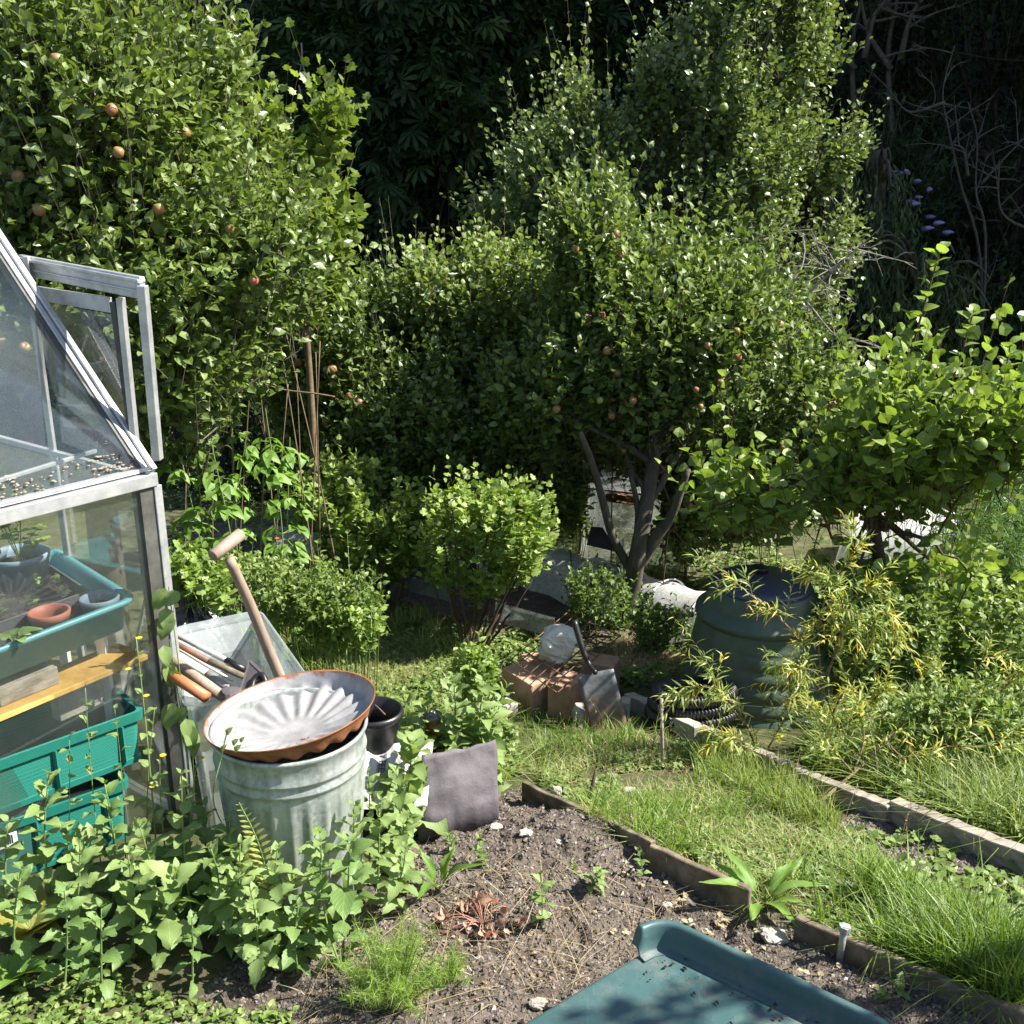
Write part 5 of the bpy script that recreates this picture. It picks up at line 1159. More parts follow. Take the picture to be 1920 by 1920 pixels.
def cage(label, pts, h, mat, name='netting_cage', Y=8.3, posts=True):
    c = [P(*p) for p in pts]; c = [Vector((q.x, q.y, g(q.x, q.y))) for q in c]; t = thing(name, c[0], label, 'netting cage'); V = []; n = 12; R_ = np.random.default_rng(3)
    loop = c; ring0 = []; m = len(loop)
    for i in range(m):
        for k in range(n): ring0.append(loop[i] + (loop[(i + 1) % m] - loop[i]) * (k / n))
    rows = 6; cen = sum(c, Vector()) / m
    for j in range(rows + 1):
        for i, q in enumerate(ring0):
            w = j / rows; s = .02 * math.sin(i * 2.3 + j) ; p_ = q + (cen - q) * (.10 * w) + (cen - q).normalized() * s; V.append([p_.x, p_.y, q.z + h * w + (.03 * math.cos(i / n * 2 * math.pi) if j == rows else 0)])
    k = len(ring0); F = [[j * k + i, j * k + (i + 1) % k, (j + 1) * k + (i + 1) % k, (j + 1) * k + i] for j in range(rows) for i in range(k)]; V.append([cen.x, cen.y, cen.z + h * .92]); top = [[rows * k + i, rows * k + (i + 1) % k, len(V) - 1] for i in range(k)]
    mesh_from('netting', V, [np.array(F), np.array(top)], mat, t, True)
    mm = MB()
    for q in c: mm.tube([(q.x, q.y, q.z - .05), Vector((q.x, q.y, q.z + h * 1.0)) + (cen - q) * .10], .012, 7)
    for i in range(m): a = c[i] + (cen - c[i]) * .10 + Vector((0, 0, h)); b = c[(i + 1) % m] + (cen - c[(i + 1) % m]) * .10 + Vector((0, 0, h)); mm.tube([a, b], .008, 6)
    mm.build('poles', M['twig'], t, smooth=True); return t
cage('netting cage on poles standing left of the apple trunk, open mesh', [(1085, 990, 8.2), (1290, 1010, 7.6), (1330, 960, 8.8), (1120, 940, 9.3)], .62, M['netting'])
cage('low white fleece covered frame glimpsed through the apple branches', [(1290, 930, 9.2), (1450, 950, 8.6), (1480, 900, 9.8), (1330, 890, 10.3)], .5, M['fleece'])
def drape(name, label, cs, mat, cat, h=.18, amp=.03):
    c = [P(*p) for p in cs]; V = []; n = 18
    for j in range(n + 1):
        for i in range(n + 1):
            u, w = i / n, j / n; q = c[0] * (1 - u) * (1 - w) + c[1] * u * (1 - w) + c[2] * u * w + c[3] * (1 - u) * w; e = min(u, 1 - u, w, 1 - w)
            z = g(q.x, q.y) + h * min(1, e * 9) + amp * float(fbm(np.array([[q.x * 2.5, q.y * 2.5, 0]]), 3, 8)[0] - .5); V.append([q.x, q.y, z])
    F = np.array([[j * (n + 1) + i, j * (n + 1) + i + 1, (j + 1) * (n + 1) + i + 1, (j + 1) * (n + 1) + i] for j in range(n) for i in range(n)]); return tag(mesh_from(name, V, [F], mat, None, True), label, cat)
drape('fleece_cover', 'bright white fleece stretched flat over a low bed at the right', [(1560, 1010, 7.4), (1830, 1040, 7.0), (1810, 960, 8.6), (1580, 960, 8.6)], M['fleece'], 'fleece cover', .42)
drape('ground_cloth', 'crumpled black ground cloth on the soil behind the compost bin', [(1200, 1170, 5.9), (1340, 1180, 5.8), (1330, 1130, 6.4), (1200, 1120, 6.5)], M['fabric'], 'ground cloth', .10, .14)
def leanpane(name, label, cs, mat, cat='glass sheet', t=.006):
    c = [P(*p) for p in cs]; nn = (c[1] - c[0]).cross(c[3] - c[0]).normalized() * t; m = MB(); m.hexa([c[0], c[1], c[2], c[3]], [q + nn for q in c]); return tag(m.build(name, mat, bevel=.001), label, cat)
leanpane('cloche_panel', 'greenish clear panel standing on edge behind the pale stone', [(925, 1165, 5.9), (1045, 1196, 5.5), (1040, 1158, 5.55), (930, 1128, 5.95)], M['film'])
leanpane('cloche_panel', 'dusty clear panel lying on the soil between the two currant bushes', [(770, 1110, 6.6), (850, 1130, 6.3), (852, 1104, 6.4), (775, 1082, 6.7)], M['film'])
leanpane('cloche_panel', 'yellowish clear sheet among the bean plants behind the T-handled tool', [(500, 1030, 6.3), (590, 1046, 6.2), (600, 1000, 6.3), (510, 985, 6.5)], M['film'])
leanpane('grey_board', 'dark grey board leaning behind the row tunnel', [(1100, 1022, 7.4), (1160, 1036, 7.3), (1130, 990, 7.5), (1108, 988, 7.6)], M['slate'], 'board')
leanpane('rusty_grill', 'rust brown perforated metal sheet held level beside the apple trunk', [(1130, 940, 7.2), (1195, 948, 7.0), (1190, 930, 7.6), (1138, 926, 7.6)], M['rust'], 'metal sheet')
leanpane('rubble_slab', 'pale flat slab among the weeds far right of the compost bin', [(1800, 1345, 4.6), (1860, 1350, 4.6), (1855, 1326, 4.75), (1812, 1326, 4.75)], M['stone'], 'slab', .02)
M['dead_stalk'] = pbr('pinkish stalk', [(.3, (.22, .10, .07)), (.7, (.38, .22, .16))], 30, .8)
M['greybark'] = pbr('grey bark', [(.3, (.035, .032, .028)), (.7, (.09, .083, .075))], 20, .9)
# ================================================================== trees
AL, AB = (M['apple_leaf'], M['bark']), (M['apple_leaf2'], M['bark'])
def gnd(px, py, Y): q = P(px, py, Y); return Vector((q.x, q.y, g(q.x, q.y) - .03))
make_tree('apple_tree', 'large apple tree with pinkish apples filling the upper left behind the greenhouse', 'tree', gnd(150, 700, 5.6),
    [[(-220, -160), (300, -140), (345, 10), (400, 75), (455, 105), (425, 160), (440, 215), (420, 300), (455, 330), (545, 345), (575, 380), (640, 440), (630, 490), (590, 560), (560, 610), (500, 640), (490, 720), (440, 790), (400, 850), (330, 860), (250, 870), (-220, 900)]],
    5.5, 1.35, 5600, AL, seed=11, leaflen=.080, twl=(.16, .42), nl=9, trunk=[gnd(150, 700, 5.6), P(170, 700, 5.7), P(200, 480, 5.6), P(215, 330, 5.5)], tr=(.10, .05), limbs=20, sub=170,
    fruit=56, fruit_mats=[M['apple_red'], M['apple_red'], M['apple_green'], M['apple_green']], fr=.0235, clump=2.1, thr=.42)
make_tree('maple_sapling', 'pale green maple saplings with lobed leaves rising right of the large apple tree', 'tree', gnd(590, 900, 6.7),
    [[(500, 212), (530, 240), (535, 330), (500, 420), (470, 380), (468, 300)], [(585, 250), (605, 195), (640, 205), (645, 260), (605, 330), (590, 300)], [(455, 330), (600, 340), (640, 400), (662, 430), (655, 470), (615, 520), (640, 560), (560, 600), (470, 540)]],
    6.5, .6, 560, (M['maple_leaf'], M['twig']), seed=12, T=MAPLE, leaflen=.085, twl=(.15, .38), nl=8, trunk=[gnd(590, 900, 6.7), P(580, 700, 6.7), P(560, 480, 6.6)], tr=(.03, .015), limbs=10, sub=40, thr=.36, limbr=.012)
make_tree('apple_tree', 'small apple tree with few red apples between the big tree and the climber-covered shrub', 'tree', gnd(660, 900, 7.6),
    [[(545, 600), (610, 560), (690, 540), (750, 575), (800, 600), (850, 630), (840, 700), (860, 790), (900, 880), (760, 910), (640, 900), (560, 870), (500, 740)]],
    7.9, .7, 1500, AB, seed=13, leaflen=.095, twl=(.15, .38), nl=9, fruit=12, fruit_mats=[M['apple_red']], fr=.03, limbs=12, sub=60)
make_tree('climber_shrub', 'mound of pale green bindweed climbing over a shrub with a few white flowers', 'shrub', gnd(900, 800, 8.4),
    [[(740, 530), (790, 485), (840, 505), (900, 462), (965, 472), (1010, 485), (1075, 520), (1070, 640), (1010, 740), (880, 740), (800, 670), (745, 600)]],
    8.3, .9, 1700, (M['pale_leaf'], M['twig']), seed=14, T=ROUND, leaflen=.062, twl=(.10, .32), nl=9, limbs=12, sub=60, upb=.7, thr=.36, limbr=.012)
make_tree('hedge_shrub', 'dense dark leafy shrub filling the gap behind the currant bushes', 'shrub', gnd(880, 960, 7.4),
    [[(640, 720), (760, 680), (900, 640), (1010, 640), (1080, 760), (1100, 900), (1090, 980), (1000, 960), (860, 960), (700, 930), (600, 880)]],
    7.5, .7, 1500, (M['apple_leaf2'], M['bark']), seed=15, leaflen=.08, twl=(.12, .34), nl=9, limbs=10, sub=50, limbr=.014)
TA = make_tree('apple_tree', 'spreading apple tree with ripening red apples and a bare forked trunk in the centre', 'tree', gnd(1172, 1150, 6.35),
    [[(1040, 430), (1075, 370), (1105, 410), (1135, 365), (1170, 400), (1200, 460), (1260, 470), (1330, 500), (1400, 500), (1440, 535), (1490, 600), (1540, 640), (1590, 690), (1610, 760), (1600, 860), (1560, 900), (1400, 870), (1300, 880), (1230, 900), (1170, 880), (1100, 850), (1020, 870), (950, 830), (900, 750), (960, 670), (1030, 600), (1050, 520)],
     [(1250, 860), (1400, 860), (1560, 900), (1540, 980), (1480, 1000), (1400, 1010), (1320, 1010), (1280, 1060), (1240, 990)]],
    7.1, .95, 3600, AL, seed=16, leaflen=.088, twl=(.16, .42), nl=9, trunk=[gnd(1172, 1150, 6.35), P(1182, 1110, 6.35), P(1196, 1040, 6.3), P(1215, 930, 6.4), P(1235, 800, 6.6), P(1250, 640, 6.8)], tr=(.085, .06, .045, .025), limbs=18, sub=140,
    fruit=74, fruit_mats=[M['apple_red'], M['apple_red'], M['apple_red'], M['apple_green']], fr=.0245, clump=2.0, thr=.43)
m = MB(); m.tube(chain([P(1186, 1075, 6.35), P(1150, 1008, 6.32), P(1128, 930, 6.3), P(1108, 860, 6.25), P(1088, 810, 6.2)], 6), [.032, .028, .022, .016], 9)
m.tube(chain([P(1196, 1060, 6.33), P(1235, 1000, 6.3), P(1262, 960, 6.25), P(1290, 880, 6.2)], 6), [.05, .04, .03, .02], 9); m.tube(chain([P(1190, 1060, 6.35), P(1196, 960, 6.4), P(1180, 880, 6.4)], 5), [.03, .02, .014], 8)
m.build('fork', M['bark'], TA, smooth=True)
make_tree('pear_tree', 'tall pear tree with small glossy leaves rising to the top edge right of centre', 'tree', gnd(1290, 900, 9.6),
    [[(1290, 90), (1300, 20), (1335, -30), (1390, -70), (1450, -110), (1545, -90), (1560, 0), (1545, 70), (1570, 130), (1510, 165), (1500, 240), (1530, 300), (1610, 265), (1620, 290), (1580, 340), (1545, 370), (1590, 430), (1600, 500), (1560, 540), (1560, 640), (1300, 640), (1050, 560), (960, 480), (870, 430), (850, 410), (960, 380), (950, 310), (1000, 275), (1060, 250), (1180, 240), (1200, 150), (1250, 110)],
     [(1052, 180), (1075, 145), (1105, 165), (1120, 230), (1190, 260), (1100, 270)], [(1190, 140), (1210, 130), (1240, 190), (1225, 230), (1200, 200)]],
    9.5, 1.3, 3500, (M['pear_leaf'], M['bark']), seed=17, T=T_simple(.48, .14, .18), leaflen=.075, twl=(.18, .55), nl=11, trunk=[gnd(1290, 900, 9.6), P(1300, 640, 9.6), P(1320, 450, 9.6), P(1370, 250, 9.5)], tr=(.13, .09, .05), limbs=24, sub=170, clump=1.6, thr=.465, limbr=.03, upb=.8, fruit=14, fruit_mats=[M['apple_green']], fruit_names='pear', fr=.03)
# bare dead twigs on the pear's right
R = np.random.default_rng(44)
def deadbranch(name, label, cat, paths, r, seed, n2=10, mat=None, ln=.5):
    R = np.random.default_rng(seed); m = MB()
    for p in paths:
        c = chain(p, 6); m.tube(c, [r, r * .6, r * .25], 6)
        for _ in range(n2):
            i = int(R.integers(len(c) // 5, len(c) - 1)); d = nrm(R.normal(0, 1, 3) * [1, .6, .6] + [0, 0, .45]); l = ln * R.uniform(.3, 1); e = c[i] + d * l
            b = bez(c[i], (c[i] + e) / 2 + R.normal(0, .10, 3) * l, e, 7); m.tube(b, [r * .45, r * .12], 5, cap=False)
            for _ in range(3):
                j = int(R.integers(2, 6)); e2 = b[j] + nrm(d + R.normal(0, .7, 3)) * l * .4; m.tube([b[j], (b[j] + e2) / 2 + R.normal(0, .015, 3), e2], [r * .2, r * .08], 4, cap=False)
    return tag(m.build(name, mat or M['deadwood'], smooth=True), label, cat)
deadbranch('dead_shrub', 'tangle of bare grey twigs at the right side of the pear tree', 'shrub', [[gnd(1480, 760, 8.6), P(1470, 600, 8.6), P(1520, 500, 8.5), P(1600, 520, 8.4)], [P(1470, 640, 8.6), P(1500, 560, 8.4), P(1580, 640, 8.3), P(1690, 655, 8.2)], [P(1470, 600, 8.6), P(1440, 480, 8.5), P(1420, 440, 8.5)], [P(1500, 560, 8.4), P(1570, 500, 8.4), P(1610, 460, 8.4)]], .014, 45, 14)
# right hand young apple tree with tall sunlit shoots
TR = make_tree('apple_tree', 'young apple tree with large bright leaves and long upright shoots at the right edge', 'tree', gnd(1660, 1180, 5.3),
    [[(1645, 725), (1700, 690), (1760, 690), (1840, 740), (1880, 760), (1960, 740), (2050, 780), (2050, 870), (1880, 900), (1800, 940), (1720, 945), (1630, 940), (1560, 950), (1500, 930), (1560, 880), (1600, 800)],
     [(1740, 1060), (1850, 1060), (1900, 1090), (1890, 1130), (1800, 1140), (1700, 1120), (1600, 1130), (1560, 1080)], [(1300, 900), (1420, 900), (1500, 930), (1490, 970), (1400, 980), (1310, 950)]],
    5.25, .65, 560, (M['young_leaf'], M['darkstem']), seed=18, leaflen=.092, twl=(.18, .48), nl=8, trunk=[gnd(1660, 1180, 5.3), P(1650, 1080, 5.3), P(1640, 960, 5.25), P(1680, 860, 5.2)], tr=(.045, .022), limbs=14, sub=70,
    fruit=12, fruit_mats=[M['apple_green'], M['apple_green']], fr=.028, thr=.47, limbr=.016, T=T_simple(.58, .14, .12))
fo = Foliage(); st = MB(); R = np.random.default_rng(19)
BIGA = T_big(.34, .01, 7, .25, .12)
for pth, nl_ in (([(1700, 690, 5.0), (1725, 600, 5.0), (1748, 520, 5.0), (1765, 462, 5.0)], 17), ([(1735, 800, 5.0), (1790, 700, 4.95), (1815, 620, 4.95), (1826, 580, 4.95)], 12), ([(1800, 900, 4.9), (1850, 790, 4.85), (1885, 690, 4.85), (1895, 640, 4.85)], 14), ([(1930, 900, 4.9), (1925, 780, 4.9), (1935, 700, 4.9)], 9),
                 ([(1690, 830, 5.0), (1680, 760, 5.0), (1705, 690, 5.0)], 8), ([(1560, 1010, 5.0), (1530, 930, 4.9), (1500, 890, 4.9)], 7), ([(1760, 1000, 4.95), (1800, 930, 4.9), (1850, 870, 4.9)], 8)):
    c = chain([P(*q) for q in pth], 8); st = MB(); st.tube(c, [.007, .005, .0025], 6); st.build('shoot', M['darkstem'], TR, smooth=True)
    for k in range(nl_):
        f = .12 + .88 * (k + .5) / nl_; i = f * (len(c) - 1); i0 = min(len(c) - 2, int(i)); q = c[i0] + (c[i0 + 1] - c[i0]) * (i - i0); ax = nrm(c[i0 + 1] - c[i0]); a = k * 2.4
        rad = nrm(np.array([math.cos(a), math.sin(a) * .7, 0])); d = nrm(rad + ax * (.45 + .4 * f)); fo.add(BIGA, q[None], d[None], (np.array([0, 0, 1.]) + R.normal(0, .3, 3))[None], .088 * R.uniform(.7, 1.1), R.normal(.72, .15))
fo.build('shoot_leaves', M['young_leaf'], TR, smooth=True)

# ---------------------------------------------------------------- the dark wood beyond
def wood(label, poly, Y, Dp, n, mats, T, ll, seed, name='broadleaf_tree', group=None, **kw):
    x = sum(q[0] for q in poly) / len(poly); q = P(x, 600, Y); b = Vector((q.x, q.y, g(q.x, q.y) - .1))
    return make_tree(name, label, 'tree', b, [poly], Y, Dp, n, mats, seed=seed, T=T, leaflen=ll, twl=kw.pop('twl', (.5, 1.2)), limbs=kw.pop('limbs', 10), sub=kw.pop('sub', 30), limbr=.06, tr=(.28, .14), clump=kw.pop('clump', .55), thr=kw.pop('thr', .43), barkr=3, group=group, **kw)
V = []; F = []
def T_palm(n=7):
    V = []; F = []
    for k in range(n):
        a = math.radians(-105 + 210 * k / (n - 1)); l = .62 + .38 * math.cos(a * .8); s, c = math.sin(a), math.cos(a); w = .12; b = len(V)
        for (u, t, z) in ((0, 0, 0), (-w * .8, .55 * l, -.10), (-w, .78 * l, -.2), (0, l, -.38), (w, .78 * l, -.2), (w * .8, .55 * l, -.10)): V.append([u * c + t * s, -u * s + t * c, z])
        F.append([b, b + 5, b + 4, b + 3, b + 2, b + 1])
    return np.array(V, float), [np.array(F)]
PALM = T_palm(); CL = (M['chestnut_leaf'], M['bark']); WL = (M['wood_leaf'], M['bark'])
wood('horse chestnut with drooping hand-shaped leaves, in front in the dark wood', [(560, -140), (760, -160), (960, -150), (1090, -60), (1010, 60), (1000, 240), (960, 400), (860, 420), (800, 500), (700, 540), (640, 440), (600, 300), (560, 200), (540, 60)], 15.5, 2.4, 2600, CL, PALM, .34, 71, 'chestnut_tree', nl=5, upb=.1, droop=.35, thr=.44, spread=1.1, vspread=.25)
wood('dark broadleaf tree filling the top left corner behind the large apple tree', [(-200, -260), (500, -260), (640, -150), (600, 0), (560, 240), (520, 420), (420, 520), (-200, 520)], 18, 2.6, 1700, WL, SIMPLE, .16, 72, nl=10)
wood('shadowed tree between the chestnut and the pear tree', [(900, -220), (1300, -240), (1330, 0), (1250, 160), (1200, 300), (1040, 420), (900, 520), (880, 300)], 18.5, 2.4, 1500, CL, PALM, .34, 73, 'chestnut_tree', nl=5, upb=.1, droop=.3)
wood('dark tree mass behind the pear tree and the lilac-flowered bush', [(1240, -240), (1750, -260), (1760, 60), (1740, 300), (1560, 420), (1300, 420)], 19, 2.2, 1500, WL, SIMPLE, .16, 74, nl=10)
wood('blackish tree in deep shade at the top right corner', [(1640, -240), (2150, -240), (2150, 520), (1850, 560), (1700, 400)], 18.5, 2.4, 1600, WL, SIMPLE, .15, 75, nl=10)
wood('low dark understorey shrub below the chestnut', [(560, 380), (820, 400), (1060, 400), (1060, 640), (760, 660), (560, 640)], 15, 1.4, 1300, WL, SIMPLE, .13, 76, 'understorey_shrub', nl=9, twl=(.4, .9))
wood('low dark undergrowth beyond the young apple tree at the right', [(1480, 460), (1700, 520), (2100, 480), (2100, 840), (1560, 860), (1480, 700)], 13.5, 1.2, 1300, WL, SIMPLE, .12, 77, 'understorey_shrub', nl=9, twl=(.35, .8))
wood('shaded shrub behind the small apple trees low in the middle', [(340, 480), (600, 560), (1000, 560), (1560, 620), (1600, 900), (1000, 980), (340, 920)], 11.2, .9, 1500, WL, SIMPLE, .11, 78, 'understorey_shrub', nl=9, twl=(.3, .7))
# unseen leafy trees added on the made-up bank, to shade the wood
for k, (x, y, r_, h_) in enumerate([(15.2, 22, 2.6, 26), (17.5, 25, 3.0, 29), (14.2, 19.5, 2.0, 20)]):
    R = np.random.default_rng(90 + k); root = thing('broadleaf_tree', (x, y, g(x, y)), 'added unseen tree shading the wood from the made-up bank beyond the right edge', 'tree', 'added unseen trees on the bank beyond the right edge')
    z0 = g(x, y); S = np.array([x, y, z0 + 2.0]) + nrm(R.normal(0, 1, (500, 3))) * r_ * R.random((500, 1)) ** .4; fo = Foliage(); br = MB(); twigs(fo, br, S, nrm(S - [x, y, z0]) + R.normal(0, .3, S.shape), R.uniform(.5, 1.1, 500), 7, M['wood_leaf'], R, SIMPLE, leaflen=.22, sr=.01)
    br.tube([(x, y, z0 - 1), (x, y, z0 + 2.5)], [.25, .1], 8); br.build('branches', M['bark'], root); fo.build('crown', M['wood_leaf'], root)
# weeping willow: hanging strands
def weeping(label, poly, Y, Dp, n, seed, L0=(.8, 2.2), mat='weep_leaf', ll=.12):
    R = np.random.default_rng(seed); x, y = sample_poly(poly, n, R); w = PN(x, y, Y + R.normal(0, Dp, n)); c = P(sum(q[0] for q in poly) / len(poly), 500, Y); b = Vector((c.x, c.y, g(c.x, c.y) - .1)); root = thing('weeping_willow', b, label, 'tree')
    fo = Foliage(); m = MB(); L = R.uniform(*L0, n)
    for k in range(26):
        t = k / 26; pos = w + np.stack([.16 * np.sin(3 * t + w[:, 0] * 3), .1 * t + 0 * t * w[:, 0], -L * t], 1); d = np.stack([R.normal(0, .35, n), R.normal(0, .35, n), np.full(n, -.9)], 1); fo.add(LANCE, pos, d, R.normal(0, 1, (n, 3)), ll * R.uniform(.7, 1.2, n), R.normal(.5, .2, n))
    for i in range(0, n, 2): m.tube([w[i] + [.16 * math.sin(3 * t + w[i, 0] * 3), .1 * t, -L[i] * t] for t in (0, .4, .8, 1)], .004, 3, cap=False)
    top = w[:, 2].max(); m.tube(chain([b, Vector((b.x + .1, b.y, (b.z + top) / 2)), Vector((b.x, b.y, top - .3))], 5), [.18, .08], 8)
    for i in R.integers(0, n, 22): m.tube(bez(np.array([b.x, b.y, top - .8]), (np.array([b.x, b.y, top]) + w[i]) / 2 + [0, 0, .25], w[i], 7), [.03, .01], 5)
    m.build('branches', M['bark'], root, smooth=True); fo.build('crown', M[mat], root)
weeping('grey green weeping willow hanging down right of the pear tree in shade', [(1545, 230), (1600, 240), (1700, 330), (1720, 420), (1640, 420), (1560, 330)], 13.2, .6, 170, 81)
weeping('low drooping willow in deep shade below the lilac-flowered bush', [(1600, 430), (1760, 460), (1880, 520), (1860, 600), (1700, 560), (1600, 520)], 12.4, .5, 150, 82, (.6, 1.3))
BD = wood('buddleia bush with lilac flower spikes in the shadows at the right', [(1590, 290), (1660, 290), (1740, 330), (1760, 400), (1740, 470), (1650, 470), (1590, 420)], 14.2, .7, 420, WL, T_simple(.2, .05, .2), .17, 83, 'buddleia_bush', nl=10, twl=(.3, .7))
R = np.random.default_rng(84); pr = [(.001, -.07), (.022, -.055), (.026, -.02), (.02, .02), (.010, .055), (.002, .08)]; bm_ = MB(); bm_.lathe([(r * 1.25, z) for r, z in pr], (0, 0, 0), 8, lambda r, z, t: (r * (1 + .25 * math.sin(5 * t + z * 200)), z)); o0 = bm_.build('flower_spike', M['lilac'], None, smooth=True, attr=False); me0 = o0.data; bpy.data.objects.remove(o0)
for k, (x, y) in enumerate([(1613, 262), (1637, 300), (1654, 303), (1652, 322), (1685, 325), (1700, 322), (1638, 334), (1720, 340), (1600, 355), (1658, 358), (1677, 360), (1646, 370), (1743, 355), (1705, 378), (1716, 382), (1670, 377), (1590, 400), (1636, 405), (1668, 400), (1743, 407), (1662, 413), (1652, 421), (1690, 434), (1740, 428), (1760, 418), (1777, 436), (1670, 442), (1696, 322), (1720, 370), (1676, 452)]):
    o = bpy.data.objects.new('flower_spike', me0); COL.objects.link(o); o.parent = BD; o.location = P(x, y, 13.5 + float(R.uniform(-.2, .2))) - BD.location; o.rotation_euler = (float(R.normal(0, .3)), float(R.choice([-1.2, 1.2, 1.5])), float(R.normal(0, .5)))
DT = deadbranch('dead_tree', 'thin leafless grey tree with forked stems against the dark wood at the right', 'tree', [[gnd(1850, 700, 12.4), P(1840, 520, 12.4), P(1800, 340, 12.4), P(1778, 240, 12.4), P(1768, 170, 12.4), P(1790, 85, 12.4)], [gnd(1850, 700, 12.4), P(1848, 480, 12.3), P(1830, 360, 12.3), P(1832, 260, 12.3), P(1815, 190, 12.3)], [P(1815, 330, 12.3), P(1806, 280, 12.3), P(1780, 270, 12.3)], [P(1770, 192, 12.4), P(1710, 210, 12.3), P(1680, 190, 12.3)], [P(1840, 345, 12.3), P(1880, 300, 12.2), P(1940, 240, 12.1)], [P(1960, 440, 12), P(1880, 400, 12), P(1873, 300, 12)]], .020, 46, 7, mat=M['greybark'], ln=.6)
deadbranch('bare_twig', 'curved bare twig hanging in the dark gap right of the large apple tree', 'twig', [[P(565, 80, 13), P(570, 130, 13), P(590, 170, 13), P(618, 185, 13)], [P(560, 160, 13), P(572, 195, 13), P(600, 205, 13)]], .010, 47, 2, ln=.3)
for k, (x, lb) in enumerate([(1668, 'ivy-hung trunk standing in the dark wood above the lilac-flowered bush'), (1600, 'thin crooked trunk in the dark wood right of the pear tree top')]):
    deadbranch('tree_trunk', lb, 'tree', [[P(x + 5, 260, 16.2), P(x - 3, 100, 16.3), P(x + 14, 0, 16.3), P(x + 18, -90, 16.3)], [P(x + 20, 110, 16), P(x + 40, 30, 16), P(x + 70, -10, 16)], [P(x + 2, 130, 16), P(x - 40, 60, 16), P(x - 60, -40, 16)]], .05, 50 + k, 5, M['bark'], .8)
    q = P(x + 5, 260, 16.2)
# ================================================================== currants, beans, nettles
for poly, b, lab, sd in (([(590, 900), (640, 868), (700, 870), (760, 900), (795, 950), (800, 1010), (770, 1070), (720, 1110), (640, 1080), (570, 1030), (560, 950)], (722, 1168), 'currant bush with fresh yellow green lobed leaves, the left one of the pair', 101),
                         ([(815, 930), (850, 920), (900, 930), (960, 925), (1020, 950), (1040, 1010), (1020, 1060), (960, 1110), (900, 1125), (840, 1100), (790, 1080), (785, 980)], (880, 1238), 'currant bush with bare dark stems and lobed leaves, just left of the pale stone', 102)):
    R = np.random.default_rng(sd); bb = Pg(*b); Yc = bb.y + .15; root = thing('currant_bush', bb, lab, 'bush'); S = crown_points(poly, Yc, .36, 440, R, 3.5, .43, .3, sd, .6)
    D = nrm(nrm(S - np.array([bb.x, Yc, bb.z + .3])) * .8 + [0, 0, .6] + R.normal(0, .3, S.shape)); L = R.uniform(.08, .3, len(S)); fo = Foliage(); br = MB(); twigs(fo, br, S - D * L[:, None] * .5, D, L, 7, None, R, LOBED, .6, .05, .06, vspread=.25, sr=.0018)
    for q in far_sample(S, 16, R):
        s0 = np.array(bb) + R.normal(0, .025, 3) * [1, 1, 0] - [0, 0, .03]; mid = s0 * .45 + q * .55 + [0, 0, -.12]; c = bez(s0, mid, q, 10); c[1:-1] += R.normal(0, .008, (8, 3)); br.tube(c, [.011, .008, .003], 6)
    br.build('stems', M['darkstem'], root, smooth=True); fo.build('leaves', M['currant_leaf'], root)
def clump(name, label, cat, poly, Y, Dp, n, T, ll, mat, seed, twl=(.08, .2), nl=7, h=.5, group=None, varb=.5, droop=0, upb=1.2, sr=.0015, vs=.2, stems=12):
    R = np.random.default_rng(seed); x = sum(q[0] for q in poly) / len(poly); y = max(q[1] for q in poly); b = Pg(x, y); b = Vector((b.x, b.y, g(b.x, b.y))); root = thing(name, b, label, cat, group)
    S = crown_points(poly, Y, Dp, n, R, 3, .34, .45, seed); zz = G(S[:, 0], S[:, 1]) + .02; S[:, 2] = np.maximum(S[:, 2], zz); D = nrm(R.normal(0, .35, S.shape) + [0, 0, upb * .6]); L = R.uniform(*twl, len(S)); fo = Foliage(); br = MB(); twigs(fo, br, S - D * L[:, None] * .5, D, L, nl, None, R, T, varb, droop, ll, vspread=vs, sr=sr)
    for q in far_sample(S, stems, R):
        bq = np.array([q[0] * .8 + b.x * .2, q[1] * .8 + b.y * .2, 0]); bq[2] = g(bq[0], bq[1]) - .02; br.tube([bq, (bq + q) / 2 + R.normal(0, .01, 3), q], [.004, .002], 5, cap=False)
    br.build('stems', M['stem'], root); fo.build('leaves', mat, root); return root
clump('weed_clump', 'weeds with pale leaves just left of the clay hearth', 'weeds', [(850, 1240), (920, 1230), (930, 1300), (870, 1320)], 4.4, .15, 90, SIMPLE, .05, M['currant_leaf'], 122, twl=(.05, .15))
clump('nettle_patch', 'dark green nettle-like clump right of the clear storage box', 'weeds', [(520, 1100), (600, 1075), (680, 1090), (715, 1150), (700, 1200), (600, 1205), (530, 1180)], 5.1, .3, 250, SIMPLE, .055, M['weed'], 110, twl=(.1, .3), varb=.4)
clump('weed_clump', 'leafy bright weeds below the left currant bush', 'weeds', [(600, 1150), (700, 1130), (730, 1180), (680, 1215), (600, 1210)], 5.0, .22, 180, LOBED, .045, M['currant_leaf'], 111)
clump('weed_clump', 'weeds between the greenhouse post and the black bag', 'weeds', [(318, 1060), (360, 1050), (430, 1100), (420, 1150), (350, 1140), (322, 1120)], 4.1, .2, 110, LOBED, .05, M['currant_leaf'], 112)
clump('weed_clump', 'leafy green weeds along the wire rack left of the nettle clump', 'weeds', [(400, 1040), (540, 1060), (560, 1130), (520, 1190), (440, 1120)], 5.0, .3, 170, SIMPLE, .045, M['weed'], 113)
clump('mallow_clump', 'low leafy shrub at the left foot of the apple trunk', 'weeds', [(1060, 1090), (1120, 1060), (1180, 1100), (1180, 1180), (1080, 1180)], 6.2, .25, 150, SIMPLE, .05, M['nettle'], 114)
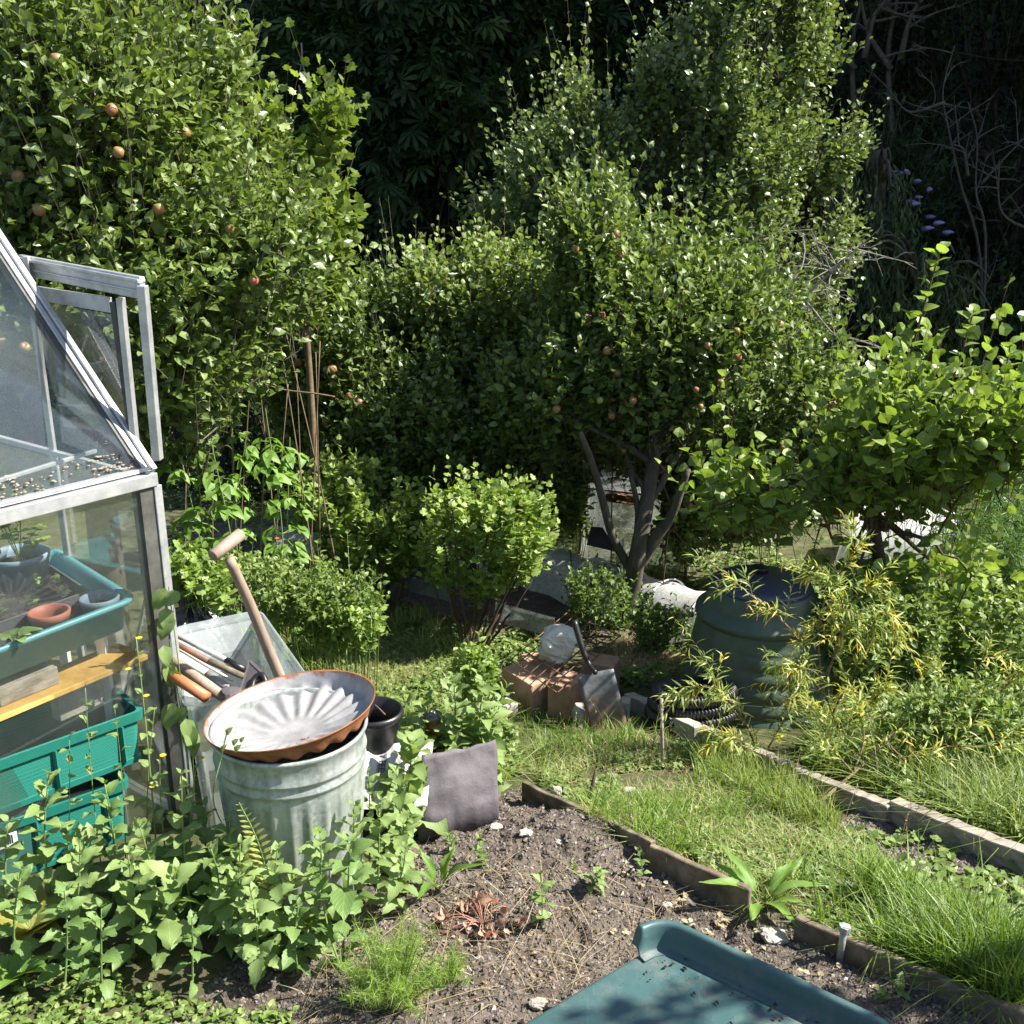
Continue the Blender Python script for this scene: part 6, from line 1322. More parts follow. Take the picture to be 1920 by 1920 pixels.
clump('weed_clump', 'shaded weeds at the right foot of the apple trunk', 'weeds', [(1180, 1120), (1290, 1150), (1300, 1210), (1200, 1210)], 5.9, .2, 120, SIMPLE, .05, M['nettle'], 115)
clump('weed_clump', 'green weeds growing round the netting cage', 'weeds', [(1020, 900), (1090, 900), (1110, 1000), (1080, 1010), (1010, 960)], 7.7, .3, 200, SIMPLE, .055, M['weed'], 116)
clump('weed_clump', 'dense leafy weeds right of the compost bin under the young apple tree', 'weeds', [(1540, 1120), (1640, 1100), (1760, 1120), (1780, 1240), (1700, 1330), (1560, 1330), (1530, 1220)], 4.9, .35, 430, SIMPLE, .065, M['weed'], 117)
clump('weed_clump', 'tangled bright weeds at the right edge above the bleached timber', 'weeds', [(1640, 1340), (1760, 1300), (1940, 1320), (1960, 1520), (1800, 1500), (1700, 1440)], 3.9, .25, 380, SIMPLE, .05, M['weed'], 118)
clump('weed_clump', 'shrubby greenery on the right edge behind the young apple tree', 'weeds', [(1740, 1140), (1960, 1120), (1960, 1330), (1780, 1320)], 5.2, .4, 380, OVAL, .06, M['weed'], 119)
clump('clover_patch', 'low clover-like leaves below the grey stone chunk beside the hearth', 'weeds', [(900, 1350), (960, 1370), (980, 1440), (930, 1440), (880, 1400)], 4.1, .12, 120, ROUND, .03, M['weed'], 120, twl=(.03, .08), nl=4)
# bean canes and runner beans
CANES = [((595, 1000), (512, 560)), ((560, 1020), (600, 640)), ((640, 880), (530, 600)), ((590, 980), (592, 660)), ((520, 930), (480, 660)), ((420, 1040), (470, 700)), ((390, 1085), (400, 820)), ((500, 1050), (540, 720)), ((470, 1050), (500, 760)), ((335, 1040), (350, 800)), ((440, 1010), (430, 740)), ((570, 930), (556, 700))]
R = np.random.default_rng(130)
for k, (a, b) in enumerate(CANES):
    Yb = 5.9 + .12 * (k % 4); pa = P(a[0], a[1], Yb); pa = Vector((pa.x, pa.y, g(pa.x, pa.y) - .05)); pb = P(b[0], b[1], Yb + float(R.uniform(-.2, .2))); m = MB(); c = chain([pa, (pa + pb) / 2 + Vector((float(R.normal(0, .015)), 0, 0)), pb], 5); m.tube(c, [.006, .0035], 6)
    tag(m.build('bean_pole', M['twig'], smooth=True), 'thin brown hazel stick standing among the runner beans', 'bean pole', 'bean poles behind the T-handled tool')
m = MB(); m.tube(chain([P(448, 700, 5.9), P(520, 728, 5.9), P(592, 738, 5.9), P(628, 744, 5.9)], 5), .005, 6); tag(m.build('bean_pole', M['twig'], smooth=True), 'thin level stick tied across the upright bean poles', 'bean pole')
def vine(label, px, Y, seed, n=60, name='runner_bean', top=200, T=HEART, mat='bean_leaf', leaf=.075):
    R = np.random.default_rng(seed); b = gnd(px[0], px[1], Y) + Vector((0, 0, .03)); t = P(px[0] + float(R.normal(10, 12)), px[1] - top, Y); root = thing(name, b, label, 'bean plant'); st = MB(); fo = Foliage(); c = chain([b, (b + t) / 2 + Vector((float(R.normal(0, .05)), 0, 0)), t], 12); st.tube(c, .0035, 5)
    for k in range(n // 2):
        i = int(R.uniform(.02, 1) * (len(c) - 1)); a = R.uniform(0, 6.28); rad = np.array([math.cos(a), math.sin(a), .15]); e = c[i] + rad * R.uniform(.03, .11); st.tube([c[i], e], .0015, 4, cap=False)
        for s in (-1.1, 0, 1.1): d = np.array([math.cos(a + s), math.sin(a + s), -.35]); fo.add(T[int(R.integers(2))], e[None], d[None], (np.array([0, 0, 1.]) + rad * .5 + R.normal(0, .3, 3))[None], leaf * R.uniform(.6, 1.1), R.normal(.6, .16))
    st.build('stem', M['stem'], root); fo.build('leaves', M[mat], root, uv=True, smooth=True); return root
for k, (px, Y, n, top, lb) in enumerate([((345, 1075), 5.2, 48, 170, 'runner bean plant climbing just right of the greenhouse post'), ((400, 1060), 5.2, 50, 190, 'runner bean plant left of the T-handled tool grip'), ((455, 1050), 5.4, 54, 190, 'runner bean plant behind the T-handled tool grip'), ((500, 1040), 5.5, 54, 240, 'tall runner bean plant twining right of the T-handled tool'), ((540, 1040), 5.7, 40, 180, 'runner bean plant nearest the left currant bush'), ((370, 980), 5.9, 40, 150, 'runner bean plant in the back row near the greenhouse'), ((430, 960), 6.0, 40, 160, 'runner bean plant in the back row below the apple branches')]):
    v_ = vine(lb, px, Y, 140 + k, int(n * 1.5), top=top + 40)
    if k in (3, 2): small_flower(v_, P(520 if k == 3 else 447, 1010 if k == 3 else 958, Y - .05), .016, M['orange'], 'flower')
# canes by the trunk
for k, (a, b) in enumerate([((1160, 1170), (1168, 1010)), ((1180, 1168), (1210, 1020)), ((1075, 1155), (1070, 1030)), ((1235, 1170), (1255, 980)), ((1145, 1120), (1148, 880)), ((1068, 1010), (1066, 950))]):
    pa = Pg(*a); m = MB(); m.tube([pa - Vector((0, 0, .04)), P(b[0], b[1], pa.y)], .008 if k < 2 else .005, 6); tag(m.build('cane', M['wire'] if k < 2 else M['darkstem'], smooth=True), ['pale bamboo cane upright in front of the apple trunk', 'pale bamboo cane leaning right across the apple trunk', 'thin dark stick left of the black spade handle top', 'dark knobbly stick left of the compost bin', 'thin dark stem in front of the netting cage', 'short stub of cane left of the netting cage'][k], 'cane')
# ================================================================== willow and fennel
def willow(label, paths, seed, ll=.075, nlv=16, mat='willow_leaf', name='willow_shrub', nb=6, bl=(.08, .24), r=.008, cat='shrub'):
    R = np.random.default_rng(seed); b = Pg(*paths[0][0][:2]); root = thing(name, b, label, cat); st = MB(); fo = Foliage(); S = []; D = []; L = []
    for p in paths:
        pts = [P(*q) if len(q) == 3 else Pg(*q) for q in p]; c = chain(pts, 8); rr_ = r if p is paths[0] else r * .6; st.tube(c, [rr_, rr_ * .6, rr_ * .25], 6)
        for k in range(nb + 2):
            f = R.uniform(.22, 1); i = min(len(c) - 2, int(f * (len(c) - 1))); ax = nrm(c[i + 1] - c[i]); d = nrm(ax * .8 + R.normal(0, .65, 3) + [0, 0, .15]); S.append(c[i]); D.append(d); L.append(R.uniform(*bl))
        for f in np.linspace(.3, .97, 6).tolist(): i = min(len(c) - 2, int(f * (len(c) - 1))); S.append(c[i]); D.append(nrm(c[i + 1] - c[i])); L.append(np.linalg.norm(c[-1] - c[0]) * .09)
    S, D, L = np.array(S), np.array(D), np.array(L); twigs(fo, st, S, D, L, nlv, None, R, T_lance(.06, .4), .36, .12, ll, spread=.75, bare=.05, upn=.7, sr=.0016, vspread=.34, sag=.35)
    st.build('stems', M['twig'], root, smooth=True); fo.build('leaves', M[mat], root)
YW = 4.15
willow('arching yellow green willow shrub with narrow leaves growing in front of the compost bin', [
    [(1600, 1520), (1590, 1420, YW), (1545, 1300, YW), (1490, 1190, YW - .05), (1400, 1110, YW - .1), (1322, 1046, YW - .1)],
    [(1545, 1300, YW), (1535, 1210, YW), (1545, 1130, YW), (1590, 1050, YW), (1610, 1020, YW)], [(1560, 1340, YW), (1610, 1240, YW), (1650, 1150, YW), (1690, 1180, YW)],
    [(1550, 1310, YW), (1500, 1250, YW - .1), (1450, 1250, YW - .1)], [(1545, 1290, YW), (1580, 1160, YW), (1560, 1080, YW), (1520, 1080, YW)], [(1570, 1370, YW), (1620, 1330, YW), (1660, 1290, YW)], [(1540, 1280, YW), (1580, 1200, YW), (1600, 1160, YW)], [(1530, 1210, YW), (1600, 1120, YW), (1640, 1090, YW)]], 150)
willow('smaller willow shoot with drooping narrow leaves just behind the upper edging timber', [
    [(1420, 1490), (1425, 1430, YW - .1), (1400, 1360, YW - .1), (1350, 1290, YW - .1), (1325, 1240, YW - .1)], [(1400, 1360, YW - .1), (1330, 1290, YW - .2), (1270, 1300, YW - .2)], [(1425, 1430, YW - .1), (1470, 1350, YW - .1), (1500, 1300, YW - .1)], [(1425, 1430, YW - .1), (1380, 1390, YW - .2), (1330, 1370, YW - .2)]], 151, nlv=12, nb=6)
willow('spreading willow stems with narrow leaves hanging over the bleached timber at the right', [
    [(1470, 1560), (1600, 1450, 3.6), (1660, 1390, 3.7), (1730, 1330, 3.8), (1830, 1300, 3.9)], [(1600, 1450, 3.6), (1620, 1380, 3.7), (1600, 1290, 3.8)], [(1660, 1390, 3.7), (1700, 1420, 3.6), (1780, 1400, 3.6), (1900, 1400, 3.6)], [(1600, 1450, 3.6), (1560, 1400, 3.7), (1530, 1330, 3.8)]], 152, nlv=12, nb=6)
willow('pale willow shoot with yellow tips in the weeds near the right edge', [[(1860, 1420), (1850, 1330, 4.2), (1830, 1270, 4.2), (1850, 1220, 4.2)], [(1850, 1330, 4.2), (1900, 1270, 4.2), (1940, 1240, 4.2)], [(1850, 1350, 4.2), (1790, 1290, 4.2), (1760, 1260, 4.2)]], 153, nlv=10, nb=6)
def feathery(name, label, base, n, h, seed, mat='fennel', cat='plant', spread=.5, fine=.0016, nseg=10, fl=.05):
    R = np.random.default_rng(seed); root = thing(name, base, label, cat); b = np.array(list(base)); st = MB(); P0 = []; D0 = []; Ls = []
    for k in range(n):
        a = R.uniform(0, 6.28); r_ = R.random() ** .7 * spread; e = b + [math.cos(a) * r_, math.sin(a) * r_, h * R.uniform(.5, 1) * (1 - .3 * (r_ / spread) ** 2)]; s0 = b + [math.cos(a) * r_ * .35, math.sin(a) * r_ * .35, 0]; c = bez(s0, (s0 + e) / 2 + [0, 0, h * .15], e, nseg); st.tube(c, [.0028, .001], 4, cap=False)
        for j in range(2, nseg): 
            for _ in range(9): P0.append(c[j]); D0.append(nrm(R.normal(0, 1, 3) + [0, 0, .4])); Ls.append(fl * R.uniform(.5, 1.2))
    P0, D0, Ls = np.array(P0), np.array(D0), np.array(Ls); fo = Foliage(); T = (np.array([[-.012, 0, 0], [.012, 0, 0], [.008, .6, .03], [-.008, .6, .03], [0, 1, -.05]]), [np.array([[0, 1, 2, 3]]), np.array([[3, 2, 4]])])
    fo.add((T[0] * np.array([fine / .0016 * 1.6, 1, 1]), T[1]), P0, D0, R.normal(0, 1, P0.shape), Ls, R.normal(.5, .2, len(P0)))
    k = len(P0); q = P0 + D0 * Ls[:, None] * .5; fo.add((T[0] * np.array([fine / .0016 * 1.6, 1, 1]), T[1]), q, nrm(D0 + R.normal(0, .7, D0.shape)), R.normal(0, 1, D0.shape), Ls * .6, R.normal(.5, .2, k)); st.build('stems', M['stem'], root); fo.build('leaves', M[mat], root)
feathery('fennel', 'bright feathery fennel-like plant at the bottom edge left of the bare soil', onG(735, 1880), 60, .20, 160, spread=.16, fl=.035)
feathery('fennel', 'small feathery shoot of fennel-like leaves right of the bigger one', onG(845, 1850), 16, .09, 161, spread=.07, fl=.025)
feathery('asparagus_fern', 'tall hazy green feathery plant at the right edge beyond the young apple tree', gnd(1880, 1000, 6.8), 60, .8, 162, 'asparagus', spread=.5, fl=.12, fine=.003)
feathery('asparagus_fern', 'feathery yellowing plant at the right edge below the fleece', gnd(1850, 1150, 5.6), 40, .45, 163, 'asparagus', spread=.35, fl=.08, fine=.002)
feathery('asparagus_fern', 'low feathery growth behind the white fleece at the right', gnd(1900, 930, 8.4), 50, .8, 164, 'asparagus', spread=.7, fl=.12, fine=.003)
# ================================================================== near herbs
HM = (M['herb'], M['stem']); BM = (M['herb_dark'], M['stem'])
H_ = [ # label, base px, tip px, Y shift, pairs, leaf
 ('tall mint-like weed with toothed leaves in front of the barcode label', (105, 1720), (92, 1462), 9, .085, 200),
 ('tall mint-like weed with toothed leaves right of the barcode label', (205, 1720), (196, 1478), 9, .08, 201),
 ('leafy weed with drooping large leaves between the crates and the dustbin', (300, 1760), (262, 1560), 7, .10, 202),
 ('broad-leaved weed with the largest drooping leaf, lower left', (310, 1800), (330, 1640), 5, .12, 203),
 ('leafy mint-like weed standing directly in front of the dustbin', (590, 1690), (592, 1468), 8, .085, 204),
 ('mint-like weed in front of the feed sack, just right of the dustbin', (745, 1650), (742, 1452), 8, .085, 205),
 ('short mint-like weed close to the right edge of the dustbin', (690, 1650), (690, 1460), 7, .06, 206),
 ('large-leaved weed growing left of the soil mound', (640, 1800), (655, 1640), 6, .105, 207),
 ('leafy weed with a tall thin flowering top beside the greenhouse corner', (365, 1740), (340, 1510), 9, .075, 208),
 ('broad leafy weed below the fern shoot in front of the dustbin', (520, 1790), (520, 1650), 6, .085, 209),
 ('big green weed low at the left edge beneath the crates', (30, 1820), (40, 1690), 6, .085, 210),
 ('leafy weed in the shade at the dustbin foot', (430, 1740), (430, 1600), 6, .09, 211),
 ('leafy weed overlapping the lower dustbin from the right', (670, 1720), (665, 1570), 6, .085, 212),
 ('mint-like weed near the bottom left, below the yellowing leaves', (190, 1860), (190, 1760), 5, .07, 213),
]
H_ += [('leafy weed with pale leaves between the yellow flowered weed and the dustbin', (410, 1780), (395, 1650), 6, .09, 214),
 ('weed with broad toothed leaves beneath the barcode label', (140, 1790), (150, 1640), 7, .095, 215), ('dense leafy weed just right of the yellowing rosette', (120, 1850), (120, 1730), 5, .08, 216),
 ('leafy weed at the left edge in front of the lower crate', (20, 1740), (15, 1600), 6, .08, 217), ('weed with folded leaves halfway between the fern and the soil mound', (590, 1760), (600, 1620), 7, .08, 218),
 ('low leafy weed right of the feathery plant', (560, 1830), (560, 1760), 4, .07, 219), ('bushy weed hiding the right foot of the dustbin', (710, 1690), (715, 1560), 7, .08, 220),
 ('drooping weed between the two tallest mint-like weeds on the left', (250, 1800), (240, 1660), 6, .095, 221), ('weed at the bottom edge below the largest drooping leaf', (360, 1860), (360, 1780), 4, .06, 222), ('shaded weed just left of the dustbin foot', (390, 1700), (385, 1570), 7, .085, 223)]
H_ += [('bright leafy weed covering the lower left of the dustbin', (450, 1790), (450, 1640), 8, .085, 224), ('bright leafy weed right below the mint-like weed before the dustbin', (560, 1720), (555, 1590), 8, .085, 225),
 ('leafy weed with cupped leaves left of the feathery plant', (480, 1830), (470, 1730), 6, .075, 226), ('leafy weed leaning over the soil mound from the left', (720, 1720), (760, 1650), 7, .075, 227),
 ('big leafy weed halfway between the crates and the fern', (330, 1720), (325, 1640), 8, .095, 228), ('pale leafy weed in front of the lower green crate', (160, 1720), (150, 1620), 8, .08, 229)]
for lb, b, t, pr_, lf, sd in H_:
    q = onG(*b); t = (t[0], t[1] - (60 if sd > 206 else 10)); herb('leafy_weed', lb, q, P(t[0], t[1], q.y - .02), HM if sd % 3 else (M['herb_dark'], M['stem']), pairs=pr_ + 2, leaf=lf, seed=sd, cat='weed', side=1 if sd in (200, 205, 211, 207, 209) else 0)
for k, (b, t, lb) in enumerate([((760, 1470), (757, 1300), 'leafy mint clump stem behind the feed sack'), ((800, 1470), (800, 1310), 'mint stem hiding the small brown jar'), ((850, 1450), (850, 1270), 'mint stem with a pale oval leaf pair left of the hearth'), ((880, 1430), (905, 1275), 'tallest mint stem beside the clay hearth'), ((830, 1480), (835, 1350), 'mint stem just above the grey sheet'), ((890, 1450), (925, 1340), 'mint stem at the top right corner of the grey sheet'), ((770, 1500), (775, 1390), 'big dark-leaved mint shading the sack and the grey sheet')]):
    q = Pg(*b); yy = 3.42 if k not in (6,) else 3.12; z = g(0, yy); w = P(b[0], b[1], yy); base_ = Vector((w.x, w.y, g(w.x, w.y))); herb('mint_plant', lb, base_, P(t[0], t[1], yy), HM, pairs=12, leaf=.105 if k != 6 else .14, seed=230 + k, cat='mint plant', side=2)
for k, (b, t, lb) in enumerate([((300, 1700), (255, 1195), 'tall thin flowering weed in front of the greenhouse glass'), ((330, 1720), (300, 1415), 'yellow-flowered thin weed against the greenhouse corner'), ((370, 1700), (372, 1420), 'yellow-flowered weed just left of the dustbin')]):
    q = onG(*b); yy = q.y; t_ = P(t[0], t[1], yy + (.05 if k == 0 else 0)); fl = [(P(t[0] + 6, t[1] + 2, yy), .011), (P(t[0] - 14, t[1] + 60, yy), .010), (P(t[0] + 20, t[1] + 110, yy), .010)]
    herb('nipplewort', lb, q, t_, HM, pairs=11, leaf=.055, seed=240 + k, cat='weed', opp=False, r=.0028, flower=fl if k else fl, grow=.75)
for k, (x, y, n, lf, lb) in enumerate([(60, 1760, 9, .11, 'rosette of yellowing broad leaves at the left edge'), (40, 1850, 9, .09, 'bright broad-leaved plant in the bottom left corner')]):
    rosette('broadleaf_weed', lb, onG(x, y, .03), n, lf, HEART, (M['yellow_leaf'] if k == 0 else M['bean_leaf'], M['stem']), 250 + k, 'weed', lift=.9, varb=.35 if k == 0 else .6)
rosette('dock_plant', 'large dock plant with long bright leaves at the end of the second edging board', onG(1425, 1700, .0), 8, .15, DOCK, (M['bean_leaf'], M['stem']), 260, 'weed', lift=1.1, varb=.7)
rosette('dock_plant', 'small dock leaf standing upright at the left foot of the soil mound', onG(822, 1670), 5, .12, DOCK, (M['bean_leaf'], M['stem']), 261, 'weed', lift=2.2, varb=.5)
FE = thing('fern', onG(500, 1700), 'yellow green fern frond in front of the dustbin', 'fern'); fo = Foliage(); st = MB()
for (pts, sc) in (([(505, 1700), (500, 1640), (480, 1570), (448, 1505)], 1), ([(500, 1700), (470, 1640), (455, 1610), (452, 1590)], .6), ([(510, 1700), (540, 1660), (580, 1640)], .6)):
    Yf = 2.42; c = chain([P(a, b, Yf) for a, b in pts], 12); st.tube(c, .002, 5)
    for i in range(3, len(c), 2):
        f = i / len(c); l = .040 * sc * math.sin(math.pi * (f * .85 + .12)) + .006; ax = nrm(c[i] - c[i - 1]); e = nrm(np.cross(ax, [.2, 1, .1]))
        for s in (-1, 1): fo.add(T_lance(.13, .1), c[i][None], (e * s + ax * .5)[None], np.array([[0, -.6, 1.]]), l, .7)
st.build('stem', M['stem'], FE); fo.build('leaflets', M['willow_leaf'], FE)
for k, (b, t, lb) in enumerate([((200, 1700), (160, 1290), 'thin straggly weed in front of the shelf board'), ((235, 1700), (215, 1330), 'thin weed with small leaves in front of the upper green crate'), ((120, 1700), (130, 1380), 'wispy weed against the glass before the green crates'), ((280, 1690), (290, 1330), 'slender leafy weed close to the greenhouse corner post')]):
    q = onG(*b); herb('climbing_weed', lb, q, P(t[0], t[1], q.y + .04), HM, pairs=9, leaf=.045, seed=600 + k, cat='weed', opp=False, r=.002, grow=.3, first=.35)
# seeding grass stems
R = np.random.default_rng(610); fo = Foliage(); st = MB()
for (x, y) in zip(*sample_poly([(900, 1300), (1000, 1290), (1200, 1400), (1500, 1480), (1700, 1640), (1500, 1650), (1000, 1450)], 30, R)):
    q = onG(float(x), float(y)); e = np.array(list(q)) + [R.normal(0, .05), R.normal(0, .03), R.uniform(.14, .32)]; c_ = bez(q, (np.array(list(q)) + e) / 2 + [R.normal(0, .02), 0, .02], e, 7); st.tube(c_, .0009, 3, cap=False)
    for _ in range(10): k_ = R.uniform(.7, 1); fo.add(LANCE, (np.array(list(q)) * (1 - k_) + e * k_)[None], np.array([[R.normal(0, .6), R.normal(0, .6), 1]]), R.normal(0, 1, (1, 3)), .014, R.uniform(.5, 1))
s_ = st.build('grass_stems', M['dry_grass'], None, attr=True); tag(s_, kind='stuff'); tag(fo.build('grass_seedheads', M['dry_grass'], None), kind='stuff')
# climbing bindweed on the greenhouse post
for k, (x, y, lb, nn_) in enumerate([(316, 1140, 'bindweed leaves climbing the greenhouse corner post at tray height', 4), (318, 1240, 'bindweed leaves on the greenhouse post beside the storage box', 4), (352, 1370, 'big heart-shaped leaf hanging left of the dustbin rim', 3), (330, 1310, 'pair of bindweed leaves on the lower greenhouse post', 2)]):
    b = Vector((A.x + .02, A.y - .06, g(A.x, A.y))); Yq = 3.16 if k != 2 else 2.9; t = P(x, y - 40, Yq); root = thing('bindweed', b, lb, 'climber'); st = MB(); c = chain([b, b * .5 + t * .5 + Vector((.02, -.02, 0)), t], 8); st.tube(c, .002, 5); fo = Foliage(); R = np.random.default_rng(270 + k)
    for j in range(nn_): e = np.array(list(P(x + float(R.uniform(-14, 14)), y + float(R.uniform(-35, 35)), Yq - .02))); st.tube([c[-3], e], .0013, 4, cap=False); fo.add(HEART[j % 2], e[None], np.array([[R.normal(.1, .5), -.25, -.75]]), np.array([[.3, -.8, .5]]) + R.normal(0, .25, (1, 3)), .072 * R.uniform(.7, 1.1), R.normal(.6, .12))
    st.build('stem', M['stem'], root); fo.build('leaves', M['herb'], root, uv=True, smooth=True)
b = onG(425, 1560); root = thing('bindweed', b, 'thin shoot with small leaves poking over the front of the fluted dish', 'climber'); st = MB(); c = chain([b, P(400, 1500, 2.5), P(415, 1420, 2.45), P(425, 1375, 2.44)], 8); st.tube(c, .0018, 5); fo = Foliage()
for (x, y, s) in ((424, 1378, .03), (436, 1398, .028), (450, 1392, .022), (415, 1408, .026), (440, 1410, .03)): fo.add(SIMPLE, np.array([list(P(x, y, 2.44))]), np.array([[.4, -.1, .6]]), np.array([[0, -.6, .8]]), s, .7)
st.build('stem', M['stem'], root); fo.build('leaves', M['bean_leaf'], root)
# seedlings and withered plant on the bare soil
for k, (x, y, tx, ty, lf, lb) in enumerate([(1015, 1745, 1012, 1640, .055, 'small potato-like seedling standing on the soil mound'), (1105, 1680, 1125, 1632, .05, 'lone small plant leaning right on the smooth soil'), (1205, 1640, 1195, 1592, .035, 'little pale seedling by the joint of the edging boards'), (905, 1620, 900, 1560, .04, 'trailing small weed on the top left of the soil mound'), (850, 1590, 840, 1560, .035, 'small weed below the grey sheet'), (1690, 1870, 1688, 1832, .035, 'tiny seedling beside the edging board near the bottom right'), (1660, 1880, 1650, 1856, .03, 'pale small weed on the soil right of the green tub'), (1080, 1640, 1075, 1615, .02, 'very small seedling in the middle of the bare soil')]):
    q = onG(x, y); herb('seedling', lb, q, P(tx, ty, q.y), HM, pairs=5, leaf=lf, seed=280 + k, cat='seedling', r=.002, side=1 if k in (1, 3) else 0, Ts=HEART + BIGS[:1])
q = onG(905, 1735); root = thing('withered_plant', q, 'withered red and pink plant collapsed on the soil', 'dead plant'); R = np.random.default_rng(290); st = MB(); fo = Foliage(); b = np.array(list(q))
for k in range(26):
    a = R.uniform(0, 6.28); e = b + [math.cos(a) * R.uniform(.04, .13), math.sin(a) * .07, R.uniform(.0, .05)]; c = bez(b, (b + e) / 2 + [0, 0, .05], e, 6); st.tube(c, .0016, 4, cap=False)
    for _ in range(2): fo.add(BIGS[int(R.integers(4))], e[None], R.normal(0, 1, (1, 3)), R.normal(0, 1, (1, 3)), R.uniform(.02, .045), R.uniform(0, 1))
st.build('stalks', M['dead_stalk'], root); fo.build('leaves', M['dead_leaf'], root)
q = onG(1860, 1440); root = rosette('nasturtium', 'bright round-leaved nasturtium with orange flowers at the right edge', q + Vector((0, 0, .06)), 22, .075, [T_big(.5, 0, 6, .05, .03)], (M['bean_leaf'], M['stem']), 300, 'plant', lift=.8, varb=.75)
for (x, y) in ((1864, 1388), (1890, 1362), (1838, 1392)): small_flower(root, P(x, y, q.y - .1), .022, M['orange'], 'flower', 6)
# white bindweed flowers
for (x, y) in ((955, 498), (823, 548), (850, 515)):
    o = small_flower(bpy.data.objects['climber_shrub'], P(x, y, 7.35), .045, M['white_petal'], 'flower', 7)
# ================================================================== grass and low weeds
R = np.random.default_rng(400)
def scatter(poly, n, R, thr=None, fr=2.0, seed=0):
    x, y = sample_poly(poly, n, R); q = PgN(x, y); q[:, 2] = GD(q[:, 0], q[:, 1])
    if thr is not None: f = fbm(q * fr, 3, seed); q = q[f > thr]
    return q
PATH = [(985, 1440), (1010, 1400), (1180, 1370), (1290, 1395), (1480, 1500), (1600, 1580), (1700, 1680), (1940, 1790), (1960, 1950), (1880, 1915), (1500, 1735), (1400, 1680), (1200, 1590), (1060, 1510)]
q = scatter(PATH, 15000, R, .44, 4.5, 7); tag(blades('path_grass', q, .065, R, M['grass'], .0035, 1.0, .55, .3), kind='stuff')
q = scatter(PATH, 7500, R, .50, 4, 9); tag(blades('path_grass', q, .12, R, M['lush_grass'], .004, .7, .5), kind='stuff')
LUSH = [(1600, 1690), (1650, 1650), (1720, 1720), (1940, 1820), (1960, 1960), (1900, 1930), (1700, 1830), (1560, 1760), (1500, 1720)]
q = scatter(LUSH, 4200, R, .50, 5, 5); tag(blades('tall_grass', q, .19, R, M['lush_grass'], .005, .6, .5, .3), kind='stuff')
LEFTG = [(600, 1200), (700, 1165), (780, 1165), (930, 1230), (945, 1380), (985, 1440), (930, 1480), (860, 1420), (780, 1400), (720, 1340), (620, 1260)]
q = scatter(LEFTG, 12000, R, .47, 4, 3); tag(blades('rough_grass', q, .10, R, M['grass'], .004, 1.1, .6, .3), kind='stuff')
q = scatter([(600, 1215), (760, 1200), (800, 1290), (700, 1310), (620, 1270)], 3500, R); tag(blades('dry_grass', q, .08, R, M['dry_grass'], .003, .8, .5, .25), kind='stuff')
q = scatter([(1150, 1205), (1220, 1190), (1300, 1230), (1290, 1300), (1200, 1290), (1150, 1240)], 2600, R); tag(blades('dry_grass', q, .07, R, M['dry_grass'], .003, 1.4, .55, .25), kind='stuff')
q = scatter([(940, 1330), (1180, 1330), (1200, 1400), (1000, 1440), (930, 1420)], 900, R); tag(blades('rough_grass', q, .07, R, M['lush_grass'], .004, .5, .5), kind='stuff')
RIGHTG = [(1500, 1440), (1560, 1330), (1700, 1200), (1960, 1120), (1960, 1620), (1700, 1520)]
q = scatter(RIGHTG, 10000, R, .38, 3, 15); tag(blades('rough_grass', q, .21, R, M['grass'], .005, 1.0, .32, .28), kind='stuff')
q = scatter([(1830, 900), (1960, 880), (1960, 1180), (1700, 1150), (1640, 1060), (1830, 1040)], 4500, R); tag(blades('rough_grass', q, .25, R, M['lush_grass'], .006, .7, .4), kind='stuff')
q = scatter([(1290, 1400), (1500, 1480), (1580, 1560), (1500, 1560), (1300, 1440)], 1800, R); tag(blades('path_grass', q, .13, R, M['grass'], .004, .5, .5), kind='stuff')
q = scatter([(320, 1100), (560, 1130), (640, 1200), (700, 1330), (600, 1400), (420, 1250)], 4000, R); tag(blades('rough_grass', q, .12, R, M['grass'], .005, .6, .4), kind='stuff')
def cover(name, poly, n, T, ll, mat, seed, h=.04, thr=None, fr=3, varb=.5, nl=6, uv=False):
    R = np.random.default_rng(seed); q = scatter(poly, n, R, thr, fr, seed); fo = Foliage(); m = len(q); hh = R.uniform(.2, 1, m) * h
    for k in range(nl):
        a = R.uniform(0, 6.28, m); d = np.stack([np.cos(a), np.sin(a), R.uniform(-.1, .6, m)], 1); pos = q + np.stack([np.cos(a) * .008, np.sin(a) * .008, hh * (k + .6) / nl], 1); fo.add(T, pos, d, np.tile([[0, 0, 1.]], (m, 1)) + R.normal(0, .3, (m, 3)), ll * R.uniform(.5, 1.2, m), R.normal(varb, .22, m))
    o = fo.build(name, mat, None, uv=uv); return tag(o, kind='stuff')
q = scatter(PATH, 3500, R); tag(blades('dry_grass', q, .045, R, M['dry_grass'], .003, 1.2, .5, .3), kind='stuff')
cover('ground_weeds', PATH, 2600, ROUND, .022, M['weed'], 410, .03, .46)
cover('ground_weeds', LEFTG, 2300, SIMPLE, .042, M['weed'], 411, .07, .45)
q = scatter([(820, 1170), (900, 1200), (880, 1260), (760, 1230), (720, 1180)], 1500, R, .48, 6, 21); tag(blades('tall_grass', q, .20, R, M['grass'], .004, .7, .6, .3), kind='stuff')
cover('ground_weeds', RIGHTG, 1900, SIMPLE, .045, M['weed'], 412, .12, .42)
cover('ground_weeds', [(-40, 1700), (250, 1660), (420, 1620), (620, 1620), (780, 1620), (740, 1740), (620, 1800), (420, 1790), (250, 1800), (-40, 1860)], 620, BIGS[1], .05, M['herb'], 413, .12, .50, uv=True)
cover('ground_weeds', [(-40, 1800), (300, 1790), (520, 1830), (620, 1960), (-40, 1960)], 330, OVAL, .024, M['weed'], 414, .04, .52)
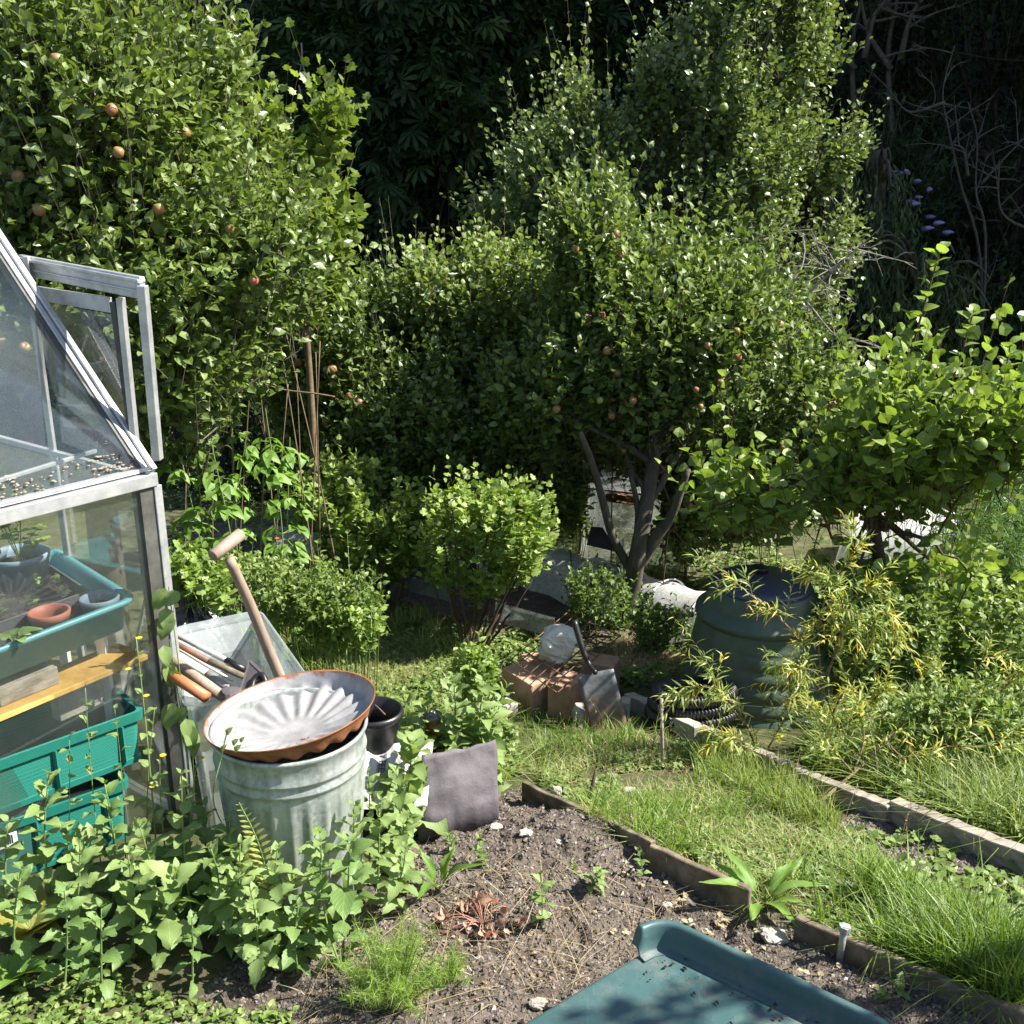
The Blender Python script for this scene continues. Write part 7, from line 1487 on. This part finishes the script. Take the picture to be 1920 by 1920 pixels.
cover('ground_weeds', [(320, 1060), (560, 1060), (760, 1140), (900, 1200), (1100, 1180), (1300, 1220), (1300, 1290), (1160, 1290), (940, 1260), (700, 1260), (560, 1200), (400, 1150)], 2600, SIMPLE, .04, M['weed'], 415, .08, .45)
cover('ground_weeds', [(320, 900), (700, 900), (1100, 960), (1300, 1000), (1600, 1050), (1840, 1060), (1960, 900), (1960, 1150), (1500, 1150), (1300, 1120), (1100, 1080), (700, 1080), (320, 1060)], 3200, SIMPLE, .055, M['weed'], 416, .14, .44)
cover('ground_weeds', [(1570, 1560), (1700, 1560), (1925, 1640), (1925, 1800), (1700, 1700)], 110, LOBED, .035, M['weed'], 417, .04, .54)
cover('dead_leaves', [(1180, 1600), (1430, 1700), (1700, 1880), (1600, 1890), (1300, 1740), (1150, 1650)], 40, OVAL, .022, M['dry_grass'], 418, .008, nl=2, varb=.6)
cover('dead_leaves', [(800, 1600), (1250, 1620), (1300, 1700), (1000, 1900), (500, 1900), (700, 1720)], 150, OVAL, .016, M['dry_grass'], 419, .006, nl=2, varb=.4)
q = scatter([(780, 1600), (1400, 1690), (1250, 1720), (1050, 1900), (500, 1900), (650, 1750)], 380, R); 
tag(blades('straw', q, .05, R, M['dry_grass'], .0022, 3.5, .5, .3), kind='stuff')
# apple branch hanging in from the right, out of frame, that dapples the tub
R = np.random.default_rng(500); cpt = Vector((.62, 2.0, .3)) + SD * 3.6; root = thing('apple_branch', (cpt.x + 1.0, cpt.y + .4, g(cpt.x + 1, cpt.y + .4)), 'apple tree beyond the right edge whose shadow falls on the green tub', 'tree')
fo = Foliage(); br = MB(); bt = np.array([cpt.x + 1.0, cpt.y + .4, g(cpt.x + 1, cpt.y + .4)])
br.tube(chain([bt, bt + [0, 0, 1.4], bt + [-.2, -.05, 2.4]], 5), [.09, .05], 8); S = []; D = []
for k in range(15):
    e = np.array(list(cpt)) + np.array([R.uniform(-.7, .8), R.uniform(-.6, .0), R.uniform(-.3, .3)]); b = bez(bt + [-.2, -.05, 2.3], (bt + [-.2, 0, 2.6] + e) / 2, e, 10); br.tube(b, [.02, .006], 6)
    for _ in range(5): i = int(R.integers(3, 10)); S.append(b[i]); D.append(R.normal(0, 1, 3))
S, D = np.array(S), nrm(np.array(D)); twigs(fo, br, S, D, R.uniform(.12, .3, len(S)), 6, None, R, SIMPLE, leaflen=.075, sr=.003); br.build('branches', M['bark'], root); fo.build('crown', M['apple_leaf'], root)
for o in list(bpy.data.objects):
    if o.type == 'MESH' and o.parent is None and not o.get('category') and not o.get('kind'): print('UNTAGGED', o.name)
